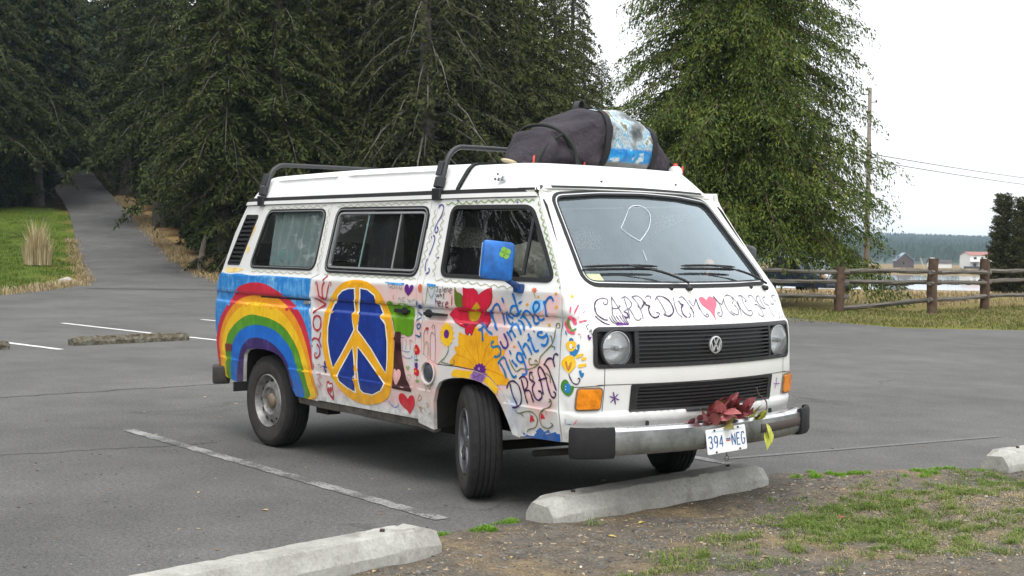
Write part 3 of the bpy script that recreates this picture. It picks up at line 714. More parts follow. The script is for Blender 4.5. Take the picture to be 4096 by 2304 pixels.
# --- front skin
def ue(z): return itp(U1T, z)+LC-.0015
zl = [.44,.52,.6,.7,.8,.9,1.0,1.1,1.2,1.25,1.3,1.4,1.5,1.6,1.7,1.78,1.83]
fr_ol = [(-ue(z), z) for z in zl]+[(u/10, 1.83) for u in range(-7, 8)]+[(ue(z), z) for z in zl[::-1]]+[(u/10, .44) for u in range(9, -10, -1)]
WS = roundpoly([(-.737,1.283),(-.36,1.276),(0,1.274),(.36,1.276),(.737,1.283),(.634,1.772),(.33,1.797),(0,1.805),(-.33,1.797),(-.634,1.772)], [.07,.05,.05,.05,.07,.06,.05,.05,.05,.06])
GRI = roundpoly([(-.795,.842),(.795,.842),(.795,1.048),(-.795,1.048)], .035)
LGR = roundpoly([(-.575,.600),(-.20,.600),(-.20,.585),(.20,.585),(.20,.600),(.575,.600),(.575,.742),(-.575,.742)], .006)
UF = [round(-1.0+.05*i, 3) for i in range(41)]; ZF = [.46,.5,.54,.57,.59,.6,.61,.64,.7,.745,.8,.84,.88,.95,1.02,1.05,1.06,1.07,1.08,1.1,1.15,1.2,1.25,1.275,1.29,1.35,1.45,1.55,1.65,1.75,1.8]
def ffn(u, z):
    p = front(u, z); k = .010*(1-sst(.588,.602,z)) - .008*(1-sst(.53,.542,z))+.006*(1-sst(1.052,1.066,z))
    return (p[0]+k, p[1], p[2])
V, T = fill2d(dn(fr_ol), [dn(WS,.04), dn(GRI,.04), dn(LGR,.04)], UF, ZF)
fp = sheet('front_panel', V, T, ffn, frontout, VW, van, 0, .03)
V, T = fill2d(dn(offset_poly(WS, .004), .05), [], UF, [1.35,1.45,1.55,1.65,1.75]); wsg = sheet('windshield', V, T, ffn, frontout, GLW, van, -.012)
V, T = fill2d(dn(offset_poly(WS, .016), .05), [dn(offset_poly(WS, -.016), .05)]); sheet('windshield_seal', V, T, ffn, frontout, RUB, van, .006, .022)
V, T = fill2d(dn(offset_poly(WS, -.001), .05), [dn(offset_poly(WS, -.0065), .05)]); sheet('windshield_trim', V, T, ffn, frontout, ALU, van, .0085, .004)
SEAM = mat('panel_gap', (.06,.055,.05), .8)
ribbon('panel_seam', [(u/50, .748) for u in range(-39, 40)], .004, ffn, frontout, SEAM, fp, .0012)
for s in (-1, 1):
    ribbon('panel_seam', [(s*(.735+.0*k), .84-k*.0095) for k in range(26)], .004, ffn, frontout, SEAM, fp, .0012)
    ribbon('panel_seam', [(s*(.74+k*.0257), .745-.001*k) for k in range(10)], .004, ffn, frontout, SEAM, fp, .0014)
# grille with slats and round lamps
V, T = fill2d(dn(offset_poly(GRI, .004), .05), [[(s*.667+.098*math.cos(k*.2618), .942+.098*math.sin(k*.2618)) for k in range(24)] for s in (-1, 1)], UF, [.9,1.0]); gri = sheet('grille', V, T, ffn, frontout, BLK, van, -.026)
V, T = fill2d(dn(offset_poly(GRI, .006), .05), [dn(offset_poly(GRI, -.016), .05)]); sheet('grille_frame', V, T, ffn, frontout, BLK, gri, .006, .034)
for k in range(8):
    z = .866+k*.0213
    V, T = fill2d(dn([(-.535,z),(.535,z),(.535,z+.0085),(-.535,z+.0085)], .06)); sheet('slat', V, T, ffn, frontout, BLK, gri, .002, .030)
for s in (-1, 1):
    V, T = fill2d(dn([(s*.535,.852),(s*.56,.852),(s*.56,1.038),(s*.535,1.038)], .06)); sheet('grille_divider', V, T, ffn, frontout, BLK, gri, .004, .034)
lgr = None
V, T = fill2d(dn(offset_poly(LGR, .004), .05), [], UF, [.65,.7]); lgr = sheet('lower_grille', V, T, ffn, frontout, BLK, van, -.022)
V, T = fill2d(dn(offset_poly(LGR, .004), .05), [roundpoly([(-.535,.612),(.535,.612),(.535,.728),(-.535,.728)], .006)]); sheet('grille_frame', V, T, ffn, frontout, BLK, lgr, .006, .03)
for k in range(6):
    z = .617+k*.0192
    V, T = fill2d(dn([(-.535,z),(.535,z),(.535,z+.008),(-.535,z+.008)], .06)); sheet('slat', V, T, ffn, frontout, BLK, lgr, .002, .026)
REFL = mat('lamp_reflector', (.94,.95,.96), .35, metal=.2)
m = glass('lamp_lens', (.93,.95,.96), .035, (.8,.8,.8), .05); LENS = m
for s in (-1, 1):
    c = Vector((.975, s*.667, .942))
    root = empty('headlight', c, van); root.rotation_euler = (0, 0, s*.12)
    bm = bmesh.new(); lathe(bm, [(.102,-.03),(.106,.004),(.100,.010),(.092,.004),(.088,-.02)], 36, 'x'); bm_obj('lamp_bezel', bm, BLK, root, True, angle=40)
    bm = bmesh.new(); lathe(bm, [(.0,-.062),(.03,-.058),(.06,-.042),(.082,-.012),(.0885,.0)], 36, 'x'); bm_obj('lamp_reflector', bm, REFL, root, True)
    bm = bmesh.new(); box(bm, (-.03,0,-.004), (.028,.166,.004)); box(bm, (-.014,0,0), (.05,.028,.028), None, .008); bm_obj('lamp_shield', bm, mat('lamp_shield_grey', (.42,.43,.44), .3, metal=.8), root)
    bm = bmesh.new(); lathe(bm, [(.0,.030),(.03,.027),(.06,.019),(.08,.009),(.0895,-.002)], 36, 'x'); bm_obj('lamp_lens', bm, LENS, root, True)
    bm = bmesh.new(); lathe(bm, [(.0935,-.004),(.0935,.004),(.0885,.005),(.0885,-.004)], 36, 'x'); bm_obj('lamp_ring', bm, CHR, root, True, angle=40)
    # flashing indicator, amber
    ol = roundpoly([(s*.755,.622),(s*.885,.622),(s*.878,.727),(s*.752,.727)], .014)
    V, T = fill2d(dn(ol,.03), [], UF, [.66,.70]); am = sheet('indicator_lamp', V, T, ffn, frontout, mat('amber_lens', (.78,.24,.012), .22, var=.35, vscale=22), van, .016, .02)
    V, T = fill2d(dn(offset_poly(ol, .010), .03), [dn(offset_poly(ol, -.002), .03)]); sheet('lamp_bezel', V, T, ffn, frontout, mat('lamp_bezel_tan', (.20,.15,.10), .6), am, .008, .012)
# round badge
def badge(par, loc, r):
    root = empty('badge', loc, par); bm = bmesh.new(); lathe(bm, [(r,-.006),(r,.004),(r*.88,.006),(r*.86,-.006)], 32, 'x'); 
    def bar(a, b_, w):
        a, b_ = Vector((0, a[0]*r, a[1]*r)), Vector((0, b_[0]*r, b_[1]*r)); d = (b_-a); L_ = d.length; mid = (a+b_)/2
        box(bm, mid, (.010, w*r, L_), Matrix.Rotation(math.atan2(-d.y, d.z), 3, 'X'))
    for s in (1, -1):
        bar((s*.40,.80), (s*.04,.10), .15); bar((s*.80,.42), (s*.42,-.76), .15); bar((s*.42,-.76), (s*.05,.02), .15)
    bm_obj('badge_letters', bm, mat('badge_silver', (.66,.67,.68), .3, metal=.6), root)
    return root
badge(van, (front(0,.945)[0]+.012, 0, .945), .049)
# bumper: pressed steel blade with black end caps
def bx(y): return 1.168-.19*y*y
PROF = [(-.085,.522),(-.03,.530),(.0,.524),(.012,.510),(.014,.48),(.014,.45),(.012,.42),(.006,.400),(-.012,.385),(-.06,.380)]
v, f, mi = [], [], []; ys = [-.80+i*.04 for i in range(41)]
for y in ys:
    for dx, z in PROF: v.append((bx(y)+dx, y, z))
n = len(PROF)
for i in range(len(ys)-1):
    for j in range(n-1): f.append((i*n+j, (i+1)*n+j, (i+1)*n+j+1, i*n+j+1)); mi.append(0 if j < 3 else 1)
STEEL = mat('dull_bumper_steel', (.30,.31,.315), .38, metal=.8, var=.4, vscale=7, bump=.15, bscale=30)
bo = mesh_obj('front_bumper', v, f, [CHR, STEEL], van, midx=mi, smooth=True); bo.data.set_sharp_from_angle(angle=math.radians(35))
sm = bo.modifiers.new('thickness', 'SOLIDIFY'); sm.thickness = .004
for s in (-1, 1):
    path = [(bx(.765)+.016, .765), (bx(.83)+.018, .835), (bx(.90)+.004, .905), (.985, .945), (.965, .956), (.95, .958)]
    path = crom(path, 4); v, f = [], []
    sec = [(-.02,.530),(.004,.535),(.012,.520),(.014,.40),(.004,.378),(-.05,.372)]
    for i, (x, y) in enumerate(path):
        a, c_ = Vector(path[max(i-1,0)]), Vector(path[min(i+1,len(path)-1)]); d = (c_-a).normalized(); nn = Vector((d.y, -d.x))
        if nn.x < 0 and i < 3: nn = -nn
        sh = 1 if s < 0 else 1
        for dx, z in sec: v.append((x+nn.x*dx, s*(y+nn.y*dx), z))
    n = len(sec)
    for i in range(len(path)-1):
        for j in range(n-1): f.append((i*n+j, i*n+j+1, (i+1)*n+j+1, (i+1)*n+j))
    f.append(tuple(range(n))); f.append(tuple(range((len(path)-1)*n, len(path)*n)))
    co = mesh_obj('bumper_end_cap', v, f, mat('bumper_rubber', (.009,.009,.010), .8, var=.3, vscale=20), van, smooth=True); co.data.set_sharp_from_angle(angle=math.radians(45))
    sm = co.modifiers.new('thickness', 'SOLIDIFY'); sm.thickness = .005
    if s > 0: # rubbing strip only on the far half
        v, f = [], []
        for i in range(16):
            y = .30+i*.035
            for dx, z in ((.014,.488),(.022,.483),(.022,.437),(.014,.432)): v.append((bx(y)+dx, y, z))
        for i in range(15):
            for j in range(3): f.append((i*4+j, (i+1)*4+j, (i+1)*4+j+1, i*4+j+1))
        mesh_obj('rubbing_strip', v, f, mat('brown_rubber', (.06,.045,.04), .7), van, smooth=True)
# number plate, bent a little, with raised characters
pl = empty('number_plate', (1.212, -.045, .432), van); pl.scale = (1,.90,.90); pl.rotation_euler = (math.radians(4), math.radians(-6), math.radians(-8))
v, f = [], []; nx, nz = 16, 8
def pbend(y, z): return .010*math.sin(y*9+1)+.012*max(0, -z-.02)*6*math.sin((y+.15)*10)
ol = roundpoly([(-.1525,-.076),(.1525,-.076),(.1525,.076),(-.1525,.076)], .012)
V, T = fill2d(ol, [], [-.14+i*.02 for i in range(15)], [-.06+i*.02 for i in range(7)])
PLW = mat('plate_white', (.78,.79,.79), .4, var=.05, vscale=30); PLB = mat('plate_blue', (.03,.12,.30), .5); PLP = mat('plate_pale_blue', (.45,.58,.72), .5); PLR = mat('plate_red', (.55,.08,.06), .5)
sheet('plate_blank', V, T, lambda y, z: (pbend(y, z), y, z), lambda y, z: (1,0,0), PLW, pl, 0, .0025)
GLY = {'3': [[(.05,.85),(.3,1),(.75,.98),(.9,.78),(.75,.56),(.4,.52)],[(.4,.52),(.8,.48),(.95,.25),(.75,.03),(.3,0),(.03,.15)]], '9': [[(.9,.7),(.7,.42),(.3,.42),(.08,.65),(.15,.9),(.5,1.0),(.85,.9),(.92,.6),(.8,.25),(.5,0)]], '4': [[(.72,0),(.72,1),(.05,.3),(1,.3)]],
 'N': [[(.05,0),(.05,1),(.95,0),(.95,1)]], 'E': [[(.95,1),(.08,1),(.08,0),(.95,0)],[(.08,.52),(.8,.52)]], 'G': [[(.95,.85),(.7,1),(.3,1),(.06,.75),(.06,.25),(.3,0),(.7,0),(.95,.2),(.95,.45),(.6,.45)]]}
def glyphs(txt, x0, z0, w, h, pitch, lw, mt, par, fn, outv, off):
    for i, ch in enumerate(txt):
        for stv in GLY.get(ch, []):
            pts = []
            for (a, b_), (c_, d) in zip(stv, stv[1:]):
                for k in range(4): pts.append((x0+i*pitch+(a+(c_-a)*k/4)*w, z0+(b_+(d-b_)*k/4)*h))
            pts.append((x0+i*pitch+stv[-1][0]*w, z0+stv[-1][1]*h)); ribbon('plate_character', pts, lw, fn, outv, mt, par, off)
pfn = lambda y, z: (pbend(y, z), y, z); pov = lambda y, z: (1,0,0)
glyphs('394', -.138, -.040, .028, .072, .0385, .0075, PLB, pl, pfn, pov, .0015)
glyphs('NEG', .033, -.040, .028, .072, .0385, .0075, PLB, pl, pfn, pov, .0015)
ribbon('plate_flag', [(-.012+i*.004, .004+.002*math.sin(i)) for i in range(10)], .008, pfn, pov, PLB, pl, .0015); ribbon('plate_flag', [(-.012+i*.004, -.006+.002*math.sin(i)) for i in range(10)], .007, pfn, pov, PLR, pl, .0015)
r_ = random.Random(2); x = -.11
while x < .11:
    w_ = r_.uniform(.005,.011); ribbon('plate_legend', [(x, .058), (x+w_, .058+r_.uniform(-.003,.003))], .011, pfn, pov, PLP, pl, .0015); x += w_+.004
for y in (-.09, .09):
    for z in (.066, -.066):
        bm = bmesh.new(); lathe(bm, [(0,.006),(.005,.006),(.007,.001)], 8, 'x', (pbend(y,z),y,z)); bm_obj('plate_screw', bm, PIN, pl)
bm = bmesh.new(); lathe(bm, [(.016,-.002),(.018,0),(.016,.002),(.014,0)], 14, 'x', (1.16,.02,.315), closed=True); tube(bm, [(1.15,.02,.385),(1.16,.015,.36),(1.16,.02,.33)], .0025, 6); bm_obj('tow_cable_loop', bm, PIN, van)

# --- roof: luggage pan in front, pop-up top behind
def pan_contour(hw, xc, xr=-.276, n1=14):
    """half plan from the rear right round the nose to the rear left"""
    U = max(.05, hw-.145); x0 = xc-.20*U*U; xs_ = x0-.17; ye_ = hw-.018
    R_ = [(xr+(xs_-xr)*i/n1, hw-.018*(i/n1)**2) for i in range(n1+1)]
    p0, p3 = (xs_, ye_), (x0, U)
    for i in range(1, 9):
        t = i/9; R_.append(((1-t)**3*p0[0]+3*t*(1-t)**2*(p0[0]+.10)+3*t*t*(1-t)*(p3[0]-.03)+t**3*p3[0], (1-t)**3*p0[1]+3*t*(1-t)**2*(p0[1]-.006)+3*t*t*(1-t)*(p3[1]+.075)+t**3*p3[1]))
    for i in range(0, 11): y = U*(1-i/10); R_.append((xc-.20*y*y, y))
    return [(x, -y) for x, y in R_]+[(x, y) for x, y in R_[-2::-1]]
levels = [(1.808,.785,.452),(1.816,.790,.460),(1.83,.778,.446),(1.90,.730,.372),(1.945,.695,.322),(1.962,.675,.296),(1.968,.645,.262),(1.962,.60,.215),(1.935,.565,.18),(1.925,.30,.0)]
v, f = [], []; n = None
for z, hw, xc in levels:
    ct = pan_contour(hw, xc, -.276 if z < 1.965 else -.27); n = len(ct); v += [(x, y, z) for x, y in ct]
for i in range(len(levels)-1):
    for j in range(n-1): f.append((i*n+j, i*n+j+1, (i+1)*n+j+1, (i+1)*n+j))
f.append(tuple(range((len(levels)-1)*n, len(levels)*n)))
for i in range(len(levels)-1): f.append((i*n, (i+1)*n, (i+1)*n+n-1, i*n+n-1))
ro = mesh_obj('luggage_pan', v, f, FIB, van, smooth=True); ro.data.set_sharp_from_angle(angle=math.radians(50))
def emb(x, z):
    k = 0
    for a, b_ in ((-2.62,-1.78),(-1.66,-.62)):
        k = max(k, sst(a, a+.03, x)*(1-sst(b_-.03, b_, x)))
    return .020*k*sst(1.832,1.848,z)*(1-sst(1.925,1.94,z))
LV = [(1.810,.780),(1.814,.788),(1.822,.786),(1.832,.780),(1.840,.7755),(1.848,.771),(1.87,.756),(1.90,.735),(1.92,.721),(1.93,.714),(1.94,.706),(1.955,.69),(1.968,.672),(1.977,.640),(1.986,.50),(1.992,.25),(1.994,0)]
xsN = 92; v, f = [], []
for z, hw in LV:
    t = (z-1.80)/.18; xr_ = -2.925+.155*min(1, t); 
    for i in range(xsN+1):
        x = xr_+(-.294-xr_)*i/xsN; e = (hw-emb(x, z)); k = 1-.05*(max(0, (-2.6-x)/.35))**2
        dz = .012*math.sin((x+2.9)*1.15)*(t if hw > .6 else 1)
        v.append((x, -e*k, z+dz))
    for i in range(xsN+1):
        x = xr_+(-.294-xr_)*i/xsN; e = (hw-emb(x, z)); k = 1-.05*(max(0, (-2.6-x)/.35))**2; dz = .012*math.sin((x+2.9)*1.15)*(t if hw > .6 else 1)
        v.append((x, e*k, z+dz))
R2 = 2*(xsN+1)
for i in range(len(LV)-1):
    for s in (0, 1):
        for j in range(xsN):
            a = i*R2+s*(xsN+1)+j; q = (a, a+1, a+1+R2, a+R2); f.append(q if s == 0 else q[::-1])
    a, c_ = i*R2, i*R2+xsN+1; f.append((a, a+R2, c_+R2, c_)); a, c_ = i*R2+xsN, i*R2+2*xsN+1; f.append((a, c_, c_+R2, a+R2))
po = mesh_obj('pop_up_roof', v, f, FIB, van, smooth=True); po.data.set_sharp_from_angle(angle=math.radians(40))
# black weather strip in the gap between the two
bm = bmesh.new(); pts = [(-.286, -hw-.004, z) for z, hw in LV]+[(-.286, hw+.004, z) for z, hw in LV[-2::-1]]
for a, c_ in zip(pts, pts[1:]):
    d = Vector(c_)-Vector(a); mid = (Vector(a)+Vector(c_))/2; box(bm, mid+Vector((0, 0, .003)), (.032, .012, d.length+.006), Matrix.Rotation(math.atan2(-d.y, d.z), 3, 'X'))
bm_obj('weather_strip', bm, RUB, van)
# front edge seal under the pan, roof latch, body roof, tailgate, underbody
V, T = fill2d(dn([(-.62,1.808),(-.3,1.813),(0,1.815),(.3,1.813),(.62,1.808),(.62,1.822),(0,1.829),(-.62,1.822)], .05)); sheet('pan_seal', V, T, ffn, frontout, RUB, van, .016, .03)
bm = bmesh.new(); box(bm, (.08,-.765,1.868), (.03,.02,.022), None, .004); box(bm, (.108,-.757,1.873), (.02,.02,.03), None, .004); tube(bm, [(.08,-.785,1.868),(.08,-.80,1.868)], .009, 10); bm_obj('roof_lock', bm, CHR, van)
bm = bmesh.new(); tube(bm, [(.04,-.745,1.90),(.04,-.752,1.90)], .006, 8); tube(bm, [(.44,-.30,1.862),(.45,-.30,1.864)], .006, 8); tube(bm, [(.40,.36,1.872),(.41,.36,1.872)], .006, 8); bm_obj('roof_rivet', bm, PIN, van)
bm = bmesh.new(); box(bm, (-1.27,0,1.785), (3.30,1.52,.03)); bm_obj('body_roof', bm, mat('headliner', (.50,.49,.45), .9), van)
v, f = [], []; rz = REAR
for x, z in rz:
    hw = half_width(x, z)
    for k in range(-6, 7): t = k/6; v.append((x-.05*(1-t*t), hw*t, z))
for i in range(len(rz)-1):
    for k in range(12): f.append((i*13+k, i*13+k+1, (i+1)*13+k+1, (i+1)*13+k))
mesh_obj('tailgate', v, f, VW, van, smooth=True)
bm = bmesh.new(); box(bm, (-3.20,0,1.50), (.02,1.2,.34), Matrix.Rotation(-.36,3,'Y')); bm_obj('tailgate_window', bm, RUB, van)
for s in (-1, 1):
    bm = bmesh.new(); box(bm, (-3.39,s*.66,.80), (.05,.16,.26), None, .01); bm_obj('tail_lamp', bm, mat('tail_red', (.35,.02,.02), .3), van)
bm = bmesh.new(); box(bm, (-3.40,0,.465), (.07,1.5,.13), None, .012)
for s in (-1, 1): box(bm, (-3.275,s*.835,.46), (.23,.13,.135), Matrix.Rotation(s*.45,3,'Z'), .014)
bm_obj('rear_bumper', bm, mat('rear_bumper_dirty', (.035,.03,.027), .7, var=.4, vscale=10), van, True, angle=40)
bm = bmesh.new()
box(bm, (-1.2,0,.52), (3.9,.95,.34)); box(bm, (-1.22,0,.55), (1.46,1.66,.36)); box(bm, (.62,0,.56), (.42,1.55,.30)); box(bm, (-3.02,0,.58), (.34,1.55,.30)); box(bm, (-1.2,0,.755), (3.95,1.74,.03))
box(bm, (-1.9,-.70,.33), (.16,.1,.08)); box(bm, (-1.1,-.45,.31), (1.3,.12,.08)); tube(bm, [(.35,-.7,.30),(.7,-.72,.36),(.85,-.7,.38)], .02); tube(bm, [(-.1,-.6,.28),(.1,.6,.28)], .03)
bm_obj('underbody', bm, UND, van)
bm = bmesh.new(); box(bm, (-2.80,-.87,.41), (.02,.2,.07)); box(bm, (-2.80,.87,.41), (.02,.2,.07)); bm_obj('mud_flap', bm, RUB, van)
# wheel-arch liners
for sg in (-1, 1):
    for ol in (ARCH_R, ARCH_F):
        v, f = [], []
        for x, z in ol:
            y = half_width(x, z); v += [(x, sg*(y-.004), z+.004), (x+(0 if abs(x) > 9 else .0), sg*(y-.34), z+.03)]
        f = [(2*i, 2*i+1, 2*i+3, 2*i+2) for i in range(len(ol)-1)]
        f.append(tuple([2*i+1 for i in range(len(ol))])); mesh_obj('arch_liner', v, f, UND, van, smooth=False)
# --- wheels
TYRE = mat('tyre_rubber', (.014,.0135,.0135), .9, var=.35, vscale=14, bump=.5, bscale=120); TYD = mat('tyre_dusty', (.034,.031,.028), .9, var=.35, vscale=9)
RIMS = mat('rim_grey_steel', (.25,.245,.235), .5, metal=.5, var=.45, vscale=16); RIMA = mat('rim_alloy', (.22,.22,.23), .35, metal=.7, var=.2, vscale=20)
def make_wheel(par, loc, sg, steer, steel, name='wheel'):
    root = empty(name, loc, par); root.rotation_euler = (0, 0, steer); Rr, w = .333, .105
    bm = bmesh.new(); K = 84
    prof = [(.190,.080,0),(.205,.098,0),(.24,.108,0),(.285,.108,0),(.312,.099,0),(.325,.090,1),(.331,.078,1),(.332,.058,0),(.325,.056,0),(.325,.050,0),(.333,.048,0),(.333,.022,0),(.325,.020,0),(.325,.014,0),(.333,.012,0),(.333,-.012,0),(.325,-.014,0),(.325,-.020,0),(.333,-.022,0),(.333,-.048,0),(.325,-.050,0),(.325,-.056,0),(.332,-.058,0),(.331,-.078,1),(.325,-.090,1),(.312,-.099,0),(.285,-.108,0),(.24,-.108,0),(.205,-.098,0),(.190,-.080,0)]
    rings = []
    for r, a, lug in prof:
        ring = []
        for k in range(K):
            t = 2*math.pi*k/K; rr_ = r-(.007 if (lug and k % 3 == 0) else 0); ring.append(bm.verts.new((rr_*math.cos(t), sg*(a*.87+.008), rr_*math.sin(t))))
        rings.append(ring)
    for i, (A, B) in enumerate(zip(rings, rings[1:])):
        for k in range(K):
            fc = bm.faces.new((A[k], A[(k+1) % K], B[(k+1) % K], B[k])); fc.material_index = 1 if (i < 3 or i > len(rings)-5) else 0
    bm_obj('tyre', bm, [TYRE, TYD], root, True, angle=30)
    mt = RIMS if steel else RIMA; bm = bmesh.new()
    if steel:
        lathe(bm, [(.196,-.075),(.196,.088),(.188,.094),(.180,.084),(.176,.050),(.168,.040),(.150,.052),(.118,.070),(.100,.074),(.094,.060),(.075,.050),(.0,.050)], 40, 'y')
        rim = bm_obj('rim', bm, mt, root, True, angle=35)
        bm = bmesh.new()
        for k in range(12):
            t = 2*math.pi*k/12; box(bm, (.146*math.cos(t), .053, .146*math.sin(t)), (.022,.012,.030), Matrix.Rotation(-t, 3, 'Y'), .004)
        ho_ = bm_obj('vent_hole', bm, DARK, rim); ho_.scale = (1, 1, 1)
        bm = bmesh.new(); lathe(bm, [(0,.078),(.03,.078),(.048,.070),(.056,.052)], 24, 'y'); bm_obj('hub_cap', bm, mat('hub_rusty', (.22,.17,.12), .6, metal=.4, var=.4, vscale=30), rim, True)
        if sg < 0:
            for ch in [rim]+list(rim.children):
                for vv in ch.data.vertices: vv.co.y *= -1
                ch.data.flip_normals()
    else:
        lathe(bm, [(.196,-.075),(.196,.088),(.188,.096),(.178,.088),(.172,.03),(.172,-.04)], 40, 'y')
        for k in range(5):
            t = 2*math.pi*k/5
            for s2 in (-1, 1):
                d = Vector((math.cos(t+s2*.10), 0, math.sin(t+s2*.10))); a = Vector((0,.075,0))+Vector((math.cos(t+s2*.3),0,math.sin(t+s2*.3)))*.04; c_ = Vector((0,.072,0))+d*.178
                L_ = (c_-a).length; mid = (a+c_)/2; dd = c_-a
                box(bm, mid, (L_, .022, .020), Matrix.Rotation(-math.atan2(dd.z, dd.x), 3, 'Y'), .005)
        lathe(bm, [(0,.088),(.03,.088),(.05,.078),(.06,.05)], 24, 'y'); rim = bm_obj('rim', bm, mt, root, True, angle=35)
        bm = bmesh.new(); lathe(bm, [(0,-.02),(.165,-.02)], 24, 'y'); bk = bm_obj('brake_disc', bm, DARK, rim)
        if sg < 0:
            for ch in (rim, bk):
                for vv in ch.data.vertices: vv.co.y *= -1
                ch.data.flip_normals()
    return root
make_wheel(van, (-2.461,-.782,.332), -1, 0, True); make_wheel(van, (-2.461,.782,.332), 1, 0, True)
make_wheel(van, (-.045,-.792,.332), -1, math.radians(-28), False); make_wheel(van, (-.02,.775,.332), 1, math.radians(-25), False)
# --- mirrors
def mirror_(sg, mt, arm):
    root = empty('door_mirror', (.43, sg*half_width(.43,1.25), 1.25), van)
    y1 = sg*.20
    bm = bmesh.new(); box(bm, (-.0,sg*.012,-.002), (.075,.03,.05), None, .008); tube(bm, [(0,sg*.01,.0),(-.01,sg*.06,.03),(-.02,sg*.115,.062)], [.022,.016,.016], 8); bm_obj('mirror_arm', bm, arm, root, True, angle=40)
    bm = bmesh.new(); box(bm, (.0,sg*.05,.10), (.055,.185,.215), Matrix.Rotation(math.radians(-6), 3, 'X') @ Matrix.Rotation(sg*.35, 3, 'Z'), .022)
    h = bm_obj('mirror_housing', bm, mt, root, True, angle=45); h.location = (-.02, sg*.10, .05)
    bm = bmesh.new(); box(bm, (-.030,sg*.05,.10), (.004,.155,.185), Matrix.Rotation(math.radians(-6), 3, 'X') @ Matrix.Rotation(sg*.35, 3, 'Z')); g2 = bm_obj('mirror_glass', bm, REFL, root); g2.location = (-.02, sg*.10, .05)
    return root, h
BLUE = mat('mirror_blue_paint', (.012,.19,.66), .45, vscale=13, col2=(.012,.075,.26))
mroot, mh = mirror_(-1, BLUE, mat('mirror_arm_blue', (.012,.10,.40), .5, col2=(.02,.03,.06), vscale=30)); mroot['label'] = 'blue painted door mirror with a green clover'
CLV = mat('clover_green', (.20,.42,.05), .5)
for k in range(4):
    t = math.pi/2*k+.5; bm = bmesh.new(); bmesh.ops.create_circle(bm, cap_ends=True, radius=.017, segments=12)
    o = bm_obj('clover_leaf', bm, CLV, mh); R3 = Matrix.Rotation(math.radians(-6), 3, 'X') @ Matrix.Rotation(-.35, 3, 'Z')
    o.matrix_local = Matrix.Translation(R3 @ Vector((.0295, .018*math.cos(t)+.03, .018*math.sin(t)+.045))+Vector((0,-.05,.10))) @ R3.to_4x4() @ Matrix.Rotation(math.pi/2, 4, 'Y')
mirror_(1, BLK, BLK)
# --- wipers
def wiper(uv_tip, uv_end, uv_piv):
    root = empty('wiper', ffn(*uv_piv), van); o3 = Vector(ffn(*uv_piv))
    def S3(u, z, off): return tuple(Vector(ffn(u, z))+surf_normal(ffn, u, z)*(off if surf_normal(ffn, u, z).x > 0 else -off)-o3)
    bl = [(uv_tip[0]+(uv_end[0]-uv_tip[0])*i/12, uv_tip[1]+(uv_end[1]-uv_tip[1])*i/12) for i in range(13)]
    bm = bmesh.new(); tube(bm, [S3(u, z+.003*math.sin(math.pi*i/12), .014) for i, (u, z) in enumerate(bl)], [.004]+[.008]*11+[.004], 6); tube(bm, [S3(u, z+.008+.006*math.sin(math.pi*i/12), .026) for i, (u, z) in enumerate(bl)], [.003]+[.007]*11+[.003], 6); bm_obj('wiper_blade', bm, RUB, root, True)
    mid = bl[7]; ar = crom([(mid[0], mid[1]+.010), ((mid[0]*.45+uv_piv[0]*.55), (mid[1]*.62+uv_piv[1]*.38)+.01), (uv_piv[0]-.01, uv_piv[1]+.012)], 6)
    bm = bmesh.new(); tube(bm, [S3(u, z, .034) for u, z in ar], [.005]*5+[.008]*(len(ar)-5), 6); bm_obj('wiper_arm', bm, BLK, root, True)
    bm = bmesh.new(); lathe(bm, [(.0,.03),(.014,.03),(.018,.0)], 12, 'x'); bm_obj('wiper_spindle', bm, BLK, root, True)
wiper((-.721,1.349),(-.243,1.354),(-.081,1.258)); wiper((-.061,1.357),(.43,1.350),(.683,1.250))
for u in (-.206, .522):
    bm = bmesh.new(); lathe(bm, [(0,.018),(.006,.016),(.016,0)], 10, 'x', Vector(ffn(u,1.257))-Vector((.002,0,0))); bm_obj('washer_nozzle', bm, RUB, van)
for y in (-.50, .52):
    bm = bmesh.new(); lathe(bm, [(0,.03),(.009,.028),(.012,0)], 8, 'z', (bx(y)-.07,y,.522)); bm_obj('bumper_bolt', bm, RUB, van)
# --- cabin
DASH = mat('dash_grey', (.11,.112,.115), .7); CREAM = leafmat('seat_cover', [(.3,(.45,.43,.37)),(.5,(.55,.53,.46)),(.8,(.62,.60,.54))])
m, b = blank('seat_pattern', .9, .1); tc = N(m, 'ShaderNodeTexCoord'); v_ = N(m, 'ShaderNodeTexVoronoi', Scale=48.0, feature='DISTANCE_TO_EDGE'); lk(m, tc.outputs['Object'], v_.inputs['Vector'])
lk(m, ramp(m, v_.outputs['Distance'], [(.03,(.24,.23,.20)),(.12,(.68,.66,.60))]), b.inputs['Base Color']); SEATP = m
bm = bmesh.new(); box(bm, (.62,0,1.12), (.42,1.5,.16), None, .05); box(bm, (.50,.42,1.22), (.22,.42,.09), None, .03); bm_obj('dashboard', bm, DASH, van, True, angle=40)
bm = bmesh.new(); lathe(bm, [(.20+.013*math.cos(t*.785), .013*math.sin(t*.785)) for t in range(8)], 32, 'z', closed=True); box(bm, (0,0,-.01), (.38,.04,.014)); tube(bm, [(0,0,-.02),(.0,0,-.22)], .03)
sw = bm_obj('steering_wheel', bm, BLK, van, True, angle=50); sw.location = (.30,.43,1.24); sw.rotation_euler = (0, math.radians(-28), 0)
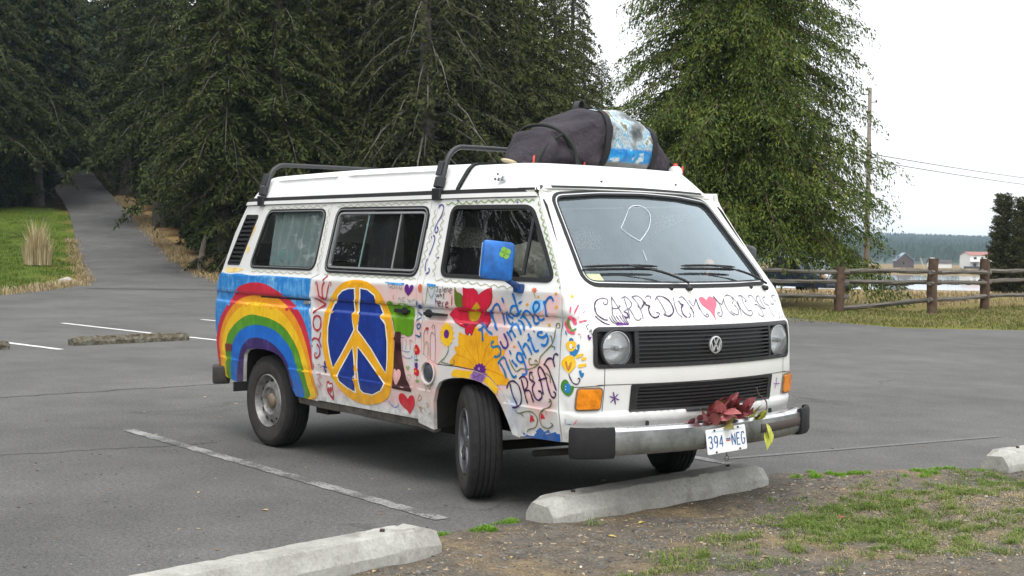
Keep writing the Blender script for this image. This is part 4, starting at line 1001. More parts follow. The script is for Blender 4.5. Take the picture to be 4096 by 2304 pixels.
for s in (-1, 1):
    root = empty('front_seat', (-.36, s*.50, .80), van)
    bm = bmesh.new(); box(bm, (.12,0,.10), (.52,.50,.16), None, .05); bm_obj('seat_cushion', bm, mat('seat_navy', (.018,.022,.035), .9), root, True, angle=50)
    bm = bmesh.new(); box(bm, (-.17,0,.40), (.13,.48,.56), Matrix.Rotation(-.14,3,'Y'), .05); bm_obj('seat_back', bm, mat('seat_navy', (.018,.022,.035), .9), root, True, angle=50)
    bm = bmesh.new(); box(bm, (-.22,0,.585), (.15,.33,.44), Matrix.Rotation(-.14,3,'Y'), .075); bm_obj('seat_cover', bm, SEATP, root, True, angle=60)
bm = bmesh.new(); box(bm, (-2.1,0,1.02), (1.2,1.4,.5), None, .06); bm_obj('rear_bench', bm, mat('bench_dark', (.03,.03,.032), .9), van)
bm = bmesh.new(); box(bm, (-1.2,.70,1.1), (1.5,.3,.65), None, .02); bm_obj('cabinet', bm, mat('cabinet_brown', (.05,.035,.025), .7), van)
def pleats(name, x0, x1, y, z0, z1, amp, mt, n=70, k=36.0):
    v, f = [], []
    for i in range(n+1):
        x = x0+(x1-x0)*i/n; ph = amp*math.sin(x*k*2+.6*math.sin(x*17))
        for j in range(5): t = j/4; v.append((x+.01*math.sin(j+x*9), y(z0+(z1-z0)*t)+ph*(.6+.4*math.sin(t*3+x*3)), z0+(z1-z0)*t))
    f = [(i*5+j, (i+1)*5+j, (i+1)*5+j+1, i*5+j+1) for i in range(n) for j in range(4)]
    return mesh_obj(name, v, f, mt, van, smooth=True)
CURT = mat('curtain_teal', (.42,.50,.49), .9, var=.15, vscale=5); CURD = mat('curtain_dark', (.03,.032,.033), .95)
pleats('curtain', -2.58, -1.80, lambda z: -half_width(-2.2, z)+.085, 1.24, 1.74, .026, CURT, 110, 30.0)
pleats('curtain', -2.9, -.5, lambda z: half_width(-1.5, z)-.07, 1.2, 1.75, .010, CURD, 120)
pleats('curtain', -1.30, -1.0, lambda z: -half_width(-1.2, z)+.10, 1.2, 1.75, .012, CURD, 30)
bm = bmesh.new(); r_ = random.Random(4)
for k in range(7): box(bm, (-2.42+r_.uniform(-.12,.14), -.74+r_.uniform(-.03,.03), 1.34+r_.uniform(-.03,.05)), (r_.uniform(.10,.2), .08, r_.uniform(.06,.12)), Matrix.Rotation(r_.uniform(-.4,.4),3,'Y'), .02)
bm_obj('folded_cloth', bm, mat('cloth_aqua', (.32,.50,.50), .9), van, True, angle=50)
bm = bmesh.new(); r_ = random.Random(8)
for k in range(10): bmesh.ops.create_icosphere(bm, subdivisions=2, radius=r_.uniform(.07,.12), matrix=Matrix.Translation((.20+r_.uniform(-.16,.16), -.56+r_.uniform(-.08,.08), 1.27+r_.uniform(-.05,.14))))
bm_obj('sheepskin', bm, mat('sheepskin_cream', (.36,.36,.29), .95, bump=1.0, bscale=60), van, True)
bm = bmesh.new(); tube(bm, [(-.36,-.10,1.72),(-.22,-.14,1.15)], .02, 8); bm_obj('cabin_pole', bm, mat('pole_pale', (.42,.52,.52), .4), van, True)
bm = bmesh.new(); tube(bm, [(.52,.52,1.30),(.54,.52,1.36)], .012, 6); bmesh.ops.create_uvsphere(bm, u_segments=12, v_segments=8, radius=.034, matrix=Matrix.Translation((.545,.52,1.385))); bm_obj('dash_ornament', bm, mat('ornament_orange', (.72,.30,.12), .5), van, True)
bm = bmesh.new(); box(bm, (-1.05,0,1.35), (.02,1.3,.75)); bm_obj('cabin_bulkhead', bm, DARK, van)
# sticker and hand-drawn outline on the inside of the windscreen
V, T = fill2d([(-.722,1.342),(-.70,1.297),(-.612,1.293),(-.618,1.342)]); sheet('windshield_sticker', V, T, ffn, frontout, mat('sticker_lime', (.52,.62,.28), .6, col2=(.66,.70,.52), vscale=25), wsg, -.008)
SCR = mat('dust_drawing', (.62,.66,.69), .8)
ribbon('dust_drawing', crom([(-.152,1.713),(-.10,1.733),(-.039,1.7345),(-.006,1.71),(-.012,1.674),(-.09,1.60),(-.215,1.526)], 5)+[(-.26,1.555),(-.299,1.597),(-.23,1.65),(-.152,1.713)], .0034, ffn, frontout, SCR, wsg, -.008)
ribbon('dust_drawing', [(-.235,1.475),(-.25,1.43),(-.255,1.41)], .0034, ffn, frontout, SCR, wsg, -.008)
# --- roof bars
BAR = mat('rack_black', (.022,.024,.027), .4)
def roof_bar(xb, label, hang):
    root = empty('roof_bar', (xb,0,1.78)); tag(root, label, 'roof bar', 'roof bars across the van')
    zt = 1.0 if xb > -1 else .92; half = [(0,-.80,.0),(0,-.775,.10*zt),(-.01,-.735,.215*zt),(-.015,-.70,.27*zt),(-.02,-.64,.305*zt),(-.02,-.55,.312*zt)]
    pts = crom(half+[(-.02,0,.315*zt)]+[(x, -y, z) for x, y, z in half[::-1]], 5)
    bm = bmesh.new(); tube(bm, pts, .0165, 10); bm_obj('hoop', bm, BAR, root, True, angle=50)
    for s in (-1, 1):
        bm = bmesh.new(); box(bm, (0,s*.812,.012), (.085,.03,.075), None, .006); box(bm, (0,s*.795,.085), (.07,.04,.07), Matrix.Rotation(s*.28,3,'X'), .006); box(bm, (-.03,s*.765,.17), (.05,.03,.09), Matrix.Rotation(s*.28,3,'X'), .004)
        bm_obj('bar_clamp', bm, BAR, root)
roof_bar(-.47, 'black bent roof bar clamped over the van just behind the bag', 1); roof_bar(-2.69, 'black bent roof bar clamped over the rear end of the van roof', 1)
PAINT = {
 ('painted_sky','S'): [
  ('sky',1,0,0,'-3247,1248 -2846,1249 -2326,1246 -1773,1242 -1800,1089 -1760,909 -1754,694 -1968,796 -2491,903 -3346,761 -3453,887 -3435,1107'),
 ],
 ('painted_rainbow','S'): [
  ('red',2,0,1,'-3268,450 -3329,611 -3352,704 -3312,820 -3216,919 -3073,1009 -2922,1112 -2831,1156 -2684,1183 -2531,1193 -2405,1182 -2280,1152 -2158,1117 -2061,1074 -1920,1000 -1837,905 -1779,792 -1754,694 -1763,610 -2152,535 -2711,478'),
  ('orange',3,0,1,'-3214,441 -3242,599 -3261,710 -3215,816 -3099,925 -2944,1015 -2847,1060 -2668,1091 -2481,1101 -2303,1096 -2198,1071 -2054,1011 -1936,924 -1853,820 -1786,692 -1750,570 -1730,425 -2186,380 -2722,432'),
  ('yellow',4,0,1,'-3179,439 -3190,603 -3183,716 -3112,832 -2968,932 -2806,1003 -2648,1046 -2480,1048 -2280,1026 -2122,970 -1985,879 -1885,768 -1818,664 -1774,526 -1756,424 -2186,382 -2722,432'),
  ('rgreen',5,0,1,'-3085,438 -3112,609 -3075,760 -2967,841 -2805,913 -2641,953 -2491,951 -2312,934 -2155,895 -2035,826 -1934,731 -1876,618 -1839,512 -1830,419 -2185,384 -2722,432'),
  ('blue',6,0,1,'-3006,436 -2991,601 -2961,704 -2871,792 -2740,849 -2583,880 -2419,881 -2259,855 -2137,802 -2034,733 -1971,636 -1917,530 -1904,416 -2184,389 -2724,423'),
  ('purple',7,0,1,'-2909,431 -2852,593 -2792,688 -2698,758 -2582,787 -2436,788 -2311,765 -2205,721 -2115,667 -2070,585 -2033,469 -2171,447 -2527,441 -2787,424'),
 ],
 ('painted_peace_sign','S'): [
  ('gold',2,0,1,'-1241,1247 -1329,1234 -1403,1209 -1475,1162 -1544,1091 -1588,1028 -1614,933 -1620,819 -1588,707 -1526,613 -1454,547 -1344,484 -1189,447 -1045,450 -899,485 -814,543 -777,646 -764,768 -766,919 -800,1023 -870,1119 -940,1185 -1053,1234 -1162,1248'),
  ('white',3,0,0,'-1377,1175 -1303,1193 -1214,1198 -1207,1127 -1216,1112 -1222,1041 -1216,921 -1261,869 -1379,741 -1485,646 -1530,725 -1558,822 -1556,921 -1526,1014 -1486,1089 -1434,1137'),
  ('navy',4,0,0,'-1368,1168 -1299,1185 -1228,1189 -1222,1128 -1231,1112 -1236,1041 -1231,922 -1274,872 -1392,744 -1480,659 -1515,728 -1543,824 -1541,921 -1511,1013 -1472,1087 -1421,1134'),
  ('cobalt',5,0,0,'-1362,1164 -1297,1181 -1236,1184 -1231,1128 -1240,1112 -1245,1040 -1239,923 -1282,873 -1400,746 -1478,666 -1506,729 -1533,824 -1531,921 -1502,1011 -1463,1085 -1413,1131'),
  ('white',3,0,0,'-1164,1201 -1066,1194 -982,1160 -928,1098 -892,1052 -850,976 -828,870 -826,763 -845,667 -921,721 -1019,806 -1119,876 -1188,922 -1191,1030 -1189,1045 -1173,1108 -1163,1132'),
  ('navy',4,0,0,'-1149,1192 -1072,1187 -992,1154 -941,1094 -905,1049 -863,975 -841,869 -840,762 -848,675 -909,725 -1007,811 -1108,882 -1174,925 -1175,1029 -1174,1044 -1158,1107 -1148,1131'),
  ('cobalt',5,0,0,'-1141,1187 -1075,1182 -998,1151 -948,1091 -913,1047 -871,974 -850,868 -848,762 -851,680 -902,728 -1000,814 -1101,885 -1165,927 -1165,1028 -1165,1043 -1150,1107 -1140,1131'),
  ('white',3,0,0,'-1237,814 -1214,735 -1203,641 -1214,507 -1332,533 -1420,568 -1443,601 -1398,653 -1323,731'),
  ('navy',4,0,0,'-1240,806 -1228,734 -1218,639 -1227,519 -1322,541 -1407,574 -1428,602 -1385,651 -1310,728'),
  ('cobalt',5,0,0,'-1242,801 -1237,733 -1227,638 -1234,527 -1316,545 -1399,577 -1419,602 -1377,649 -1302,727'),
  ('white',3,0,0,'-1180,820 -1073,759 -973,689 -859,601 -917,549 -1017,513 -1128,515 -1168,536 -1180,594 -1192,688'),
  ('navy',4,0,0,'-1174,811 -1085,753 -985,683 -874,599 -926,554 -1018,521 -1120,523 -1154,541 -1164,596 -1178,690'),
  ('cobalt',5,0,0,'-1171,806 -1092,750 -992,680 -883,598 -931,557 -1018,526 -1114,528 -1146,544 -1156,598 -1169,691'),
 ],
 ('painted_lettering','S'): [
  ('redink',3,13.1,1,'-1717,722 -1708,706 -1678,711 -1650,740 -1660,778 -1692,799'),
  ('redink',3,13.1,1,'-1749,779 -1760,811 -1724,837 -1673,830 -1648,805 -1632,780'),
  ('redink',3,13.1,1,'-1642,884 -1651,851 -1673,823'),
  ('redink',3,6.2,1,'-1708,706 -1723,721 -1713,738 -1691,733'),
  ('redink',3,15,1,'-1691,993 -1726,978 -1741,945 -1725,906 -1687,892 -1652,910 -1639,950 -1652,982 -1691,993'),
  ('redink',3,12.5,1,'-1746,1007 -1682,1040 -1595,1071'),
  ('redink',3,12.5,1,'-1595,1075 -1648,1087 -1715,1111'),
  ('redink',3,11.2,1,'-1684,1130 -1627,1114 -1574,1111'),
  ('redink',3,11.2,1,'-1574,1111 -1559,1162 -1541,1208'),
  ('redink',3,11.2,1,'-1621,1114 -1628,1186 -1598,1226'),
  ('redink',3,11.2,1,'-1665,1126 -1685,1171 -1692,1210'),
  ('redink',3,11.2,1,'-1623,1232 -1598,1252 -1576,1266'),
  ('redink',3,5.6,1,'-1541,1208 -1527,1225 -1511,1216 -1526,1196'),
  ('redink',3,5.6,1,'-1692,1210 -1702,1223 -1715,1213 -1704,1200'),
  ('ink',3,3.7,1,'-1684,658 -1646,664'),
  ('ink',3,3.7,1,'-1665,660 -1665,637'),
  ('ink',3,3.7,1,'-1646,658 -1642,642 -1628,649'),
  ('pinkink',3,6.2,1,'-1695,591 -1651,601 -1667,574'),
  ('pinkink',3,6.2,1,'-1701,531 -1665,488'),
  ('pinkink',3,6.2,1,'-1671,553 -1640,516'),
  ('pinkink',3,6.2,1,'-1702,557 -1627,584'),
  ('pinkink',3,6.2,1,'-1693,505 -1631,531'),
  ('pinkink',3,6.2,1,'-1694,565 -1663,528'),
  ('greyink',3,3,1,'-840,1226 -814,1230'),
  ('greyink',3,3,1,'-828,1228 -830,1208'),
  ('greyink',3,3,1,'-805,1221 -811,1211 -799,1209 -797,1219 -805,1222'),
  ('greyink',3,3,1,'-785,1233 -782,1207 -759,1211 -759,1227 -785,1233'),
  ('greyink',3,3,1,'-745,1205 -736,1223 -725,1205'),
  ('greyink',3,3,1,'-705,1203 -705,1221 -685,1200 -677,1222'),
  ('greyink',3,3,1,'-764,1170 -775,1152 -772,1144 -758,1146'),
  ('greyink',3,3,1,'-715,1130 -706,1155 -689,1130 -681,1156'),
  ('greyink',3,3,1,'-642,1157 -667,1150 -666,1129 -638,1133'),
  ('greyink',3,3,1,'-665,1142 -644,1144'),
  ('greyink',3,3,1,'-608,1152 -616,1145 -599,1138 -610,1131'),
  ('greyink',3,3,1,'-588,1143 -596,1133 -585,1129 -574,1136 -588,1143'),
  ('greyink',3,3,1,'-560,1130 -560,1148 -541,1139 -538,1152'),
  ('indigo',3,3,1,'-699,901 -674,907 -643,907'),
  ('indigo',3,3,1,'-662,903 -661,830'),
  ('indigo',3,3,1,'-634,895 -623,880 -633,831'),
  ('indigo',3,3,1,'-577,835 -584,895 -553,884'),
  ('indigo',3,3.5,1,'-675,828 -622,821 -583,826'),
  ('indigo',3,3.5,1,'-671,799 -641,786 -602,783 -569,789 -555,800'),
  ('teal',3,10,1,'-532,933 -477,924 -475,953'),
  ('teal',3,10,1,'-494,1003 -511,987 -497,970 -475,984 -478,1000 -494,1003'),
  ('teal',3,10,1,'-520,1073 -465,1047'),
  ('teal',3,10,1,'-519,1020 -465,1046'),
  ('cobalt2',3,8.7,1,'-528,1098 -463,1098'),
  ('cobalt2',3,8.7,1,'-521,1101 -515,1140'),
  ('cobalt2',3,8.7,1,'-497,1103 -483,1122'),
  ('cobalt2',3,8.7,1,'-468,1104 -464,1132'),
  ('cobalt2',3,12,1,'-499,1112 -450,1108'),
  ('orangeink',3,4.7,1,'-487,574 -525,518'),
  ('orangeink',3,4.7,1,'-491,570 -466,550 -504,527'),
  ('orangeink',3,4.7,1,'-526,510 -465,453'),
  ('orangeink',3,4.7,1,'-428,524 -401,516 -420,495'),
  ('orangeink',3,4.7,1,'-451,499 -438,464'),
  ('orangeink',3,4.7,1,'-415,451 -387,469'),
  ('orangeink',3,4.7,1,'-510,493 -460,487'),
  ('greygreen',3,4.2,1,'-364,1163 -391,1192 -403,1222 -384,1232 -365,1219 -343,1233 -328,1223 -342,1190 -364,1163'),
  ('ink',3,4.2,1,'-321,1229 -291,1235'),
  ('ink',3,4.2,1,'-302,1233 -302,1208 -317,1206'),
  ('ink',3,4.2,1,'-280,1218 -283,1202 -269,1203 -269,1218 -280,1218'),
  ('ink',3,4.2,1,'-253,1238 -247,1204'),
  ('ink',3,4.2,1,'-236,1215 -218,1218 -222,1226 -236,1221 -234,1204 -218,1205'),
  ('ink',3,4.2,1,'-207,1203 -208,1224 -197,1227 -189,1204'),
  ('ink',3,4.2,1,'-183,1215 -162,1217 -165,1228 -179,1223 -179,1202 -158,1201'),
  ('ink',3,4.2,1,'-320,1190 -309,1171 -298,1187 -290,1172 -283,1192'),
  ('ink',3,4.2,1,'-276,1173 -267,1192 -257,1171'),
  ('ink',3,4.2,1,'-272,1181 -257,1182'),
  ('ink',3,4.2,1,'-232,1191 -247,1189 -236,1176 -246,1161'),
  ('maroon',3,6.1,1,'-323,1166 -319,1125'),
  ('maroon',3,6.1,1,'-319,1143 -304,1148 -298,1126'),
  ('maroon',3,6.1,1,'-289,1131 -268,1138 -275,1147 -290,1140 -289,1120 -267,1119'),
  ('maroon',3,6.1,1,'-253,1145 -251,1109'),
  ('maroon',3,6.1,1,'-251,1137 -235,1144'),
  ('maroon',3,6.1,1,'-217,1130 -195,1137 -203,1147 -217,1138 -216,1115 -191,1116'),
  ('maroon',3,6.1,1,'-157,1188 -160,1128'),
  ('maroon',3,6.1,1,'-155,1116 -152,1111'),
 ],
 ('painted_hearts','S'): [
  ('redink',1,0,1,'-1532,546 -1502,552 -1504,509 -1499,470 -1507,430 -1546,453 -1577,483 -1583,522 -1567,556 -1544,558'),
  ('white',2,0,1,'-1539,536 -1511,538 -1511,502 -1511,463 -1542,473 -1566,497 -1570,523 -1556,544'),
  ('redink',3,0,1,'-1539,508 -1538,512 -1533,520 -1522,523 -1512,518 -1510,506 -1516,494 -1525,482 -1530,473 -1531,470 -1533,473 -1541,479 -1554,486 -1565,495 -1567,507 -1560,516 -1549,517 -1541,512'),
  ('indigo',1,0,1,'-1532,648 -1579,645 -1610,622 -1603,647 -1641,657 -1594,660 -1569,683 -1570,658'),
  ('violet',1,0,1,'-601,1216 -584,1232 -566,1236 -555,1225 -562,1206 -583,1186 -608,1168 -625,1177 -644,1192 -650,1211 -643,1231 -625,1239 -607,1230'),
  ('orangered',1,0,1,'-458,1219 -460,1208 -466,1199 -476,1193 -487,1193 -496,1198 -503,1206 -506,1218 -504,1229 -499,1238 -493,1243 -482,1243 -470,1239 -460,1230'),
  ('redheart',1,0,1,'-620,531 -597,550 -570,558 -552,549 -546,523 -555,492 -582,463 -611,436 -639,457 -682,475 -714,503 -717,537 -699,555 -668,560 -640,548'),
  ('paleleaf',1,0,1,'-608,729 -607,732 -602,736 -595,737 -589,733 -589,725 -595,718 -602,711 -606,706 -607,704 -608,706 -612,710 -620,716 -626,722 -626,730 -620,735 -613,736 -608,731'),
  ('paleleaf',3,2.7,1,'-594,675 -593,678 -589,683 -581,684 -575,679 -575,671 -581,662 -588,655 -593,649 -595,646 -595,649 -599,654 -606,660 -612,668 -612,676 -606,682 -599,682 -594,678 -594,675'),
 ],
 ('painted_flowers','S'): [
  ('indigo',1,0,1,'-1572,680 -1575,671 -1582,666 -1590,665 -1597,670 -1600,678 -1597,687 -1590,692 -1582,693 -1575,688'),
  ('indigo',1,0,1,'-1571,624 -1575,616 -1582,611 -1590,610 -1596,615 -1597,622 -1592,630 -1585,636 -1577,636 -1572,632'),
  ('redheart',1,0,1,'-544,851 -532,868 -509,872 -493,858 -480,840 -486,821 -515,811 -541,817'),
  ('orange',2,0,1,'-508,841 -510,836 -516,832 -523,832 -529,835 -531,840 -529,845 -524,849 -516,849 -511,846'),
  ('oliveink',3,4.3,1,'-517,812 -515,786'),
  ('oliveink',1,0,1,'-494,780 -498,776 -507,774 -519,773 -529,774 -532,777 -529,781 -519,784 -507,785 -498,783'),
  ('violet',1,0,1,'-533,757 -508,763 -501,746 -507,724 -527,730'),
  ('redheart',2,0,1,'-539,725 -517,727 -488,716 -491,688 -510,681 -536,692 -544,706'),
  ('orange',3,0,1,'-513,710 -514,706 -519,704 -524,703 -529,705 -531,709 -529,713 -525,716 -519,716 -515,714'),
  ('oliveink',3,4.3,1,'-509,681 -506,661'),
  ('paleleaf',1,0,1,'-485,654 -490,648 -501,644 -514,643 -524,645 -527,650 -522,656 -512,660 -499,661 -489,659'),
 ],
 ('painted_sky_patch','S'): [
  ('sky',1,0,1,'-876,1245 -770,1243 -663,1244 -674,1230 -754,1230 -835,1236'),
  ('sky',1,0,1,'-418,1248 -373,1247 -327,1244 -328,1233 -373,1232 -407,1233'),
  ('palesky',0,0,1,'525,1160 564,1186 626,1188 637,1146 611,1126 564,1115 527,1127'),
 ],
 ('painted_tree','S'): [
  ('leaf',2,0,1,'-838,1120 -812,1129 -780,1119 -773,1107 -729,1107 -717,1116 -677,1119 -627,1116 -610,1107 -578,1099 -557,1090 -554,1056 -545,1025 -546,980 -554,945 -568,928 -612,916 -646,926 -674,925 -691,941 -748,936 -766,968 -778,1006 -822,1056 -851,1093'),
  ('bark',3,0,0,'-751,933 -725,941 -680,940 -685,892 -678,828 -747,824 -753,884 -768,893 -754,907'),
  ('bark',3,0,0,'-752,870 -681,875 -678,830 -674,800 -660,753 -640,698 -620,655 -600,623 -570,588 -580,576 -678,578 -778,580 -785,585 -771,642 -760,719 -757,802'),
  ('peach',4,0,1,'-741,705 -729,695 -709,707 -685,700 -680,672 -701,640 -743,606 -762,635 -760,681 -756,704'),
 ],
 ('painted_smiley','S'): [
  ('blue',3,5.1,1,'-833,498 -816,477 -778,462 -750,466 -726,484'),
  ('greyink',3,3.1,1,'-796,533 -792,518'),
  ('greyink',3,3.1,1,'-766,532 -765,517'),
 ],
 ('painted_vine','S'): [
  ('oliveink',3,3.1,1,'-433,653 -416,606 -417,592'),
  ('oliveink',3,3.1,1,'-405,637 -384,617 -361,601'),
  ('oliveink',3,3.1,1,'-334,651 -368,633 -390,605'),
  ('oliveink',3,4.2,1,'-439,813 -434,875 -439,936 -424,967 -401,964 -405,938'),
  ('oliveink',3,4.2,1,'-320,773 -318,882 -323,969 -335,1003 -353,993 -349,976'),
  ('oliveink',3,4.2,1,'-369,800 -371,922 -353,958 -326,943'),
  ('oliveink',3,4.2,1,'-395,785 -392,877 -408,898 -419,876'),
  ('oliveink',3,4.2,1,'-407,1233 -413,1183 -427,1125'),
  ('redink',1,0,1,'-389,977 -394,970 -407,967 -419,969 -425,975 -420,982 -407,986 -394,984'),
  ('oliveink',3,6.7,1,'743,1044 760,1045 758,1066 740,1069 732,1053 741,1012 725,960 674,915 635,879 628,846 584,819 534,806 483,806 440,788 400,819 375,851'),
  ('oliveink',3,6.7,1,'725,965 715,996 700,1000'),
  ('oliveink',3,6.7,1,'717,945 745,943 746,929'),
  ('oliveink',3,6.7,1,'629,841 589,838 554,835 544,863 565,867'),
  ('oliveink',3,6.7,1,'617,850 601,863 592,852'),
  ('oliveink',3,6.7,1,'726,659 740,660 745,642 720,616 679,602 650,581'),
  ('oliveink',3,6.7,1,'565,789 589,763 578,734'),
  ('oliveink',3,6.7,1,'686,799 723,784 734,748'),
  ('oliveink',3,6.7,1,'431,572 463,557 533,575 588,574 622,542 600,496 542,475 523,459'),
  ('oliveink',3,6.7,1,'721,644 743,654 734,624 679,598 641,565 656,510 708,502 748,524 728,533'),
  ('oliveink',3,6.7,1,'475,562 506,543'),
  ('oliveink',3,6.7,1,'694,592 707,573'),
  ('redheart',1,0,0,'564,561 585,552 594,525 570,525 560,513 554,526'),
  ('redheart',1,0,0,'657,578 676,569 686,549 663,550 651,542 649,559'),
  ('vineink',3,4.7,1,'-2589,1732 -2557,1724 -2533,1731 -2511,1741 -2478,1731 -2449,1725 -2424,1730 -2404,1743 -2371,1731 -2342,1726 -2318,1731 -2298,1744 -2266,1731 -2237,1727 -2214,1732 -2195,1745 -2163,1733 -2135,1728 -2112,1734 -2092,1745 -2062,1735 -2034,1729 -2012,1736 -1991,1745 -1962,1737 -1934,1730 -1913,1739 -1892,1745 -1865,1740 -1836,1730 -1816,1741 -1795,1746 -1768,1742'),
  ('vineink',3,4.7,1,'-1625,1736 -1598,1729 -1576,1735 -1556,1743 -1529,1734 -1503,1729 -1481,1734 -1462,1744 -1434,1733 -1409,1729 -1388,1733 -1369,1745 -1342,1733 -1317,1730 -1296,1734 -1278,1745 -1251,1734 -1227,1730 -1206,1735 -1188,1745 -1162,1736 -1138,1731 -1118,1737 -1100,1745 -1075,1738 -1051,1732 -1032,1739 -1013,1745 -989,1741 -964,1732 -947,1742 -927,1746 -905,1743 -880,1733 -863,1743 -843,1747 -821,1744 -796,1733 -780,1744 -761,1748 -738,1744 -714,1734 -697,1744 -679,1748 -657,1744 -633,1735 -616,1743 -598,1748 -576,1742'),
  ('vineink',3,4.7,1,'-1719,1720 -1732,1707 -1721,1693 -1707,1678 -1722,1666 -1732,1654 -1724,1640 -1706,1624 -1724,1613 -1732,1600 -1725,1586 -1704,1571 -1724,1559 -1731,1547 -1723,1533 -1703,1518 -1722,1506 -1729,1493 -1721,1479 -1703,1464 -1719,1452 -1727,1440 -1717,1426 -1705,1411 -1719,1399 -1733,1387 -1721,1373 -1712,1358 -1723,1346 -1740,1335 -1725,1320 -1718,1306 -1728,1294'),
  ('vineink',3,4.7,1,'-2657,1273 -2624,1267 -2597,1272 -2570,1279 -2540,1271 -2509,1267 -2483,1271 -2457,1279 -2427,1270 -2396,1266 -2371,1270 -2347,1279 -2316,1270 -2287,1266 -2262,1270 -2238,1279 -2208,1270 -2179,1266 -2155,1270 -2131,1279 -2102,1271 -2073,1267 -2049,1272 -2025,1279 -1998,1273 -1969,1267 -1946,1274 -1922,1279 -1895,1274 -1867,1267 -1845,1275 -1821,1279 -1795,1276'),
  ('vineink',3,4.7,1,'-1632,1277 -1605,1271 -1582,1276 -1559,1283 -1532,1275 -1507,1270 -1483,1274 -1461,1282 -1435,1273 -1409,1269 -1387,1272 -1365,1282 -1339,1272 -1314,1268 -1292,1271 -1271,1281 -1245,1271 -1220,1268 -1199,1271 -1178,1280 -1153,1272 -1128,1267 -1107,1272 -1086,1279 -1062,1273 -1038,1267 -1018,1273 -997,1278 -973,1274 -948,1266 -929,1274 -908,1278 -886,1275 -860,1266 -842,1275 -822,1278 -799,1275 -774,1265 -757,1275 -736,1278 -714,1274 -690,1265 -672,1273 -652,1277 -630,1273 -606,1265 -589,1272 -569,1276 -547,1271'),
  ('vineink',3,4.7,1,'-474,1696 -487,1685 -477,1671 -465,1657 -480,1646 -490,1634 -483,1621 -467,1606 -485,1596 -493,1584 -487,1571 -469,1556 -489,1545 -496,1534 -490,1520 -473,1505 -494,1496 -503,1484 -497,1471 -482,1456 -500,1446 -511,1435 -503,1421 -492,1406 -506,1396 -519,1385 -508,1371 -500,1357 -511,1346 -528,1335 -514,1321 -508,1307 -517,1296'),
  ('vinegreen',3,6,1,'-376,1732 -355,1725 -339,1731 -324,1740 -301,1731 -281,1726 -265,1731 -251,1742 -228,1731 -209,1727 -193,1731 -180,1743 -158,1732 -139,1728 -124,1733 -112,1745 -91,1734 -73,1730 -59,1735 -46,1745 -27,1736 -9,1732 5,1738 18,1746 36,1740 53,1733 66,1741 80,1747 97,1742 115,1733 127,1742 141,1747 157,1743 175,1732 187,1743 200,1747 216,1743 234,1731 246,1743 259,1746 275,1742 292,1731 304,1741 317,1746 333,1740 350,1731 361,1739 374,1745 390,1738'),
  ('vineink',3,4.7,1,'-390,1707 -401,1696 -390,1684 -375,1671 -390,1661 -399,1650 -390,1638 -371,1625 -390,1615 -397,1604 -389,1592 -368,1578 -388,1569 -395,1558 -386,1545 -365,1532 -384,1522 -391,1511 -382,1499 -364,1486 -381,1476 -390,1466 -379,1453 -365,1440 -378,1430 -390,1420 -376,1407 -365,1395 -375,1384 -391,1374 -373,1361 -365,1349 -372,1338 -392,1329 -372,1316 -364,1304 -372,1293'),
  ('vinegreen',3,6,1,'428,1732 425,1720 438,1711 454,1703 449,1691 448,1680 460,1671 478,1663 471,1651 471,1640 482,1631 502,1623 494,1611 495,1600 506,1591 526,1584 519,1572 519,1561 532,1552 550,1545 545,1533 546,1522 560,1514 576,1506 574,1495 572,1484 588,1476 602,1468 602,1457 598,1445 617,1438 629,1430 630,1419 624,1407 644,1400 656,1392 658,1382 650,1369 671,1363 682,1355 684,1344 679,1332 698,1326 711,1318 712,1307 708,1295 725,1289 739,1281 738,1270 740,1259 756,1252 774,1245 773,1234'),
  ('vineink',3,4.7,1,'-352,1275 -328,1268 -306,1273 -285,1280 -262,1271 -237,1265 -217,1269 -197,1278 -173,1267 -150,1262 -130,1265 -112,1275 -88,1264 -65,1260 -46,1263 -29,1272 -5,1262 16,1257 35,1260 52,1268 75,1259 96,1253 114,1257 131,1263 153,1256 175,1249 192,1255 209,1259 230,1254 252,1245 268,1252 285,1255 306,1251 328,1240 343,1249 360,1251 380,1247'),
 ],
 ('painted_red_flower','S'): [
  ('dleaf',1,0,1,'-135,1237 -113,1211 -78,1201 -54,1183 -50,1154 -62,1119 -118,1125 -136,1163'),
  ('crimsonedge',2,0,0,'-60,1237 -18,1232 41,1236 77,1218 86,1199 111,1216 155,1234 197,1245 210,1197 201,1155 179,1129 157,1115 182,1100 185,1055 178,1014 94,1032 65,1015 34,958 10,978 -2,959 -28,972 -32,1001 -75,1011 -128,1028 -164,1051 -198,1072 -172,1094 -126,1116 -53,1124 -63,1157 -54,1196'),
  ('crimson',3,0,0,'-54,1234 -19,1229 40,1233 73,1217 84,1193 113,1214 157,1232 195,1242 206,1197 197,1156 176,1130 150,1114 177,1098 181,1056 175,1017 91,1035 61,1017 33,964 9,983 -4,964 -23,974 -27,1003 -73,1014 -126,1030 -160,1053 -192,1073 -168,1093 -124,1114 -47,1121 -59,1158 -50,1196'),
  ('mustard',4,0,0,'76,1159 107,1127 99,1089 77,1050 27,1039 -3,1052 -11,1105 32,1117'),
 ],
 ('painted_sunflower','S'): [
  ('gold',1,0,0,'65,1021 82,1034 118,999 136,970 168,993 191,966 268,976 266,941 301,899 336,897 328,870 298,841 277,815 308,777 355,752 385,739 365,705 274,697 240,722 179,750 70,762 -167,768 -173,798 -140,830 -112,849 -132,888 -91,891 -94,940 -86,976 -45,966 -4,962 37,960'),
  ('amber',2,4.2,1,'-40,909 41,839 89,801'),
  ('amber',2,4.2,1,'63,991 85,909 109,807'),
  ('amber',2,4.2,1,'208,946 160,873 136,809'),
  ('amber',2,4.2,1,'-112,845 0,823 63,786'),
  ('amber',2,4.2,1,'289,882 201,826 157,790'),
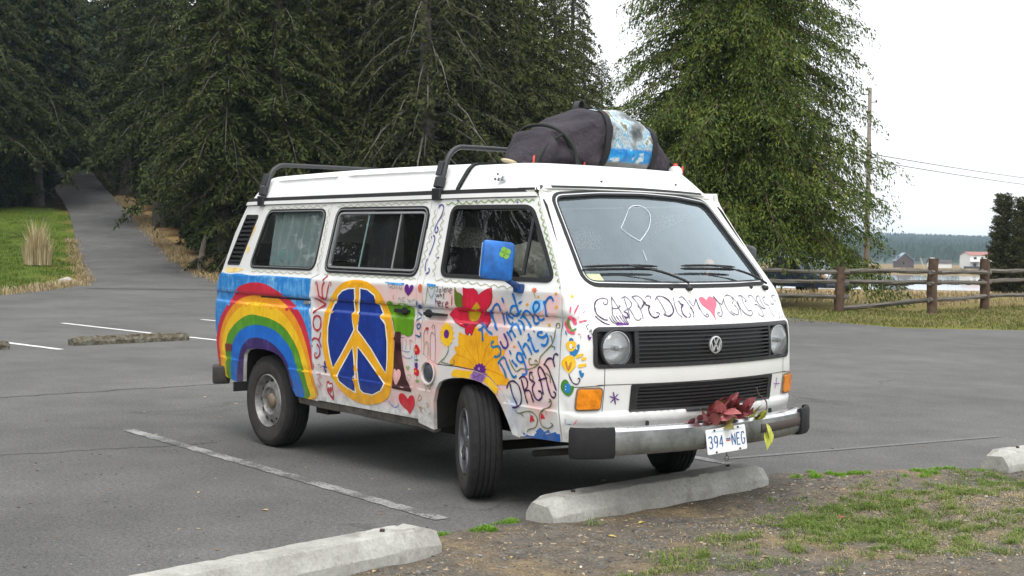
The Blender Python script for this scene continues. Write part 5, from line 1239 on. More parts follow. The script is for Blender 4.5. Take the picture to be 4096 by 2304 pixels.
  ('amber',2,4.2,1,'37,948 32,906'),
  ('amber',2,4.2,1,'137,954 132,904'),
  ('amber',2,4.2,1,'-71,899 -15,860'),
  ('amber',2,4.2,1,'336,751 237,771 177,779'),
  ('amber',2,4.2,1,'248,920 193,858'),
  ('yellow',2,0,1,'-124,752 -53,754 57,754 38,717 -24,712 -152,712'),
  ('yellow',2,0,1,'182,746 239,726 274,697 268,675 221,692 154,706'),
  ('yellow',3,0,1,'159,709 190,726 254,705 286,679 268,645 216,677'),
  ('violet',3,0,0,'181,777 164,767 172,755 150,752 145,738 126,743 110,732 98,743 77,739 77,752 56,756 69,768 56,778 76,785 74,798 96,797 107,810 123,802 142,810 148,797 170,797 163,784'),
  ('lilac',4,0,1,'37,738 71,757 168,755 182,744 144,705 113,703 45,713 29,723'),
  ('violet',5,3.3,1,'51,739 86,721'),
  ('violet',5,3.3,1,'112,748 100,706'),
  ('violet',5,3.3,1,'152,744 133,713'),
  ('violet',5,3.3,1,'58,719 139,747'),
  ('paleviolet',5,0,1,'120,776 117,770 111,766 104,768 101,775 104,781 110,785 117,782'),
 ],
 ('painted_small_sunflower','S'): [
  ('yellow',1,0,0,'-211,1030 -193,1011 -174,1024 -171,1001 -147,1004 -155,981 -132,974 -149,955 -131,939 -154,929 -145,907 -169,907 -171,884 -191,894 -203,874 -216,893 -236,880 -239,903 -263,900 -255,923 -279,930 -261,949 -279,965 -256,975 -265,998 -240,997 -239,1021 -218,1010'),
  ('violet',2,0,0,'-182,958 -184,946 -191,936 -201,931 -213,930 -223,934 -231,943 -233,955 -231,966 -224,976 -214,982 -202,983 -192,978 -184,969'),
  ('oliveink',3,6.1,1,'-187,887 -190,856 -218,820 -261,791 -294,769'),
  ('oliveink',3,6.1,1,'-261,787 -196,781 -146,778 -125,797 -139,811'),
 ],
 ('painted_title','S'): [
  ('tblue',3,13.9,1,'138,934 132,976 119,1010'),
  ('tblue',3,13.9,1,'92,996 119,1005 145,1024 177,998 220,981'),
  ('indigo',3,14.5,1,'65,1066 89,1055 137,1026'),
  ('tblue',3,13.9,1,'264,1006 224,1045 191,1097 202,1112'),
  ('tblue',3,13.9,1,'188,1072 210,1113 234,1146 263,1149 284,1116 313,1035'),
  ('tblue',3,13.9,1,'317,1108 330,1074 362,1042 379,1058'),
  ('tblue',3,13.9,1,'290,1192 310,1159'),
  ('tblue',3,13.9,1,'427,1149 384,1147 367,1122 376,1096 409,1095 440,1114'),
  ('tblue',3,13.9,1,'377,1221 403,1174 436,1118 460,1127'),
  ('tblue',3,13.9,1,'429,1161 460,1177'),
  ('tblue',3,13.9,1,'339,1116 344,1090 381,1077'),
  ('tteal',3,13.9,1,'237,943 215,927 228,908 273,916 297,898 295,869 265,855 242,858'),
  ('indigo',3,13.4,1,'290,946 319,914 345,911 359,931 346,960 318,992'),
  ('tblue',3,13.9,1,'343,1003 366,985 394,953'),
  ('tblue',3,13.9,1,'365,999 387,1010 422,974'),
  ('tblue',3,13.9,1,'379,1019 388,1041 412,1045 451,1019 468,991'),
  ('tblue',3,13.9,1,'421,1069 451,1061 495,1016'),
  ('tblue',3,13.9,1,'438,1080 459,1095 496,1073 536,1033'),
  ('tblue',3,13.9,1,'469,1105 499,1126 536,1109 553,1067 575,1058 595,1069'),
  ('tblue',3,13.9,1,'564,1115 599,1149 593,1173 565,1174 554,1147 572,1106 601,1079 635,1090'),
  ('tblue',3,13.9,1,'633,1186 650,1151 662,1100'),
  ('tblue',3,13.9,1,'642,1170 666,1201 692,1207 712,1187'),
  ('tteal',3,13.9,1,'360,741 335,785 298,821'),
  ('tteal',3,13.9,1,'279,817 308,850 338,853 363,816 404,766 428,754 446,765'),
  ('tblue',3,13.9,1,'398,847 422,830 449,815'),
  ('tblue',3,13.9,1,'372,901 392,876'),
  ('tblue',3,13.9,1,'491,883 447,889 442,860 473,841 501,850'),
  ('tblue',3,13.9,1,'469,893 501,850 528,800 522,778 493,774'),
  ('tblue',3,13.9,1,'442,956 482,911 522,864'),
  ('tblue',3,13.9,1,'488,921 508,946 538,924 567,888'),
  ('tblue',3,13.9,1,'524,1004 557,954 590,911 621,918'),
  ('tblue',3,13.9,1,'521,961 555,982'),
  ('tblue',3,13.9,1,'565,1020 580,1012'),
  ('tblue',3,13.9,1,'643,1015 608,1013 607,995 646,988 679,1008'),
  ('tblue',3,13.9,1,'668,1012 688,985 677,952 650,946 635,952'),
  ('dviolet',3,10,1,'364,686 385,721 422,732 469,710 493,659 483,615 452,591 410,584'),
  ('dviolet',3,10,1,'393,717 417,657 455,598'),
  ('dviolet',3,10,1,'469,748 501,765 536,749 543,712 515,685'),
  ('dviolet',3,10,1,'488,749 518,686 543,619'),
  ('dviolet',3,10,1,'518,686 566,690 596,631'),
  ('dviolet',3,10,1,'583,793 558,789 561,756 606,741'),
  ('dviolet',3,10,1,'606,739 587,711 603,670 635,647 668,667 661,694 635,697'),
  ('dviolet',3,10,1,'682,682 656,745 625,803 637,828 664,811 696,772'),
  ('dviolet',3,10,1,'634,753 668,765 703,773'),
  ('dviolet',3,10,1,'667,844 689,837 721,807 787,711'),
  ('dviolet',3,10,1,'671,840 696,874 734,877 759,837'),
  ('dviolet',3,10,1,'743,859 746,897 766,907 792,891'),
  ('dviolet',3,10,1,'696,767 723,714 747,679 771,675 781,696 760,706'),
 ],
 ('painted_wave','S'): [
  ('wave',1,0,0,'450,412 492,433 483,454 521,444 548,440 582,444 602,475 638,497 673,477 708,495 721,475 765,488 775,478 808,482 807,439'),
  ('white',3,5,1,'480,428 522,448'),
  ('white',3,5,1,'571,446 607,469'),
  ('white',3,5,1,'683,467 716,476'),
 ],
 ('painted_stars','S'): [
  ('starorange',1,0,0,'741,1228 732,1225 734,1218 725,1222 717,1218 718,1225 708,1227 717,1230 715,1237 724,1233 730,1237 731,1231'),
  ('starorange',1,0,0,'752,1157 743,1154 745,1147 736,1150 728,1146 728,1153 718,1156 727,1159 725,1166 735,1162 743,1167 742,1160'),
  ('starorange',1,0,0,'691,1058 682,1055 684,1048 675,1052 667,1047 668,1054 658,1057 667,1060 665,1067 674,1063 682,1068 681,1061'),
  ('starorange',1,0,0,'519,1161 509,1158 511,1151 502,1155 494,1150 495,1157 485,1160 494,1163 493,1170 501,1166 509,1171 509,1164'),
  ('starorange',1,0,0,'600,1207 592,1204 594,1199 587,1202 580,1198 581,1204 573,1206 580,1208 579,1214 586,1211 592,1215 592,1209'),
  ('starorange',1,0,0,'428,924 420,921 421,915 413,918 406,914 407,920 398,922 406,925 405,931 413,928 420,932 420,926'),
  ('starorange',1,0,0,'274,971 269,969 269,965 265,967 260,965 261,968 256,970 261,971 260,975 265,973 269,975 269,972'),
  ('orangered',1,0,0,'576,1241 564,1237 570,1227 556,1232 548,1222 544,1233 529,1232 536,1240 521,1247 537,1247 534,1258 548,1249 558,1255 559,1245'),
  ('oliveink',3,5,1,'553,1226 566,1199'),
  ('indigo',1,0,0,'-250,1748 -261,1746 -258,1739 -267,1745 -278,1743 -272,1749 -282,1755 -269,1752 -264,1758 -262,1751'),
  ('indigo',1,0,0,'-72,1742 -82,1740 -80,1733 -88,1739 -98,1737 -93,1742 -101,1748 -90,1746 -85,1752 -83,1744'),
  ('indigo',1,0,0,'68,1737 59,1735 61,1728 54,1734 44,1732 49,1737 41,1743 52,1741 56,1746 58,1739'),
  ('indigo',1,0,0,'272,1731 263,1729 266,1722 258,1728 250,1726 254,1731 247,1737 256,1734 260,1740 262,1733'),
  ('indigo',1,0,0,'-344,1406 -355,1404 -352,1397 -361,1402 -372,1400 -367,1406 -376,1412 -363,1409 -358,1415 -356,1408'),
 ],
 ('painted_scrolls','S'): [
  ('indigo',3,8.7,1,'-442,1704 -442,1720 -417,1726 -395,1707 -406,1657 -435,1613 -445,1575 -428,1556 -412,1572 -429,1594'),
  ('indigo',3,8.7,1,'-466,1521 -465,1537 -437,1534 -429,1505 -446,1442 -475,1379 -472,1335 -453,1307 -425,1323 -437,1342'),
 ],
 ('painted_splash','S'): [
  ('palegold',1,0,1,'-3148,1290 -2864,1290 -2819,1277 -2964,1258 -3146,1258'),
  ('palegold',1,0,1,'-2828,1471 -2771,1448 -2780,1409 -2817,1409'),
  ('palegold',1,0,1,'-2761,1602 -2730,1595 -2770,1525 -2783,1494'),
 ],
 ('painted_handprints','F'): [
  ('pink',1,0,1,'-922,1114 -897,1108 -891,1090 -897,1069 -918,1066 -924,1082 -932,1096 -944,1081 -944,1039 -918,1033 -916,1019 -945,1020 -978,1037 -985,1065 -964,1090'),
  ('hgreen',2,0,1,'-955,1097 -939,1095 -952,1067 -942,1042 -918,1050 -914,1040 -931,1030 -955,1034 -969,1061'),
  ('pink',3,9.8,1,'-887,1165 -912,1129'),
  ('pink',3,8.7,1,'-828,1171 -850,1153 -879,1127'),
  ('pink',3,8.7,1,'-805,1137 -820,1128'),
  ('pink',3,8.7,1,'-857,1111 -861,1106'),
  ('pink',3,8.7,1,'-875,1081 -847,1086 -818,1090'),
  ('pink',3,8.7,1,'-892,1022 -878,1015'),
  ('hblue',1,0,1,'-950,987 -933,998 -922,986 -932,959 -898,937 -901,960 -884,965 -887,937 -904,908 -929,902 -944,921'),
  ('yellow',2,0,1,'-969,960 -950,980 -912,979 -907,953 -925,929 -950,930'),
  ('white',3,0,1,'-927,954 -929,946 -933,941 -939,941 -943,945 -945,953 -944,961 -940,966 -934,966 -929,961'),
  ('yellow',2,0,1,'-973,890 -943,906 -915,898 -901,856 -919,832 -940,812 -969,833 -991,860'),
  ('yellow',3,15.6,1,'-904,896 -885,906 -860,913'),
  ('yellow',3,15.6,1,'-870,889 -841,892'),
  ('yellow',3,15.6,1,'-887,851 -860,856 -840,859'),
  ('orangeink',4,11.6,1,'-962,874 -945,830 -930,871'),
  ('hgreen',1,0,1,'-984,756 -968,776 -948,773 -927,748 -904,742 -910,708 -935,690 -962,701 -985,727'),
  ('hblue',2,0,1,'-963,748 -947,757 -927,750 -925,712 -957,711'),
  ('white',4,6.9,1,'-954,743 -953,737'),
  ('white',4,6.9,1,'-953,728 -951,721'),
  ('hblue',3,6.4,1,'-1008,1016 -1002,1010'),
  ('hblue',3,6.4,1,'-980,1033 -963,1012'),
  ('hblue',3,6.4,1,'-878,999 -875,1008'),
 ],
 ('painted_hearts','F'): [
  ('hblue',1,0,1,'-881,825 -867,828 -863,815 -852,816 -852,799 -867,790'),
  ('violet',1,0,1,'-833,1011 -822,1018 -820,1006 -809,1004 -823,987'),
 ],
 ('painted_lettering','F'): [
  ('dviolet',3,6.4,1,'-941,807 -929,784 -911,761 -886,756 -873,776 -878,787 -885,783'),
  ('ink',3,4.1,1,'-811,1072 -837,1058 -831,1042'),
  ('ink',3,4.1,1,'-815,1044 -820,1034 -811,1032 -808,1042 -815,1044'),
  ('ink',3,4.1,1,'-808,1027 -803,1018 -792,1032'),
  ('ink',3,4.1,1,'-793,1018 -801,1008 -794,1001'),
  ('ink',3,4.1,1,'-791,1011 -786,1001'),
  ('ink',3,4.1,1,'-792,994 -795,982 -782,984 -777,991'),
  ('hblue',3,4.1,1,'-966,571 -965,537'),
  ('hblue',3,4.1,1,'-956,542 -918,539'),
  ('pink',3,4.6,1,'-882,566 -905,537'),
 ],
 ('painted_stars','F'): [
  ('yellow',1,0,0,'-829,1217 -846,1215 -841,1205 -851,1212 -860,1201 -858,1212 -876,1205 -861,1215 -879,1217 -859,1219 -864,1228 -853,1222 -843,1233 -846,1222 -829,1228 -844,1219'),
 ],
 ('painted_slogan','F'): [
  ('dviolet',3,6.7,1,'-745,1136 -741,1159 -725,1186 -704,1200'),
  ('dviolet',3,6.7,1,'-755,1114 -747,1100 -722,1078 -692,1066'),
  ('dviolet',3,7.2,1,'-740,1161 -743,1123 -715,1096 -692,1091'),
  ('greyviolet',3,5,1,'-704,1200 -679,1206 -656,1202 -652,1188 -665,1174 -680,1174 -678,1186'),
  ('greyviolet',3,5,1,'-658,1113 -640,1158 -621,1215'),
  ('greyviolet',3,5,1,'-621,1215 -610,1176 -600,1140 -591,1113 -564,1103'),
  ('greyviolet',3,5,1,'-643,1154 -616,1151 -590,1163 -598,1169'),
  ('greyviolet',3,5,1,'-567,1204 -537,1213 -518,1194 -515,1171 -537,1153 -574,1140'),
  ('greyviolet',3,5,1,'-547,1213 -550,1171 -552,1130 -563,1094'),
  ('greyviolet',3,5,1,'-542,1153 -533,1126 -526,1094 -507,1089 -488,1100'),
  ('greyviolet',3,5,1,'-499,1212 -459,1217 -434,1198'),
  ('greyviolet',3,5,1,'-495,1210 -479,1185 -471,1143 -478,1093'),
  ('greyviolet',3,5,1,'-482,1166 -468,1150 -445,1164'),
  ('greyviolet',3,5,1,'-381,1202 -375,1214 -397,1216 -415,1203'),
  ('greyviolet',3,5,1,'-379,1128 -359,1124 -363,1114'),
  ('greyviolet',3,5,1,'-351,1193 -328,1214 -293,1213'),
  ('greyviolet',3,5,1,'-335,1211 -321,1169 -315,1123 -331,1114 -324,1128'),
  ('greyviolet',3,5,1,'-214,1210 -230,1168 -230,1122 -208,1098'),
  ('greyviolet',3,5,1,'-141,1191 -151,1210 -179,1205'),
  ('greyviolet',3,5,1,'-146,1125 -143,1106 -167,1097'),
  ('greyviolet',3,5,1,'-149,1212 -126,1172 -113,1124 -129,1097'),
  ('greyviolet',3,5,1,'-113,1195 -93,1159 -53,1199'),
  ('greyviolet',3,5,1,'-53,1199 -56,1152 -52,1137'),
  ('dviolet',3,7.8,1,'-434,1198 -436,1175 -458,1159'),
  ('dviolet',3,7.8,1,'-424,1189 -425,1170 -405,1163 -419,1147 -421,1120 -411,1104 -390,1101 -368,1110'),
  ('dviolet',3,7.8,1,'-293,1213 -261,1192 -250,1155 -261,1127 -299,1107 -325,1114'),
  ('dviolet',3,7.8,1,'-190,1191 -182,1170 -167,1167 -190,1149 -195,1116 -174,1097'),
  ('dviolet',3,7.8,1,'-121,1157 -114,1134 -114,1120'),
  ('dviolet',3,7.8,1,'-582,1135 -565,1126 -566,1106 -586,1101'),
  ('greyviolet',3,5.1,1,'-50,1202 -53,1158 -42,1115 -22,1098 -3,1104 -8,1114 -22,1109'),
  ('greyviolet',3,5.1,1,'98,1213 116,1184 148,1162'),
  ('greyviolet',3,5.1,1,'104,1210 126,1173 126,1129 109,1104 89,1098 78,1112 92,1122 101,1114'),
  ('greyviolet',3,5.1,1,'148,1162 190,1198'),
  ('greyviolet',3,5.1,1,'190,1198 177,1167 187,1125 224,1096'),
  ('greyviolet',3,5.1,1,'200,1206 232,1215 266,1205 268,1181 247,1166'),
  ('greyviolet',3,5.1,1,'261,1160 278,1139 275,1115 253,1104 219,1114 208,1130'),
  ('greyviolet',3,5.1,1,'273,1207 297,1170 299,1122 286,1097'),
  ('greyviolet',3,5.1,1,'336,1209 370,1208 397,1192 402,1176 384,1176'),
  ('greyviolet',3,5.1,1,'371,1203 364,1163 385,1120'),
  ('greyviolet',3,5.1,1,'385,1120 409,1125 417,1111 396,1096 375,1095'),
  ('greyviolet',3,5.1,1,'454,1191 449,1204 476,1210 499,1192 511,1168'),
  ('greyviolet',3,5.1,1,'477,1155 504,1154 530,1132 532,1097 511,1086 483,1099 488,1111'),
  ('greyviolet',3,5.1,1,'541,1202 578,1204'),
  ('greyviolet',3,5.1,1,'576,1202 570,1164 590,1128'),
  ('greyviolet',3,5.1,1,'607,1190 639,1197 643,1189'),
  ('greyviolet',3,5.1,1,'607,1190 609,1160 651,1145'),
  ('greyviolet',3,5.1,1,'685,1166 703,1152 733,1154'),
  ('greyviolet',3,5.1,1,'743,1195 752,1178 775,1166'),
  ('greyviolet',3,5.1,1,'736,1195 766,1204 794,1199'),
  ('greyviolet',3,5.1,1,'645,1140 640,1115 659,1077'),
  ('dviolet',3,6,1,'307,1180 306,1170 311,1138 336,1108 375,1095'),
  ('dviolet',3,6,1,'539,1200 525,1178 532,1154 555,1134 586,1127'),
  ('heartpink',2,0,1,'31,1190 50,1204 71,1209 98,1200 107,1179 97,1158 70,1135 52,1110 42,1076 38,1100 22,1131 -14,1160 -27,1183 -23,1201 -6,1208 16,1203'),
 ],
 ('painted_eyelashes','F'): [
  ('dviolet',3,4.5,1,'-680,1109 -671,1082 -652,1068'),
  ('dviolet',3,4.5,1,'-665,1113 -659,1086 -636,1068'),
  ('dviolet',3,4.5,1,'-651,1118 -644,1086 -621,1068'),
  ('dviolet',3,4.5,1,'-637,1115 -627,1090 -611,1068'),
  ('dviolet',3,4.5,1,'-616,1115 -609,1090 -596,1068'),
  ('dviolet',3,4.5,1,'-599,1113 -596,1090 -585,1067'),
  ('dviolet',3,4.5,1,'-588,1108 -583,1085 -577,1067'),
  ('violet',1,0,0,'-654,1075 -636,1081 -608,1074 -577,1070 -582,1063 -654,1062'),
  ('dviolet',3,3.6,1,'754,1106 741,1085 709,1064'),
  ('dviolet',3,3.6,1,'789,1108 776,1083 748,1065'),
  ('dviolet',3,3.6,1,'826,1107 809,1082 777,1059'),
  ('dviolet',3,3.6,1,'814,1060'),
  ('dviolet',3,3.6,1,''),
 ],
 ('painted_flowers','F'): [
  ('violet',3,8.3,1,'-672,676 -642,665'),
  ('violet',3,8.3,1,'-672,676 -662,641'),
  ('violet',3,8.3,1,'-672,676 -692,653'),
  ('violet',3,8.3,1,'-672,676 -702,687'),
  ('violet',3,8.3,1,'-672,676 -683,711'),
  ('violet',3,8.3,1,'-672,676 -653,699'),
  ('lilac',3,6.2,1,'652,724 655,678'),
  ('lilac',3,6.2,1,'616,685 704,678'),
  ('lilac',3,6.2,1,'655,678 642,654'),
 ],
}
# ------------------------------------------------------------------ hand-painted art, as thin coats on the panels
PC = dict(sky=((.02,.22,.60),(.20,.50,.78)), palesky=((.25,.52,.80),(.55,.68,.80)), red=((.55,.02,.045),(.66,.04,.08)), orange=((.80,.30,.015),(.86,.40,.02)), yellow=((.86,.50,.012),(.90,.62,.03)), rgreen=((.07,.26,.02),(.14,.36,.03)), blue=((.008,.13,.52),(.012,.20,.62)), purple=((.035,.016,.10),(.09,.05,.22)),
 gold=((.82,.38,.008),(.88,.50,.012)), white=((.80,.80,.78),(.86,.86,.85)), navy=((.006,.012,.06),(.01,.02,.09)), cobalt=((.004,.030,.24),(.008,.06,.36)), redink=((.42,.02,.04),(.56,.05,.08)), ink=((.03,.02,.03),(.07,.04,.06)), indigo=((.06,.04,.24),(.12,.10,.38)), pinkink=((.62,.22,.26),(.74,.34,.36)), greyink=((.17,.18,.16),(.26,.26,.22)),
 violet=((.11,.015,.20),(.19,.03,.30)), orangered=((.62,.13,.06),(.74,.22,.10)), leaf=((.10,.28,.005),(.22,.40,.008)), bark=((.045,.010,.012),(.09,.03,.025)), peach=((.74,.36,.34),(.80,.50,.46)), redheart=((.58,.008,.025),(.70,.02,.06)), paleleaf=((.22,.34,.10),(.34,.42,.20)), teal=((.005,.11,.24),(.008,.17,.32)), cobalt2=((.006,.06,.26),(.008,.10,.34)),
 oliveink=((.14,.16,.06),(.22,.23,.10)), orangeink=((.50,.17,.02),(.62,.28,.06)), dleaf=((.10,.15,.015),(.17,.22,.03)), crimson=((.56,.008,.035),(.68,.02,.07)), crimsonedge=((.20,.005,.03),(.28,.01,.05)), mustard=((.44,.27,.005),(.58,.36,.01)), amber=((.66,.25,.004),(.74,.32,.006)), lilac=((.26,.14,.40),(.55,.45,.62)), paleviolet=((.45,.25,.55),(.5,.3,.6)),
 greygreen=((.22,.30,.22),(.30,.36,.28)), maroon=((.12,.01,.04),(.22,.015,.06)), tblue=((.006,.14,.46),(.012,.24,.62)), tteal=((.01,.16,.36),(.04,.25,.42)), dviolet=((.030,.012,.06),(.09,.03,.17)), wave=((.005,.10,.40),(.01,.16,.50)), starorange=((.74,.34,.03),(.82,.48,.08)), vineink=((.34,.36,.22),(.46,.46,.32)), vinegreen=((.18,.30,.05),(.34,.40,.14)), palegold=((.82,.60,.22),(.84,.72,.45)),
 pink=((.66,.06,.14),(.74,.16,.24)), hgreen=((.05,.20,.02),(.10,.28,.04)), hblue=((.008,.17,.42),(.02,.26,.50)), greyviolet=((.10,.085,.15),(.22,.20,.28)), heartpink=((.80,.13,.20),(.84,.18,.26)))
pm = {}
def pmat(k):
    """brush paint: blotchy body, faint vertical brush drag, worn spots and road grime low down"""
    if k not in pm:
        a, c_ = PC[k]; m, b = blank('paint_'+k, .45, .45); tc = N(m, 'ShaderNodeTexCoord'); P = tc.outputs['Object']; sx = N(m, 'ShaderNodeSeparateXYZ'); lk(m, P, sx.inputs[0])
        mp = N(m, 'ShaderNodeMapping'); mp.inputs['Scale'].default_value = (60, 60, 9); mp.inputs['Rotation'].default_value = (0, .5, 0); lk(m, P, mp.inputs['Vector']); drag = noise(m, mp.outputs[0], 1.0, 4, .6)
        f_ = math_(m, 'ADD', math_(m, 'MULTIPLY', noise(m, P, 7.0 if k == 'sky' else 10.0, 6, .65), .6), math_(m, 'MULTIPLY', drag, .4))
        lo_ = tuple(x*.82 for x in a); c = ramp(m, f_, [(.34, lo_), (.5, a), (.66, c_)])
        if k == 'sky': c = mixc(m, maprange(m, noise(m, P, 16.0, 6, .7), .60, .72, 0, .6), c, (.62,.70,.74))
        c = mixc(m, maprange(m, noise(m, P, 45.0, 4, .75), .68, .76, 0, .4), c, (.60,.58,.54))
        g_ = math_(m, 'MULTIPLY', maprange(m, sx.outputs['Z'], .62, .40, 0, .6), maprange(m, noise(m, P, 14.0, 6, .7), .40, .66)); c = mixc(m, g_, c, (.20,.17,.13))
        lk(m, c, b.inputs['Base Color']); lk(m, bumpn(m, drag, .18, .002), b.inputs['Normal']); pm[k] = m
    return pm[k]
def parse(s): return [tuple(int(q)/1000 for q in t.split(',')) for t in s.split()]
BASE_OFF, STEP = .0016, .0007
def paint_on(item, sf, entries, clip, holes, fn, outv, par, us, vs_):
    v, f, mi, nn, slots = [], [], [], [], []
    C = np.array(clip); lo_, hi_ = C.min(0), C.max(0)
    for col, layer, w, smooth, s in entries:
        pts = parse(s)
        if len(pts) < 2: continue
        A = np.array(pts)
        if (A.max(0) < lo_-.03).any() or (A.min(0) > hi_+.03).any(): continue
        if col not in slots: slots.append(col)
        off = BASE_OFF+STEP*layer; k0 = len(v); sl = slots.index(col)
        if w == 0:
            if smooth: pts = crom(pts, 4, True)
            V, T = fill2d(pts, holes, us, vs_, clip)
            for u, z in V:
                n = surf_normal(fn, u, z); n = n if n.dot(Vector(outv(u, z))) > 0 else -n
                v.append(tuple(Vector(fn(u, z))+n*off)); nn.append(tuple(n))
            for t in T:
                t = tuple(k0+i for i in t); a, b_, c_ = (Vector(v[i]) for i in t)
                f.append(t if (b_-a).cross(c_-a).dot(Vector(nn[t[0]])) > 0 else t[::-1]); mi.append(sl)
        else:
            line = densify(crom(pts, 6), .012); n_ = len(line); ww = w/1000
            ins = in_poly(np.array(line), clip)
            for h in holes: ins &= ~in_poly(np.array(line), h)
            L_ = len(v)
            for i in range(n_):
                a, c_ = Vector(line[max(i-1,0)]), Vector(line[min(i+1,n_-1)]); d = c_-a; d = d.normalized() if d.length > 0 else Vector((1,0)); nr = Vector((-d.y, d.x))
                hw_ = ww/2*(1+.16*math.sin(i*.7+line[0][0]*50))*(1 if 0 < i < n_-1 else .5)
                for s_ in (1, -1):
                    u, z = line[i][0]+nr.x*hw_*s_, line[i][1]+nr.y*hw_*s_; n = surf_normal(fn, u, z); n = n if n.dot(Vector(outv(u, z))) > 0 else -n
                    v.append(tuple(Vector(fn(u, z))+n*(off+.0003*(i % 2)))); nn.append(tuple(n))
            for i in range(n_-1):
                if ins[i] and ins[i+1]:
                    q = (L_+2*i, L_+2*i+1, L_+2*i+3, L_+2*i+2); a, b_, c_ = Vector(v[q[0]]), Vector(v[q[1]]), Vector(v[q[2]])
                    f.append(q if (b_-a).cross(c_-a).dot(Vector(nn[q[0]])) > 0 else q[::-1]); mi.append(sl)
    if f: mesh_obj(item, v, f, [pmat(k) for k in slots], par, midx=mi, normals=nn)
USP = UX
def clusters(entries):
    """one painted motif = the strokes and patches that touch"""
    bb = []
    for e in entries:
        A = np.array(parse(e[4])) if e[4] else np.zeros((1, 2)); w_ = e[2]/2000+.008; bb.append((A.min(0)-w_, A.max(0)+w_))
    par = list(range(len(entries)))
    def find(i):
        while par[i] != i: i = par[i]
        return i
    for i in range(len(bb)):
        for j in range(i):
            if (bb[i][0] < bb[j][1]).all() and (bb[j][0] < bb[i][1]).all(): par[find(i)] = find(j)
    g_ = {}
    for i, e in enumerate(entries): g_.setdefault(find(i), []).append(e)
    return list(g_.values())
SINGLE = {'painted_hearts': 'painted_heart', 'painted_flowers': 'painted_flower', 'painted_stars': 'painted_star', 'painted_handprints': 'painted_handprint', 'painted_lettering': 'painted_word', 'painted_scrolls': 'painted_scroll', 'painted_eyelashes': 'painted_eyelash', 'painted_title': 'painted_title_word'}
for (item, sf), entries in [((SINGLE.get(k[0], k[0]), k[1]), c_) for k, v_ in PAINT.items() for c_ in clusters(v_)]:
    if sf == 'S':
        for nm, ol, ho in PANELS:
            paint_on(item, sf, entries, dn(offset_poly(ol, -.0015)), [dn(offset_poly(h, .011), .05) for h in ho], sidefn(-1), sideout(-1), panel_obj[(nm, -1)], USP, VZ)
    else:
        paint_on(item, sf, entries, dn(offset_poly(fr_ol, -.002)), [dn(offset_poly(WS, .018), .05), dn(offset_poly(GRI, .007), .05), dn(offset_poly(LGR, .006), .05)], ffn, frontout, fp, UF, ZF)
# ------------------------------------------------------------------ duffel bag tied down in the luggage pan, and the leaves on the bumper
m, b = blank('bag_cloth', .85, .2); tc = N(m, 'ShaderNodeTexCoord'); P = tc.outputs['Object']
n1 = noise(m, P, 4.0, 5, .6); lk(m, ramp(m, n1, [(.3,(.030,.027,.033)),(.7,(.066,.056,.068))]), b.inputs['Base Color']); lk(m, bumpn(m, noise(m, P, 6.0, 5, .55), 1.0, .06), b.inputs['Normal']); BAG = m
m, b = blank('bag_window', .25, .5); tc = N(m, 'ShaderNodeTexCoord'); P = tc.outputs['Object']; sp = N(m, 'ShaderNodeSeparateXYZ'); lk(m, P, sp.inputs[0])
n1 = noise(m, P, 7.0, 4, .55); c = ramp(m, n1, [(.32,(.06,.07,.075)),(.42,(.20,.23,.24)),(.48,(.42,.50,.54)),(.52,(.10,.34,.55)),(.56,(.60,.66,.68)),(.60,(.22,.25,.14)),(.64,(.10,.11,.12)),(.70,(.50,.14,.08)),(.76,(.55,.60,.62))])
c = mixc(m, maprange(m, sp.outputs['Z'], .165, .15), c, ramp(m, noise(m, P, 14.0, 2, .5), [(.45,(.01,.20,.55)),(.6,(.03,.36,.72)),(.66,(.70,.74,.76))]))
c = mixc(m, maprange(m, sp.outputs['Z'], .085, .07), c, (.24,.235,.22))
lk(m, c, b.inputs['Base Color']); lk(m, bumpn(m, noise(m, P, 16.0, 5, .6), .6, .03), b.inputs['Normal']); BAGW = m
bag = empty('duffel_bag', (-.06,.0,1.93)); tag(bag, 'bulging grey duffel bag with a clear printed panel on the roof', 'bag')
def bag_r(y, t):
    """height and half depth of the bag along its length"""
    hz = itp([(-.58,.02),(-.54,.09),(-.48,.16),(-.42,.255),(-.37,.255),(-.32,.28),(-.2,.345),(-.08,.395),(.05,.415),(.18,.41),(.30,.375),(.42,.30),(.52,.22),(.62,.14),(.70,.08),(.74,.02)], y)
    hx = itp([(-.58,.03),(-.52,.14),(-.42,.22),(-.35,.21),(-.2,.26),(.2,.28),(.42,.24),(.62,.16),(.74,.03)], y)
    return hz, hx
yy = [-.58+i*.02 for i in range(67)]; NT = 40; v, f, mi = [], [], []; r_ = random.Random(6)
for i, y in enumerate(yy):
    hz, hx = bag_r(y, 0)
    for k in range(NT):
        t = 2*math.pi*k/NT; c_, s_ = math.cos(t), math.sin(t); e = .72
        wob = 1+.06*math.sin(6*t+y*11)*math.exp(-((y+.30)/.22)**2)+.025*math.sin(9*t-y*14)+.022*math.sin(y*27+3*t)
        gather = 1-.10*math.exp(-((y+.36)/.035)**2)*(.6+.4*math.sin(7*t))
        v.append((hx*math.copysign(abs(c_)**e, c_)*wob*gather, y+.01*math.sin(3*t), max(0, hz*.5+hz*.5*math.copysign(abs(s_)**e, s_)*wob*gather)))
for i in range(len(yy)-1):
    for k in range(NT):
        f.append((i*NT+k, i*NT+(k+1) % NT, (i+1)*NT+(k+1) % NT, (i+1)*NT+k)); t = 2*math.pi*(k+.5)/NT
        mi.append(1 if (-.015 < yy[i] < .37 and math.cos(t) > -.55) else 0)
f.append(tuple(range(NT))); f.append(tuple(range((len(yy)-1)*NT, len(yy)*NT))); mi += [0, 0]
bo = mesh_obj('bag_body', v, f, [BAG, BAGW], bag, midx=mi, smooth=True)
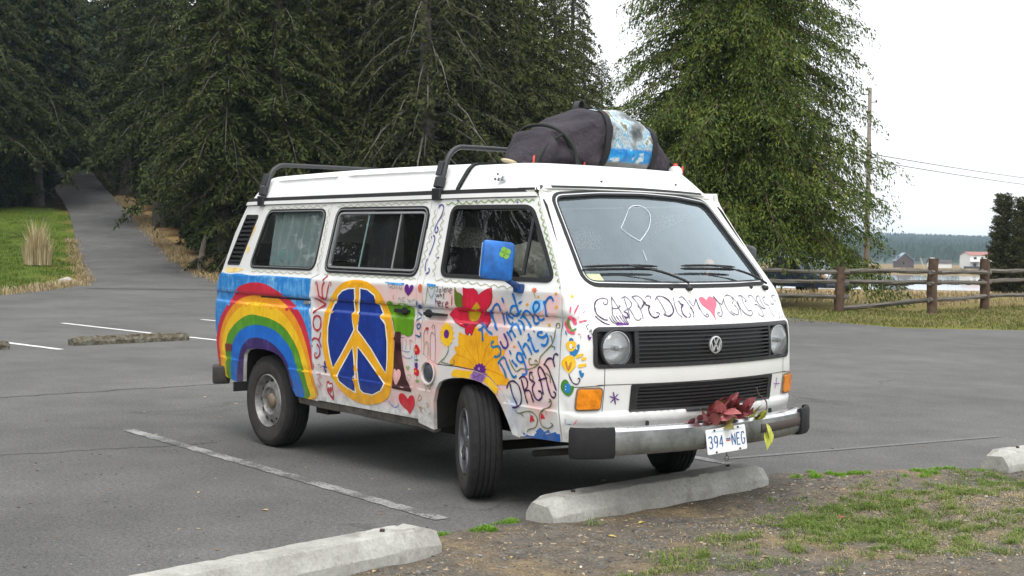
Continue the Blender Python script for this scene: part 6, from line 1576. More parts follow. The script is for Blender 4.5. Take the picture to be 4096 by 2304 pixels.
if bo.data.polygons[0].normal.dot(Vector(bo.data.polygons[0].center)-Vector((0,-.6,.1))) < 0: bo.data.flip_normals()
WEB = mat('webbing_black', (.012,.012,.014), .8); CORD = mat('cord_green_black', (.018,.024,.020), .9); RED = mat('hook_red', (.62,.06,.035), .5)
def band(y0, w, name, lift=.006, a0=-40, a1=220):
    v, f = [], []
    for k in range(33):
        t = math.radians(a0+(a1-a0)*k/32); c_, s_ = math.cos(t), math.sin(t); hz, hx = bag_r(y0, 0)
        for dy in (-w/2, w/2):
            v.append(((hx+lift)*1.03*math.copysign(abs(c_)**.72, c_), y0+dy+.03*math.sin(t), max(.004, hz*.5+(hz*.5+lift)*1.03*math.copysign(abs(s_)**.72, s_))))
    f = [(2*k, 2*k+1, 2*k+3, 2*k+2) for k in range(32)]; o = mesh_obj(name, v, f, WEB, bag, smooth=True); sm = o.modifiers.new('thickness', 'SOLIDIFY'); sm.thickness = .004
band(-.035,.045,'webbing_strap'); band(.385,.04,'webbing_strap')
bm = bmesh.new()
for k in range(12):
    t0, t1 = math.pi*(k/12), math.pi*((k+1)/12)
    a, c_ = (Vector((.0+.0, .0-.03-.03*math.cos(t0), .405+.055*math.sin(t0))), Vector((.0, .0-.03-.03*math.cos(t1), .405+.055*math.sin(t1)))); d = c_-a
    box(bm, (a+c_)/2, (.05,.004,d.length+.003), Matrix.Rotation(math.atan2(-d.y, d.z), 3, 'X'))
bm_obj('grab_handle', bm, mat('handle_grey', (.05,.055,.055), .8), bag)
for cpts, cr_ in (([(.27,-.28,.02),(.26,-.30,.14),(.20,-.36,.24),(.05,-.385,.285),(-.15,-.37,.26),(-.24,-.33,.10)], .011), ([(.20,-.36,.24),(.22,-.30,.16),(.245,-.22,.02)], .009), ([(.22,-.36,.22),(.18,-.44,.15),(.20,-.56,.02)], .009), ([(.05,.46,.27),(.12,.60,.15),(.18,.72,.02)], .012)):
    bm = bmesh.new(); tube(bm, crom(cpts, 6), cr_, 7); bm_obj('tie_cord', bm, CORD, bag, True)
for p in ((.245,-.20),(.20,-.56),(.22,-.24),(.18,.72)):
    bm = bmesh.new(); tube(bm, [(p[0]-.02,p[1]+.02,.085),(p[0]-.012,p[1]+.01,.055),(p[0]-.006,p[1],.02)], .006, 7); bm_obj('tie_hook', bm, RED, bag, True)
sp = empty('wooden_spoon', (-.02,-.585,1.975)); tag(sp, 'small pale wooden spoon end held by an orange clip on the roof', 'spoon')
v, f = [], []; SPN = mat('pale_wood', (.55,.46,.30), .6)
bm = bmesh.new(); bmesh.ops.create_uvsphere(bm, u_segments=16, v_segments=8, radius=.05); 
for q in bm.verts: q.co = Vector((q.co.x*.55, q.co.y*1.25, q.co.z*.26))
tube(bm, [(0,.04,0),(.01,.16,-.012)], .008, 7); so_ = bm_obj('spoon_bowl', bm, SPN, sp, True); so_.rotation_euler = (math.radians(-9), 0, 0); so_.location = (0,-.03,.008)
bm = bmesh.new(); box(bm, (0,.05,.0), (.03,.03,.05), None, .006); bm_obj('clip', bm, mat('clip_orange', (.72,.20,.06), .5), sp)
jg = empty('plastic_jug', (.15,.62,1.93)); jg.scale = (.8,.8,.62); tag(jg, 'translucent white plastic bottle beside the bag on the roof', 'bottle')
bm = bmesh.new(); lathe(bm, [(0,0),(.05,0),(.058,.012),(.058,.07),(.05,.10),(.03,.125),(0,.13)], 20, 'z'); bm_obj('jug_body', bm, mat('jug_plastic', (.62,.64,.64), .35), jg, True)
bm = bmesh.new(); lathe(bm, [(0,.155),(.018,.155),(.018,.125)], 12, 'z'); bm_obj('jug_cap', bm, RED, jg, True)

# red and yellow leaves lying along the bumper top
gar = empty('leaf_bunch', (1.145,.045,.49)); tag(gar, 'bunch of dark red and yellow leaves lying on the front bumper', 'leaves')
LM = [mat('leaf_maroon', (.17,.035,.04), .5, var=.5, vscale=40), mat('leaf_rose', (.34,.10,.10), .5, var=.3, vscale=40), mat('leaf_lime', (.42,.44,.06), .5, var=.25, vscale=40), mat('leaf_bronze', (.22,.19,.06), .55, var=.3, vscale=40)]
r_ = random.Random(17)
for k in range(84):
    L_ = r_.uniform(.07,.13); v, f = leaf_mesh(L_, L_*r_.uniform(.42,.6), r_.uniform(.05,.3))
    y = r_.gauss(.0,.12); mt = LM[0] if r_.random() < .46 else (LM[1] if r_.random() < .6 else LM[3]); 
    if y > .17 and r_.random() < .75: mt = LM[2]
    o = mesh_obj('leaf', v, f, mt, gar, smooth=True); o.location = (r_.uniform(-.05,.045), y, r_.uniform(.01,.11)*math.exp(-(y/.22)**2)+.008)
    o.rotation_euler = (r_.uniform(-.9,.9), r_.uniform(-1.2,.1), r_.uniform(-1.6,1.6))
for y, z, rz in ((.235,-.02,.3),(.25,-.05,-.2),(.22,-.075,.1)):
    v, f = leaf_mesh(.10,.05,.2); o = mesh_obj('leaf', v, f, LM[2], gar, smooth=True); o.location = (.075, y, z+.03); o.rotation_euler = (0, 1.35, rz)
bm = bmesh.new(); tube(bm, crom([(.0,.16,.02),(.03,.27,.06),(.01,.31,.12),(-.02,.28,.16),(-.03,.27,.20)], 5), .004, 6); tube(bm, crom([(0,-.1,.03),(.02,-.2,.07),(.0,-.24,.12)], 5), .003, 6); tube(bm, crom([(0,-.2,.01),(.03,0,.03),(0,.2,.01)], 5), .005, 6); bm_obj('stem', bm, mat('stem_brown', (.07,.045,.035), .8), gar, True)
# weed growing at the near stop
wd = blades('weed_tuft', [(1.02,-.86,.05,90)], leafmat('weed_green', [(.2,(.12,.17,.06)),(.8,(.24,.27,.13))]), .05, .12, .004, 1.3, 9, lambda x, y: .0, kind=None, label='small feathery weed growing against the concrete stop', cat='weed')
# ------------------------------------------------------------------ trees
def leaf_quads(P, D_, L_, w, rng):
    """kite-shaped sprays: base P, direction D_, length L_, width w"""
    n = len(P); D_ = D_/np.linalg.norm(D_, axis=1, keepdims=True); r = rng.normal(size=(n, 3)); s = np.cross(D_, r); s /= np.linalg.norm(s, axis=1, keepdims=True)+1e-9
    mid = P+D_*(L_*.45)[:, None]; tip = P+D_*L_[:, None]; k = (w*.5)[:, None]
    nrm = np.cross(s, D_); bend = nrm*(L_*.10)[:, None]*rng.uniform(-1, 1, n)[:, None]
    V = np.stack([P, mid+s*k+bend, tip, mid-s*k+bend], axis=1).reshape(-1, 3)
    F = np.arange(n*4).reshape(n, 4)
    return V, F
def fast_mesh(name, V, F, mt):
    me = bpy.data.meshes.new(name); V = np.asarray(V, dtype=np.float32); F = np.asarray(F, dtype=np.int32)
    me.vertices.add(len(V)); me.vertices.foreach_set('co', V.ravel()); me.loops.add(F.size); me.loops.foreach_set('vertex_index', F.ravel())
    me.polygons.add(len(F)); me.polygons.foreach_set('loop_start', np.arange(0, F.size, F.shape[1], dtype=np.int32)); me.update(calc_edges=True); me.materials.append(mt); return me
def conifer_data(seed, H, R0, zlo, nb, tw, lf, lL, lw, droop, lift, bark, leaf, power=.85, lowfull=.0, dead=0, hang=.5, jit=.04, limb=1.0):
    rng = np.random.default_rng(seed); rr = random.Random(seed); bm = bmesh.new()
    tr = .016*H; wob = [(.12*math.sin(i*.9+seed), .12*math.cos(i*.7+seed*2)) for i in range(9)]
    tube(bm, [(wob[i][0]*(i > 0), wob[i][1]*(i > 0), H*i/8*.98-.25*(i == 0)) for i in range(9)], [tr*(1.25 if i == 0 else 1)*(1-i/8)**.8+.02 for i in range(9)], 9)
    P, DD, LL = [], [], []
    for i in range(nb):
        t = (i+rr.random())/nb; z = zlo+(H-zlo)*t**1.15; a = i*2.39996+rr.uniform(-.35,.35)
        env = R0*((1-(z-zlo)/(H-zlo))**power); env *= 1-lowfull*max(0, 1-(z-zlo)/(.12*H))
        L = env*rr.uniform(.62,1.08)+.25; c_, s_ = math.cos(a), math.sin(a); up_ = lift*rr.uniform(.3,1.3); dr = droop*rr.uniform(.6,1.3)
        def bp(u): return np.array([c_*L*u, s_*L*u, z+up_*L*u-dr*L*u*u])
        tube(bm, [tuple(bp(u)) for u in (0,.35,.7,1)], [limb*(.018*L+.012),limb*(.012*L+.008),limb*(.007*L+.005),.004], 4, False)
        nt_ = max(4, int(tw*L/R0)+3)
        for j in range(nt_):
            u = .12+.88*(j+rr.random())/nt_; b0 = bp(u); tg = bp(min(1, u+.02))-bp(u-.02); tg /= np.linalg.norm(tg)
            sgn = 1 if j % 2 else -1; ang = rr.uniform(.5,1.15)*sgn; side = np.array([-s_, c_, 0])
            d = tg*math.cos(ang)+side*math.sin(ang); d[2] -= rr.uniform(.05,.35)*droop*1.2; d /= np.linalg.norm(d); l = (.34*L*(1-u*.75)+.22)*rr.uniform(.6,1.15)
            n = max(3, int(lf*l)); q = np.sort(rng.uniform(.03, 1, n)); pos = b0+d*(q*l)[:, None]; pos[:, 2] -= hang*.35*l*q*q; pos += rng.normal(size=(n, 3))*jit
            dirs = d+rng.normal(size=(n, 3))*.55; dirs[:, 2] -= hang*rng.uniform(.2, 1.3, n)
            P.append(pos); DD.append(dirs); LL.append(rng.uniform(.6, 1.25, n)*lL*(1.1-.35*q))
    for i in range(dead):
        z = rr.uniform(.5, .55*H); a = rr.uniform(0, 6.28); L = rr.uniform(.5,1)*R0*.8; c_, s_ = math.cos(a), math.sin(a)
        pts = [(c_*L*u, s_*L*u, z+.25*L*u-.55*L*u*u) for u in (0,.3,.6,.85,1)]; tube(bm, pts, [.03,.024,.017,.011,.005], 5, False)
        for k in range(4):
            u = rr.uniform(.4,.95); q = np.array([c_*L*u, s_*L*u, z+.25*L*u-.55*L*u*u]); e = q+np.array([rr.uniform(-.5,.5), rr.uniform(-.5,.5), rr.uniform(-.5,.1)]); tube(bm, [tuple(q), tuple(e)], [.010,.004], 4, False)
    P = np.concatenate(P); DD = np.concatenate(DD); LL = np.concatenate(LL)
    V, F = leaf_quads(P, DD, LL, LL*lw, rng); crown = fast_mesh('crown', V, F, leaf)
    bmesh.ops.recalc_face_normals(bm, faces=bm.faces); tm = bpy.data.meshes.new('trunk'); bm.to_mesh(tm); bm.free(); tm.materials.append(bark)
    return tm, crown
def broadleaf_data(seed, H, W_, clumps, per, lL, lw, bark, leaf, zlo=.0, stems=5):
    rng = np.random.default_rng(seed); rr = random.Random(seed); bm = bmesh.new(); P, DD, LL = [], [], []
    for i in range(clumps):
        a = rr.uniform(0, 6.28); h = zlo+(H-zlo)*rr.random()**.8; k = math.sqrt(max(.05, 1-((h-zlo)/(H-zlo)-.35)**2*1.6)); r = W_*.5*k*math.sqrt(rr.uniform(.25,1)); c_ = np.array([r*math.cos(a), r*math.sin(a), h]); s = rr.uniform(.10,.22)*W_
        v = rng.normal(size=(per, 3)); v /= np.linalg.norm(v, axis=1, keepdims=True); v *= (rng.uniform(.2, 1, per)**.5)[:, None]*np.array([s, s, s*.55]); P.append(c_+v)
        d = v/s+rng.normal(size=(per, 3))*.6; d[:, 2] -= .35; DD.append(d); LL.append(rng.uniform(.6,1.3,per)*lL)
        if i % 3 == 0:
            q = (c_[0]*.35+rr.uniform(-.1,.1), c_[1]*.35+rr.uniform(-.1,.1), h*.45); tube(bm, [(rr.uniform(-.1,.1)*W_*.3, rr.uniform(-.1,.1)*W_*.3, -.1), q, tuple(c_)], [.012*H+.01,.008*H+.006,.006], 5, False)
    P = np.concatenate(P); DD = np.concatenate(DD); LL = np.concatenate(LL); P[:, 2] = np.maximum(P[:, 2], .03)
    V, F = leaf_quads(P, DD, LL, LL*lw, rng); crown = fast_mesh('crown', V, F, leaf)
    tm = bpy.data.meshes.new('trunk'); bm.to_mesh(tm); bm.free(); tm.materials.append(bark); return tm, crown
BARK = mat('bark_grey_brown', (.075,.063,.052), .95, var=.45, vscale=5, bump=.8, bscale=18); BARKG = mat('bark_pale_grey', (.12,.11,.095), .95, var=.4, vscale=5, bump=.8, bscale=18); BARKC = mat('bark_red_brown', (.10,.062,.042), .95, var=.4, vscale=5, bump=.8, bscale=18)
FIR = leafmat('fir_foliage', [(0.15, (0.0158, 0.0248, 0.0072)), (0.45, (0.0301, 0.043, 0.0118)), (0.65, (0.0473, 0.0579, 0.0145)), (0.9, (0.0645, 0.0827, 0.0197))], .75, .15)
FIRB = leafmat('fir_foliage_brownish', [(0.15, (0.0173, 0.0212, 0.0076)), (0.45, (0.0348, 0.0392, 0.0126)), (0.65, (0.0507, 0.0533, 0.0157)), (0.9, (0.0634, 0.0745, 0.0189))], .75, .15)
FIRG = leafmat('fir_foliage_greener', [(0.15, (0.0255, 0.0391, 0.0095)), (0.45, (0.0467, 0.0638, 0.0136)), (0.65, (0.0723, 0.085, 0.0163)), (0.9, (0.102, 0.1105, 0.0245))], .7, .2)
CEDL = leafmat('cedar_foliage', [(.22,(.018,.032,.009)),(.42,(.038,.064,.012)),(.58,(.070,.106,.014)),(.74,(.125,.158,.018)),(.92,(.19,.20,.028))], .6, .25, trans=.08, nsc=1.3, nw=.8, iw=.35)
BUSH = leafmat('bush_leaves', [(0.15, (0.017, 0.0306, 0.0102)), (0.45, (0.0306, 0.0527, 0.0153)), (0.7, (0.0493, 0.0765, 0.0204)), (0.92, (0.0935, 0.102, 0.0298))], .65, .25)
MAPL = leafmat('maple_leaves', [(0.15, (0.009, 0.0191, 0.0073)), (0.45, (0.0158, 0.0315, 0.0105)), (0.7, (0.0253, 0.0461, 0.0147)), (0.92, (0.0478, 0.0619, 0.0189))], .65, .25)
CYPL = leafmat('cypress_foliage', [(.15,(.030,.036,.016)),(.5,(.060,.066,.028)),(.85,(.10,.095,.042))], .75, .15)
KIND = {
 'fir_a': conifer_data(1, 21, 4.6, .5, 210, 34, 15.0, .30, .30, .50, .10, BARK, FIR, dead=8),
 'fir_b': conifer_data(2, 23, 5.0, .8, 210, 34, 14.0, .31, .30, .72, .26, BARK, FIRB, dead=14),
 'fir_c': conifer_data(3, 19, 4.2, .5, 200, 34, 15.0, .29, .30, .40, .06, BARK, FIRG, dead=5),
 'fir_d': conifer_data(4, 22, 4.6, 1.8, 170, 30, 12.0, .31, .30, .75, .15, BARKG, FIRB, dead=26),
 'fir_e': conifer_data(10, 22, 4.6, 4.2, 190, 32, 13.0, .31, .30, .62, .22, BARK, FIR, dead=16),
 'cedar': conifer_data(5, 17.8, 4.55, 2.0, 720, 30, 36.0, .135, .30, .52, .20, BARKC, CEDL, power=.74, hang=1.0, jit=.055, limb=.45),
 'cypress': conifer_data(6, 5.2, .66, .15, 160, 16, 34.0, .13, .45, .10, .95, BARKC, CYPL, power=.85, hang=-.3),
 'bush_a': broadleaf_data(7, 2.6, 3.4, 90, 170, .16, .68, BARK, BUSH), 'bush_b': broadleaf_data(8, 3.4, 3.0, 90, 170, .16, .68, BARK, MAPL),
 'maple': broadleaf_data(9, 12.0, 9.0, 170, 190, .26, .75, BARK, MAPL, zlo=2.2)}
used = {}
def plant(kind, D, S, label, cat, name, scale=1.0, rz=0.0, group=None, z=None, lean=0.0):
    tm, cm = KIND[kind]; p = W(D, S, (terrain(D, S) if z is None else z)-.03)
    root = empty(name, p); root.rotation_euler = (0, lean, rz); root.scale = (scale, scale, scale); tag(root, label, cat, group)
    for nm, me in (('trunk', tm), ('crown', cm)):
        o = bpy.data.objects.new(nm, me); COL.objects.link(o); o.parent = root
    return root
def P_(px, D): return (px-2048)/5256.8*D
GF = 'firs of the dark wood'
FT = [('fir_e',905,53,.85,0),('fir_a',1110,54,.95,1),('fir_c',1300,57,.95,2),('fir_b',1490,57,.95,3),('fir_d',1700,54,1.0,4),('fir_b',1870,57,.90,5),('fir_c',2040,60,.92,.7),('fir_c',2200,62,.80,1.7),
 ('fir_e',880,66,1.0,2.2),('fir_b',1010,69,1.05,3.1),('fir_a',1200,70,1.05,4.0),('fir_d',1420,68,1.1,5.1),('fir_a',1600,71,1.1,.3),('fir_d',1745,63,1.0,1.1),('fir_a',1960,72,1.05,2.6),('fir_c',2130,76,1.0,3.7),('fir_b',2270,84,.9,2.1),
 ('fir_e',800,82,1.0,4.4),('fir_a',1000,92,1.1,5.7),('fir_d',1130,95,1.15,.9),('fir_a',1300,95,1.15,1.9),('fir_b',1540,96,1.15,2.9),('fir_a',1800,98,1.1,3.9),('fir_e',640,104,1.0,4.9),('fir_e',30,104,1.0,5.3),('fir_b',-160,96,1.05,.5),('fir_d',60,124,1.1,1.4),('fir_a',330,178,1.2,2.4),('fir_b',200,176,1.2,3.4),('fir_a',470,150,1.2,4.3),('fir_b',80,160,1.2,.2),('fir_c',-330,84,1.0,5.2),('fir_a',560,128,1.1,2.8)]
look = {'fir_a': 'dark green fir with drooping boughs', 'fir_b': 'brownish dark fir with hanging boughs', 'fir_c': 'greener bushy fir', 'fir_d': 'fir with bare grey trunk and dead branches', 'fir_e': 'tall fir with a clear lower trunk'}
used = {}
for kind, px, D, sc, rz in FT:
    place = 'at the front edge of the wood' if (D < 65 and px > 800) else ('beside the uphill path' if px < 700 else ('in the second row of the wood' if D < 80 else 'deep in the wood'))
    plant(kind, D, P_(px, D), look[kind]+' '+place, 'tree', 'fir_tree', sc, rz, GF)
plant('maple', 90, P_(-40, 90), 'broadleaf tree with dark leaves overhanging the lawn at the path', 'tree', 'maple_tree', 1.35, 0)
plant('maple', 118, P_(110, 118), 'broadleaf tree reaching over the dark mouth of the path', 'tree', 'maple_tree', 1.25, 2)
for k, (kind, px, D, sc, rz) in enumerate([('bush_a',775,78,1.1,0),('bush_b',850,70,1.0,1),('bush_a',930,64,1.0,2),('bush_b',1010,60,.9,3),('bush_a',1090,57,.95,4),('bush_b',1180,56,1.0,5),('bush_a',660,92,1.2,.6),('bush_b',560,106,1.2,1.6),('bush_a',490,124,1.3,2.2)]):
    plant(kind, D, P_(px, D), ('low spreading green' if kind == 'bush_a' else 'tall dark-leaved')+' bush on the dry bank beside the uphill path', 'bush', 'bush', sc, rz, 'bushes along the bank right of the path')
for k, (kind, px, D, sc, rz) in enumerate([('bush_b',-40,86,1.05,1),('bush_a',40,87,1.0,2),('bush_b',110,92,1.0,3),('bush_a',140,104,1.2,4),('bush_b',90,116,1.3,5)]):
    plant(kind, D, P_(px, D), ('low spreading green' if kind == 'bush_a' else 'tall dark-leaved')+' bush at the top of the mown lawn', 'bush', 'bush', sc, rz, 'bushes above the lawn')
plant('maple', 112, P_(455, 112), 'broadleaf tree arching over the path from the bank side', 'tree', 'maple_tree', 1.2, 4)
plant('maple', 140, P_(270, 140), 'broadleaf tree closing off the dark head of the path', 'tree', 'maple_tree', 1.3, 1)
for k, (px, D) in enumerate([(185,126),(250,129),(315,128),(375,125)]): plant('bush_b', D, P_(px, D), 'dark bush closing the head of the path under the trees', 'bush', 'bush', 1.7, k*1.4, 'bushes at the head of the path')
for px, D, lab in ((150,88,'tall fir standing above the lawn with boughs over the path'),(640,79,'tall fir on the dry bank with boughs over the path'),(175,104,'tall fir crowding the upper left side of the path'),(500,99,'tall fir crowding the upper right side of the path'),(-60,84,'tall fir rising behind the bushes of the lawn')):
    plant('fir_e', D, P_(px, D), lab, 'tree', 'fir_tree', 1.1, px*.01, GF)
plant('fir_c', 70, P_(2320, 70), 'shorter green fir at the open right end of the wood', 'tree', 'fir_tree', .74, 1.2, GF, z=-.3)
plant('fir_c', 80, P_(2455, 80), 'lowest green fir between the wood and the cedar', 'tree', 'fir_tree', .56, 2.9, GF, z=-.5)
# the wood goes on round the lot to the left, outside the picture, where the van's side windows mirror it
for k in range(18):
    D = -6+k*4.0; plant('bush_b', D+1.5, -27.5-.8*abs(k-8), 'tall dense bush along the left side of the lot', 'bush', 'bush', 1.9, k*.9, 'bushes along the left side of the lot', z=0)
for k in range(30):
    D = -4+k*2.3; S = -30-.55*abs(k-15)-4*(k % 2); plant(['fir_a','fir_b','fir_c','fir_d'][k % 4], D, S, 'fir in the wood along the left side of the lot', 'tree', 'fir_tree', .95, k*1.3, 'firs along the left side of the lot', z=0)
plant('cedar', 36.8, P_(2940, 36.8), 'big bright green cedar with drooping boughs beside the rail fence', 'tree', 'cedar_tree', 1.0, .6, z=-.02)
plant('bush_a', 50, P_(2440, 50), 'green bush between the wood and the big cedar', 'bush', 'bush', 2.1, 1, z=-.1)
plant('fir_e', 82, P_(2400, 82), 'thin fir showing sky through its boughs next to the cedar', 'tree', 'fir_tree', .62, 2.0, z=-.3)
plant('cypress', 58, P_(4008, 58), 'slim brown-green cypress beyond the rail fence, taller of the pair', 'tree', 'cypress_tree', .88, 0, z=-.55); plant('cypress', 57, P_(4086, 57), 'slim brown-green cypress beyond the rail fence, broader of the pair', 'tree', 'cypress_tree', .84, 2, z=-.5)
# tall dry grass on the lawn, snag and stone by the path
def tz(x, y): return terrain(*DS(x, y))
def at(px, D): p = W(D, P_(px, D)); return p.x, p.y
x, y = at(150, 53)
blades('dry_grass_clump', [(x, y, .55, 420), (x+.35, y-.2, .4, 220)], leafmat('pampas_straw', [(.2,(.36,.28,.15)),(.8,(.62,.52,.33))], trans=.15), .9, 2.35, .024, .42, 31, tz, kind=None, label='tall clump of dry beige grass standing on the lawn', cat='grass clump')
gs = random.Random(9); sp_ = []
for k in range(420):
    D = gs.uniform(40, 86); px = gs.uniform(-60, min(330, [l for d, l, r in ROAD if d >= D][0]-6) if D > 46 else 200); x, y = at(px, D); sp_.append((x, y, .5, 50))
blades('lawn_grass', sp_, leafmat('lawn_green', [(.2,(.045,.085,.012)),(.5,(.09,.15,.018)),(.8,(.16,.20,.04)),(.97,(.28,.24,.10))], trans=.15), .05, .16, .02, .8, 32, tz, label='mown green grass of the bank left of the path', cat='grass')
sp_ = []
for k in range(330):
    D = gs.uniform(44, 96); e = [r for d, l, r in ROAD if d >= D][0]; px = e+gs.uniform(4, 130 if D < 62 else 60); x, y = at(px, D); sp_.append((x, y, .45, 44))
for k in range(80):
    D = gs.uniform(43, 72); e = [l for d, l, r in ROAD if d >= D][0]; px = e-gs.uniform(2, 26); x, y = at(px, D); sp_.append((x, y, .35, 36))
for k in range(60):
    t = gs.random(); x, y = -29.9+(-37+29.9)*t+gs.uniform(-.3,.1), 6.05+(11.05-6.05)*t; sp_.append((x, y-.1, .35, 36))
blades('dry_bank_grass', sp_, STR, .06, .34, .02, .9, 33, tz, label='dry yellow grass along the edges of the path', cat='grass')
bm = bmesh.new(); tube(bm, [(0,0,-.1),(.03,0,.5),(.14,.05,1.25),(.2,.06,1.5)], [.17,.14,.10,.03], 9); sn = bm_obj('snag', bm, mat('snag_pale', (.26,.22,.17), .9, var=.35, vscale=8, bump=.6, bscale=20), None, True); x, y = at(800, 53); sn.location = (x, y, tz(x, y)); sn.rotation_euler = (0,0,.8); tag(sn, 'pale leaning broken snag on the dry bank', 'snag')
bm = bmesh.new(); bmesh.ops.create_icosphere(bm, subdivisions=3, radius=.28)
for q in bm.verts: q.co = Vector((q.co.x*1.2, q.co.y*.8, q.co.z*.6))*(1+.12*math.sin(q.co.x*13+q.co.y*9))
stn = bm_obj('stone', bm, mat('pale_stone', (.40,.38,.34), .9, var=.2, vscale=8), None, True); x, y = at(262, 44.5); stn.location = (x, y, tz(x, y)+.04); tag(stn, 'single pale stone lying at the foot of the lawn', 'stone')
# ------------------------------------------------------------------ rail fence
m, b = blank('weathered_rail', .9, .15); tc = N(m, 'ShaderNodeTexCoord'); mp = N(m, 'ShaderNodeMapping'); lk(m, tc.outputs['Object'], mp.inputs['Vector']); mp.inputs['Scale'].default_value = (1.2, 14, 14)
n1 = noise(m, mp.outputs[0], 2.2, 6, .7); lk(m, ramp(m, n1, [(.3,(.075,.068,.060)),(.55,(.165,.15,.132)),(.75,(.27,.25,.225))]), b.inputs['Base Color']); lk(m, bumpn(m, n1, .9, .03), b.inputs['Normal']); RAIL = m
POSTM = mat('fence_post_wood', (.085,.052,.034), .9, var=.45, vscale=7, bump=.8, bscale=22)
fence = empty('rail_fence', W(32.6, P_(3500, 32.6))); tag(fence, 'weathered split-rail fence with one rail fallen to the ground', 'fence')
o3 = fence.location.copy(); posts = [(33.6,2560),(33.2,2960),(32.7,3361),(32.2,3729),(35.0,3940),(37.6,4240)]
def rough_bar(name, a, c_, r, mt, seed, n=14, sides=7, jit=.26, flat=.85):
    R_ = random.Random(seed); a, c_ = Vector(a), Vector(c_); d = (c_-a); L_ = d.length; bm = bmesh.new(); rings = []
    for i in range(n+1):
        t = i/n; bend = Vector((0, .015*math.sin(t*4+seed), .012*math.sin(t*6.1+seed*1.7))); rings.append([bm.verts.new(Vector((L_*t, (1+.14*math.sin(t*9+seed*2.1)*(sides == 7))*r*(1+R_.uniform(-jit,jit))*math.cos(2*math.pi*k/sides+.3), flat*r*(1+R_.uniform(-jit,jit))*math.sin(2*math.pi*k/sides+.3)))+bend) for k in range(sides)])
    for A, B in zip(rings, rings[1:]):
        for k in range(sides): bm.faces.new((A[k], A[(k+1) % sides], B[(k+1) % sides], B[k]))
    bm.faces.new(rings[0][::-1]); bm.faces.new(rings[-1])
    o = bm_obj(name, bm, mt, fence, True, angle=35); o.matrix_local = Matrix.Translation(a-o3) @ d.to_track_quat('X', 'Z').to_matrix().to_4x4(); return o
pts = [W(D, P_(px, D), 0) for D, px in posts]
for i, p in enumerate(pts): rough_bar('post', p+Vector((0,0,-.3)), p+Vector((.02*math.sin(i*3),.03*math.cos(i*2),1.34 if i != 2 else 1.1)), .125, POSTM, 40+i, 8, 9, .08, 1.0)
for i in range(len(pts)-1):
    for k, z in enumerate((1.0,.74,.34)):
        a, c_ = pts[i]+Vector((0,0,z+.02*math.sin(i*5+k))), pts[i+1]+Vector((0,0,z+.03*math.cos(i*3+k))); d = (c_-a).normalized()*.22; perp = Vector((d.y,-d.x,0)).normalized()*.03*(1 if i % 2 else -1)
        if i == 2 and k == 2: a = pts[i]+(pts[i+1]-pts[i])*.06+Vector((-.1,-.1,.06)); d *= .4
        rough_bar('rail', a-d+perp, c_+d+perp, .066, RAIL, 60+i*3+k)
# ground cover at the fence foot
sp_ = []; gs = random.Random(12)
for k in range(900):
    t = gs.random(); i = min(int(t*5), 4); q = pts[i].lerp(pts[i+1], gs.random()); e = gs.uniform(-6.0,1.2); q = q+Vector((-FWH.x*-e, -FWH.y*-e, 0)); sp_.append((q.x, q.y, .45, 34))
blades('fence_grass', sp_, leafmat('fence_grass_mix', [(.25,(.08,.12,.02)),(.5,(.14,.165,.04)),(.68,(.22,.19,.07)),(.9,(.30,.24,.12))], trans=.15),   .03, .12, .016, 1.2, 41, lambda x, y: -.03, label='mixed green and dry grass along the rail fence', cat='grass')
sp_ = []
for k in range(260):
    D = gs.uniform(37, 75); px = gs.uniform(3000, 4150); x, y = at(px, D); sp_.append((x, y, .6, 30))
blades('field_grass', sp_, STR, .08, .30, .03, .9, 42, tz, label='dry grass on the flat beyond the fence', cat='grass')

# ------------------------------------------------------------------ parked car beyond the fence
NAVY = mat('car_navy', (.035,.048,.085), .25, coat=.6, var=.1); CARG = glass('car_glass', (.5,.6,.62), .30, (.45,.58,.60), .03)
car = empty('parked_car', W(52, P_(3225, 52), terrain(52, P_(3225, 52)))); tag(car, 'dark blue car parked behind the rail fence under the cedar', 'car')
def car_sec(x):
    """section along the length: hood/roof height and half width"""
    return itp([(-2.2,.72),(-2.1,.95),(-1.7,1.0),(-1.2,1.45),(-.3,1.52),(.3,1.45),(.95,1.0),(1.6,.93),(2.1,.82),(2.22,.62)], x), itp([(-2.2,.70),(-1.9,.84),(0,.88),(1.7,.85),(2.1,.76),(2.22,.66)], x)
v, f = [], []; xs_ = [-2.2+i*.13 for i in range(35)]; K = 14
for x in xs_:
    h, w_ = car_sec(x)
    for k in range(K+1):
        t = k/K; ang = math.pi*t; yy_ = -w_*math.copysign(abs(math.cos(ang))**.45, math.cos(ang)); top = max(.95 if h > 1.1 else h, .5)
        z = .30+(h-.30)*abs(math.sin(ang))**.42
        if z > .98: yy_ *= 1-.32*(z-.98)/.5
        v.append((x, yy_, z))
n = K+1
for i in range(len(xs_)-1):
    for k in range(K): f.append((i*n+k, (i+1)*n+k, (i+1)*n+k+1, i*n+k+1))
f.append(tuple(range(n))); f.append(tuple(range((len(xs_)-1)*n, len(xs_)*n)))
cb = mesh_obj('body', v, f, NAVY, car, smooth=True); cb.data.set_sharp_from_angle(angle=math.radians(45))
def quadp(name, pts4, mt, par): return mesh_obj(name, pts4, [(0,1,2,3)], mt, par)
quadp('windshield', [(1.02,-.70,1.02),(1.02,.70,1.02),(.36,.56,1.46),(.36,-.56,1.46)], CARG, car)
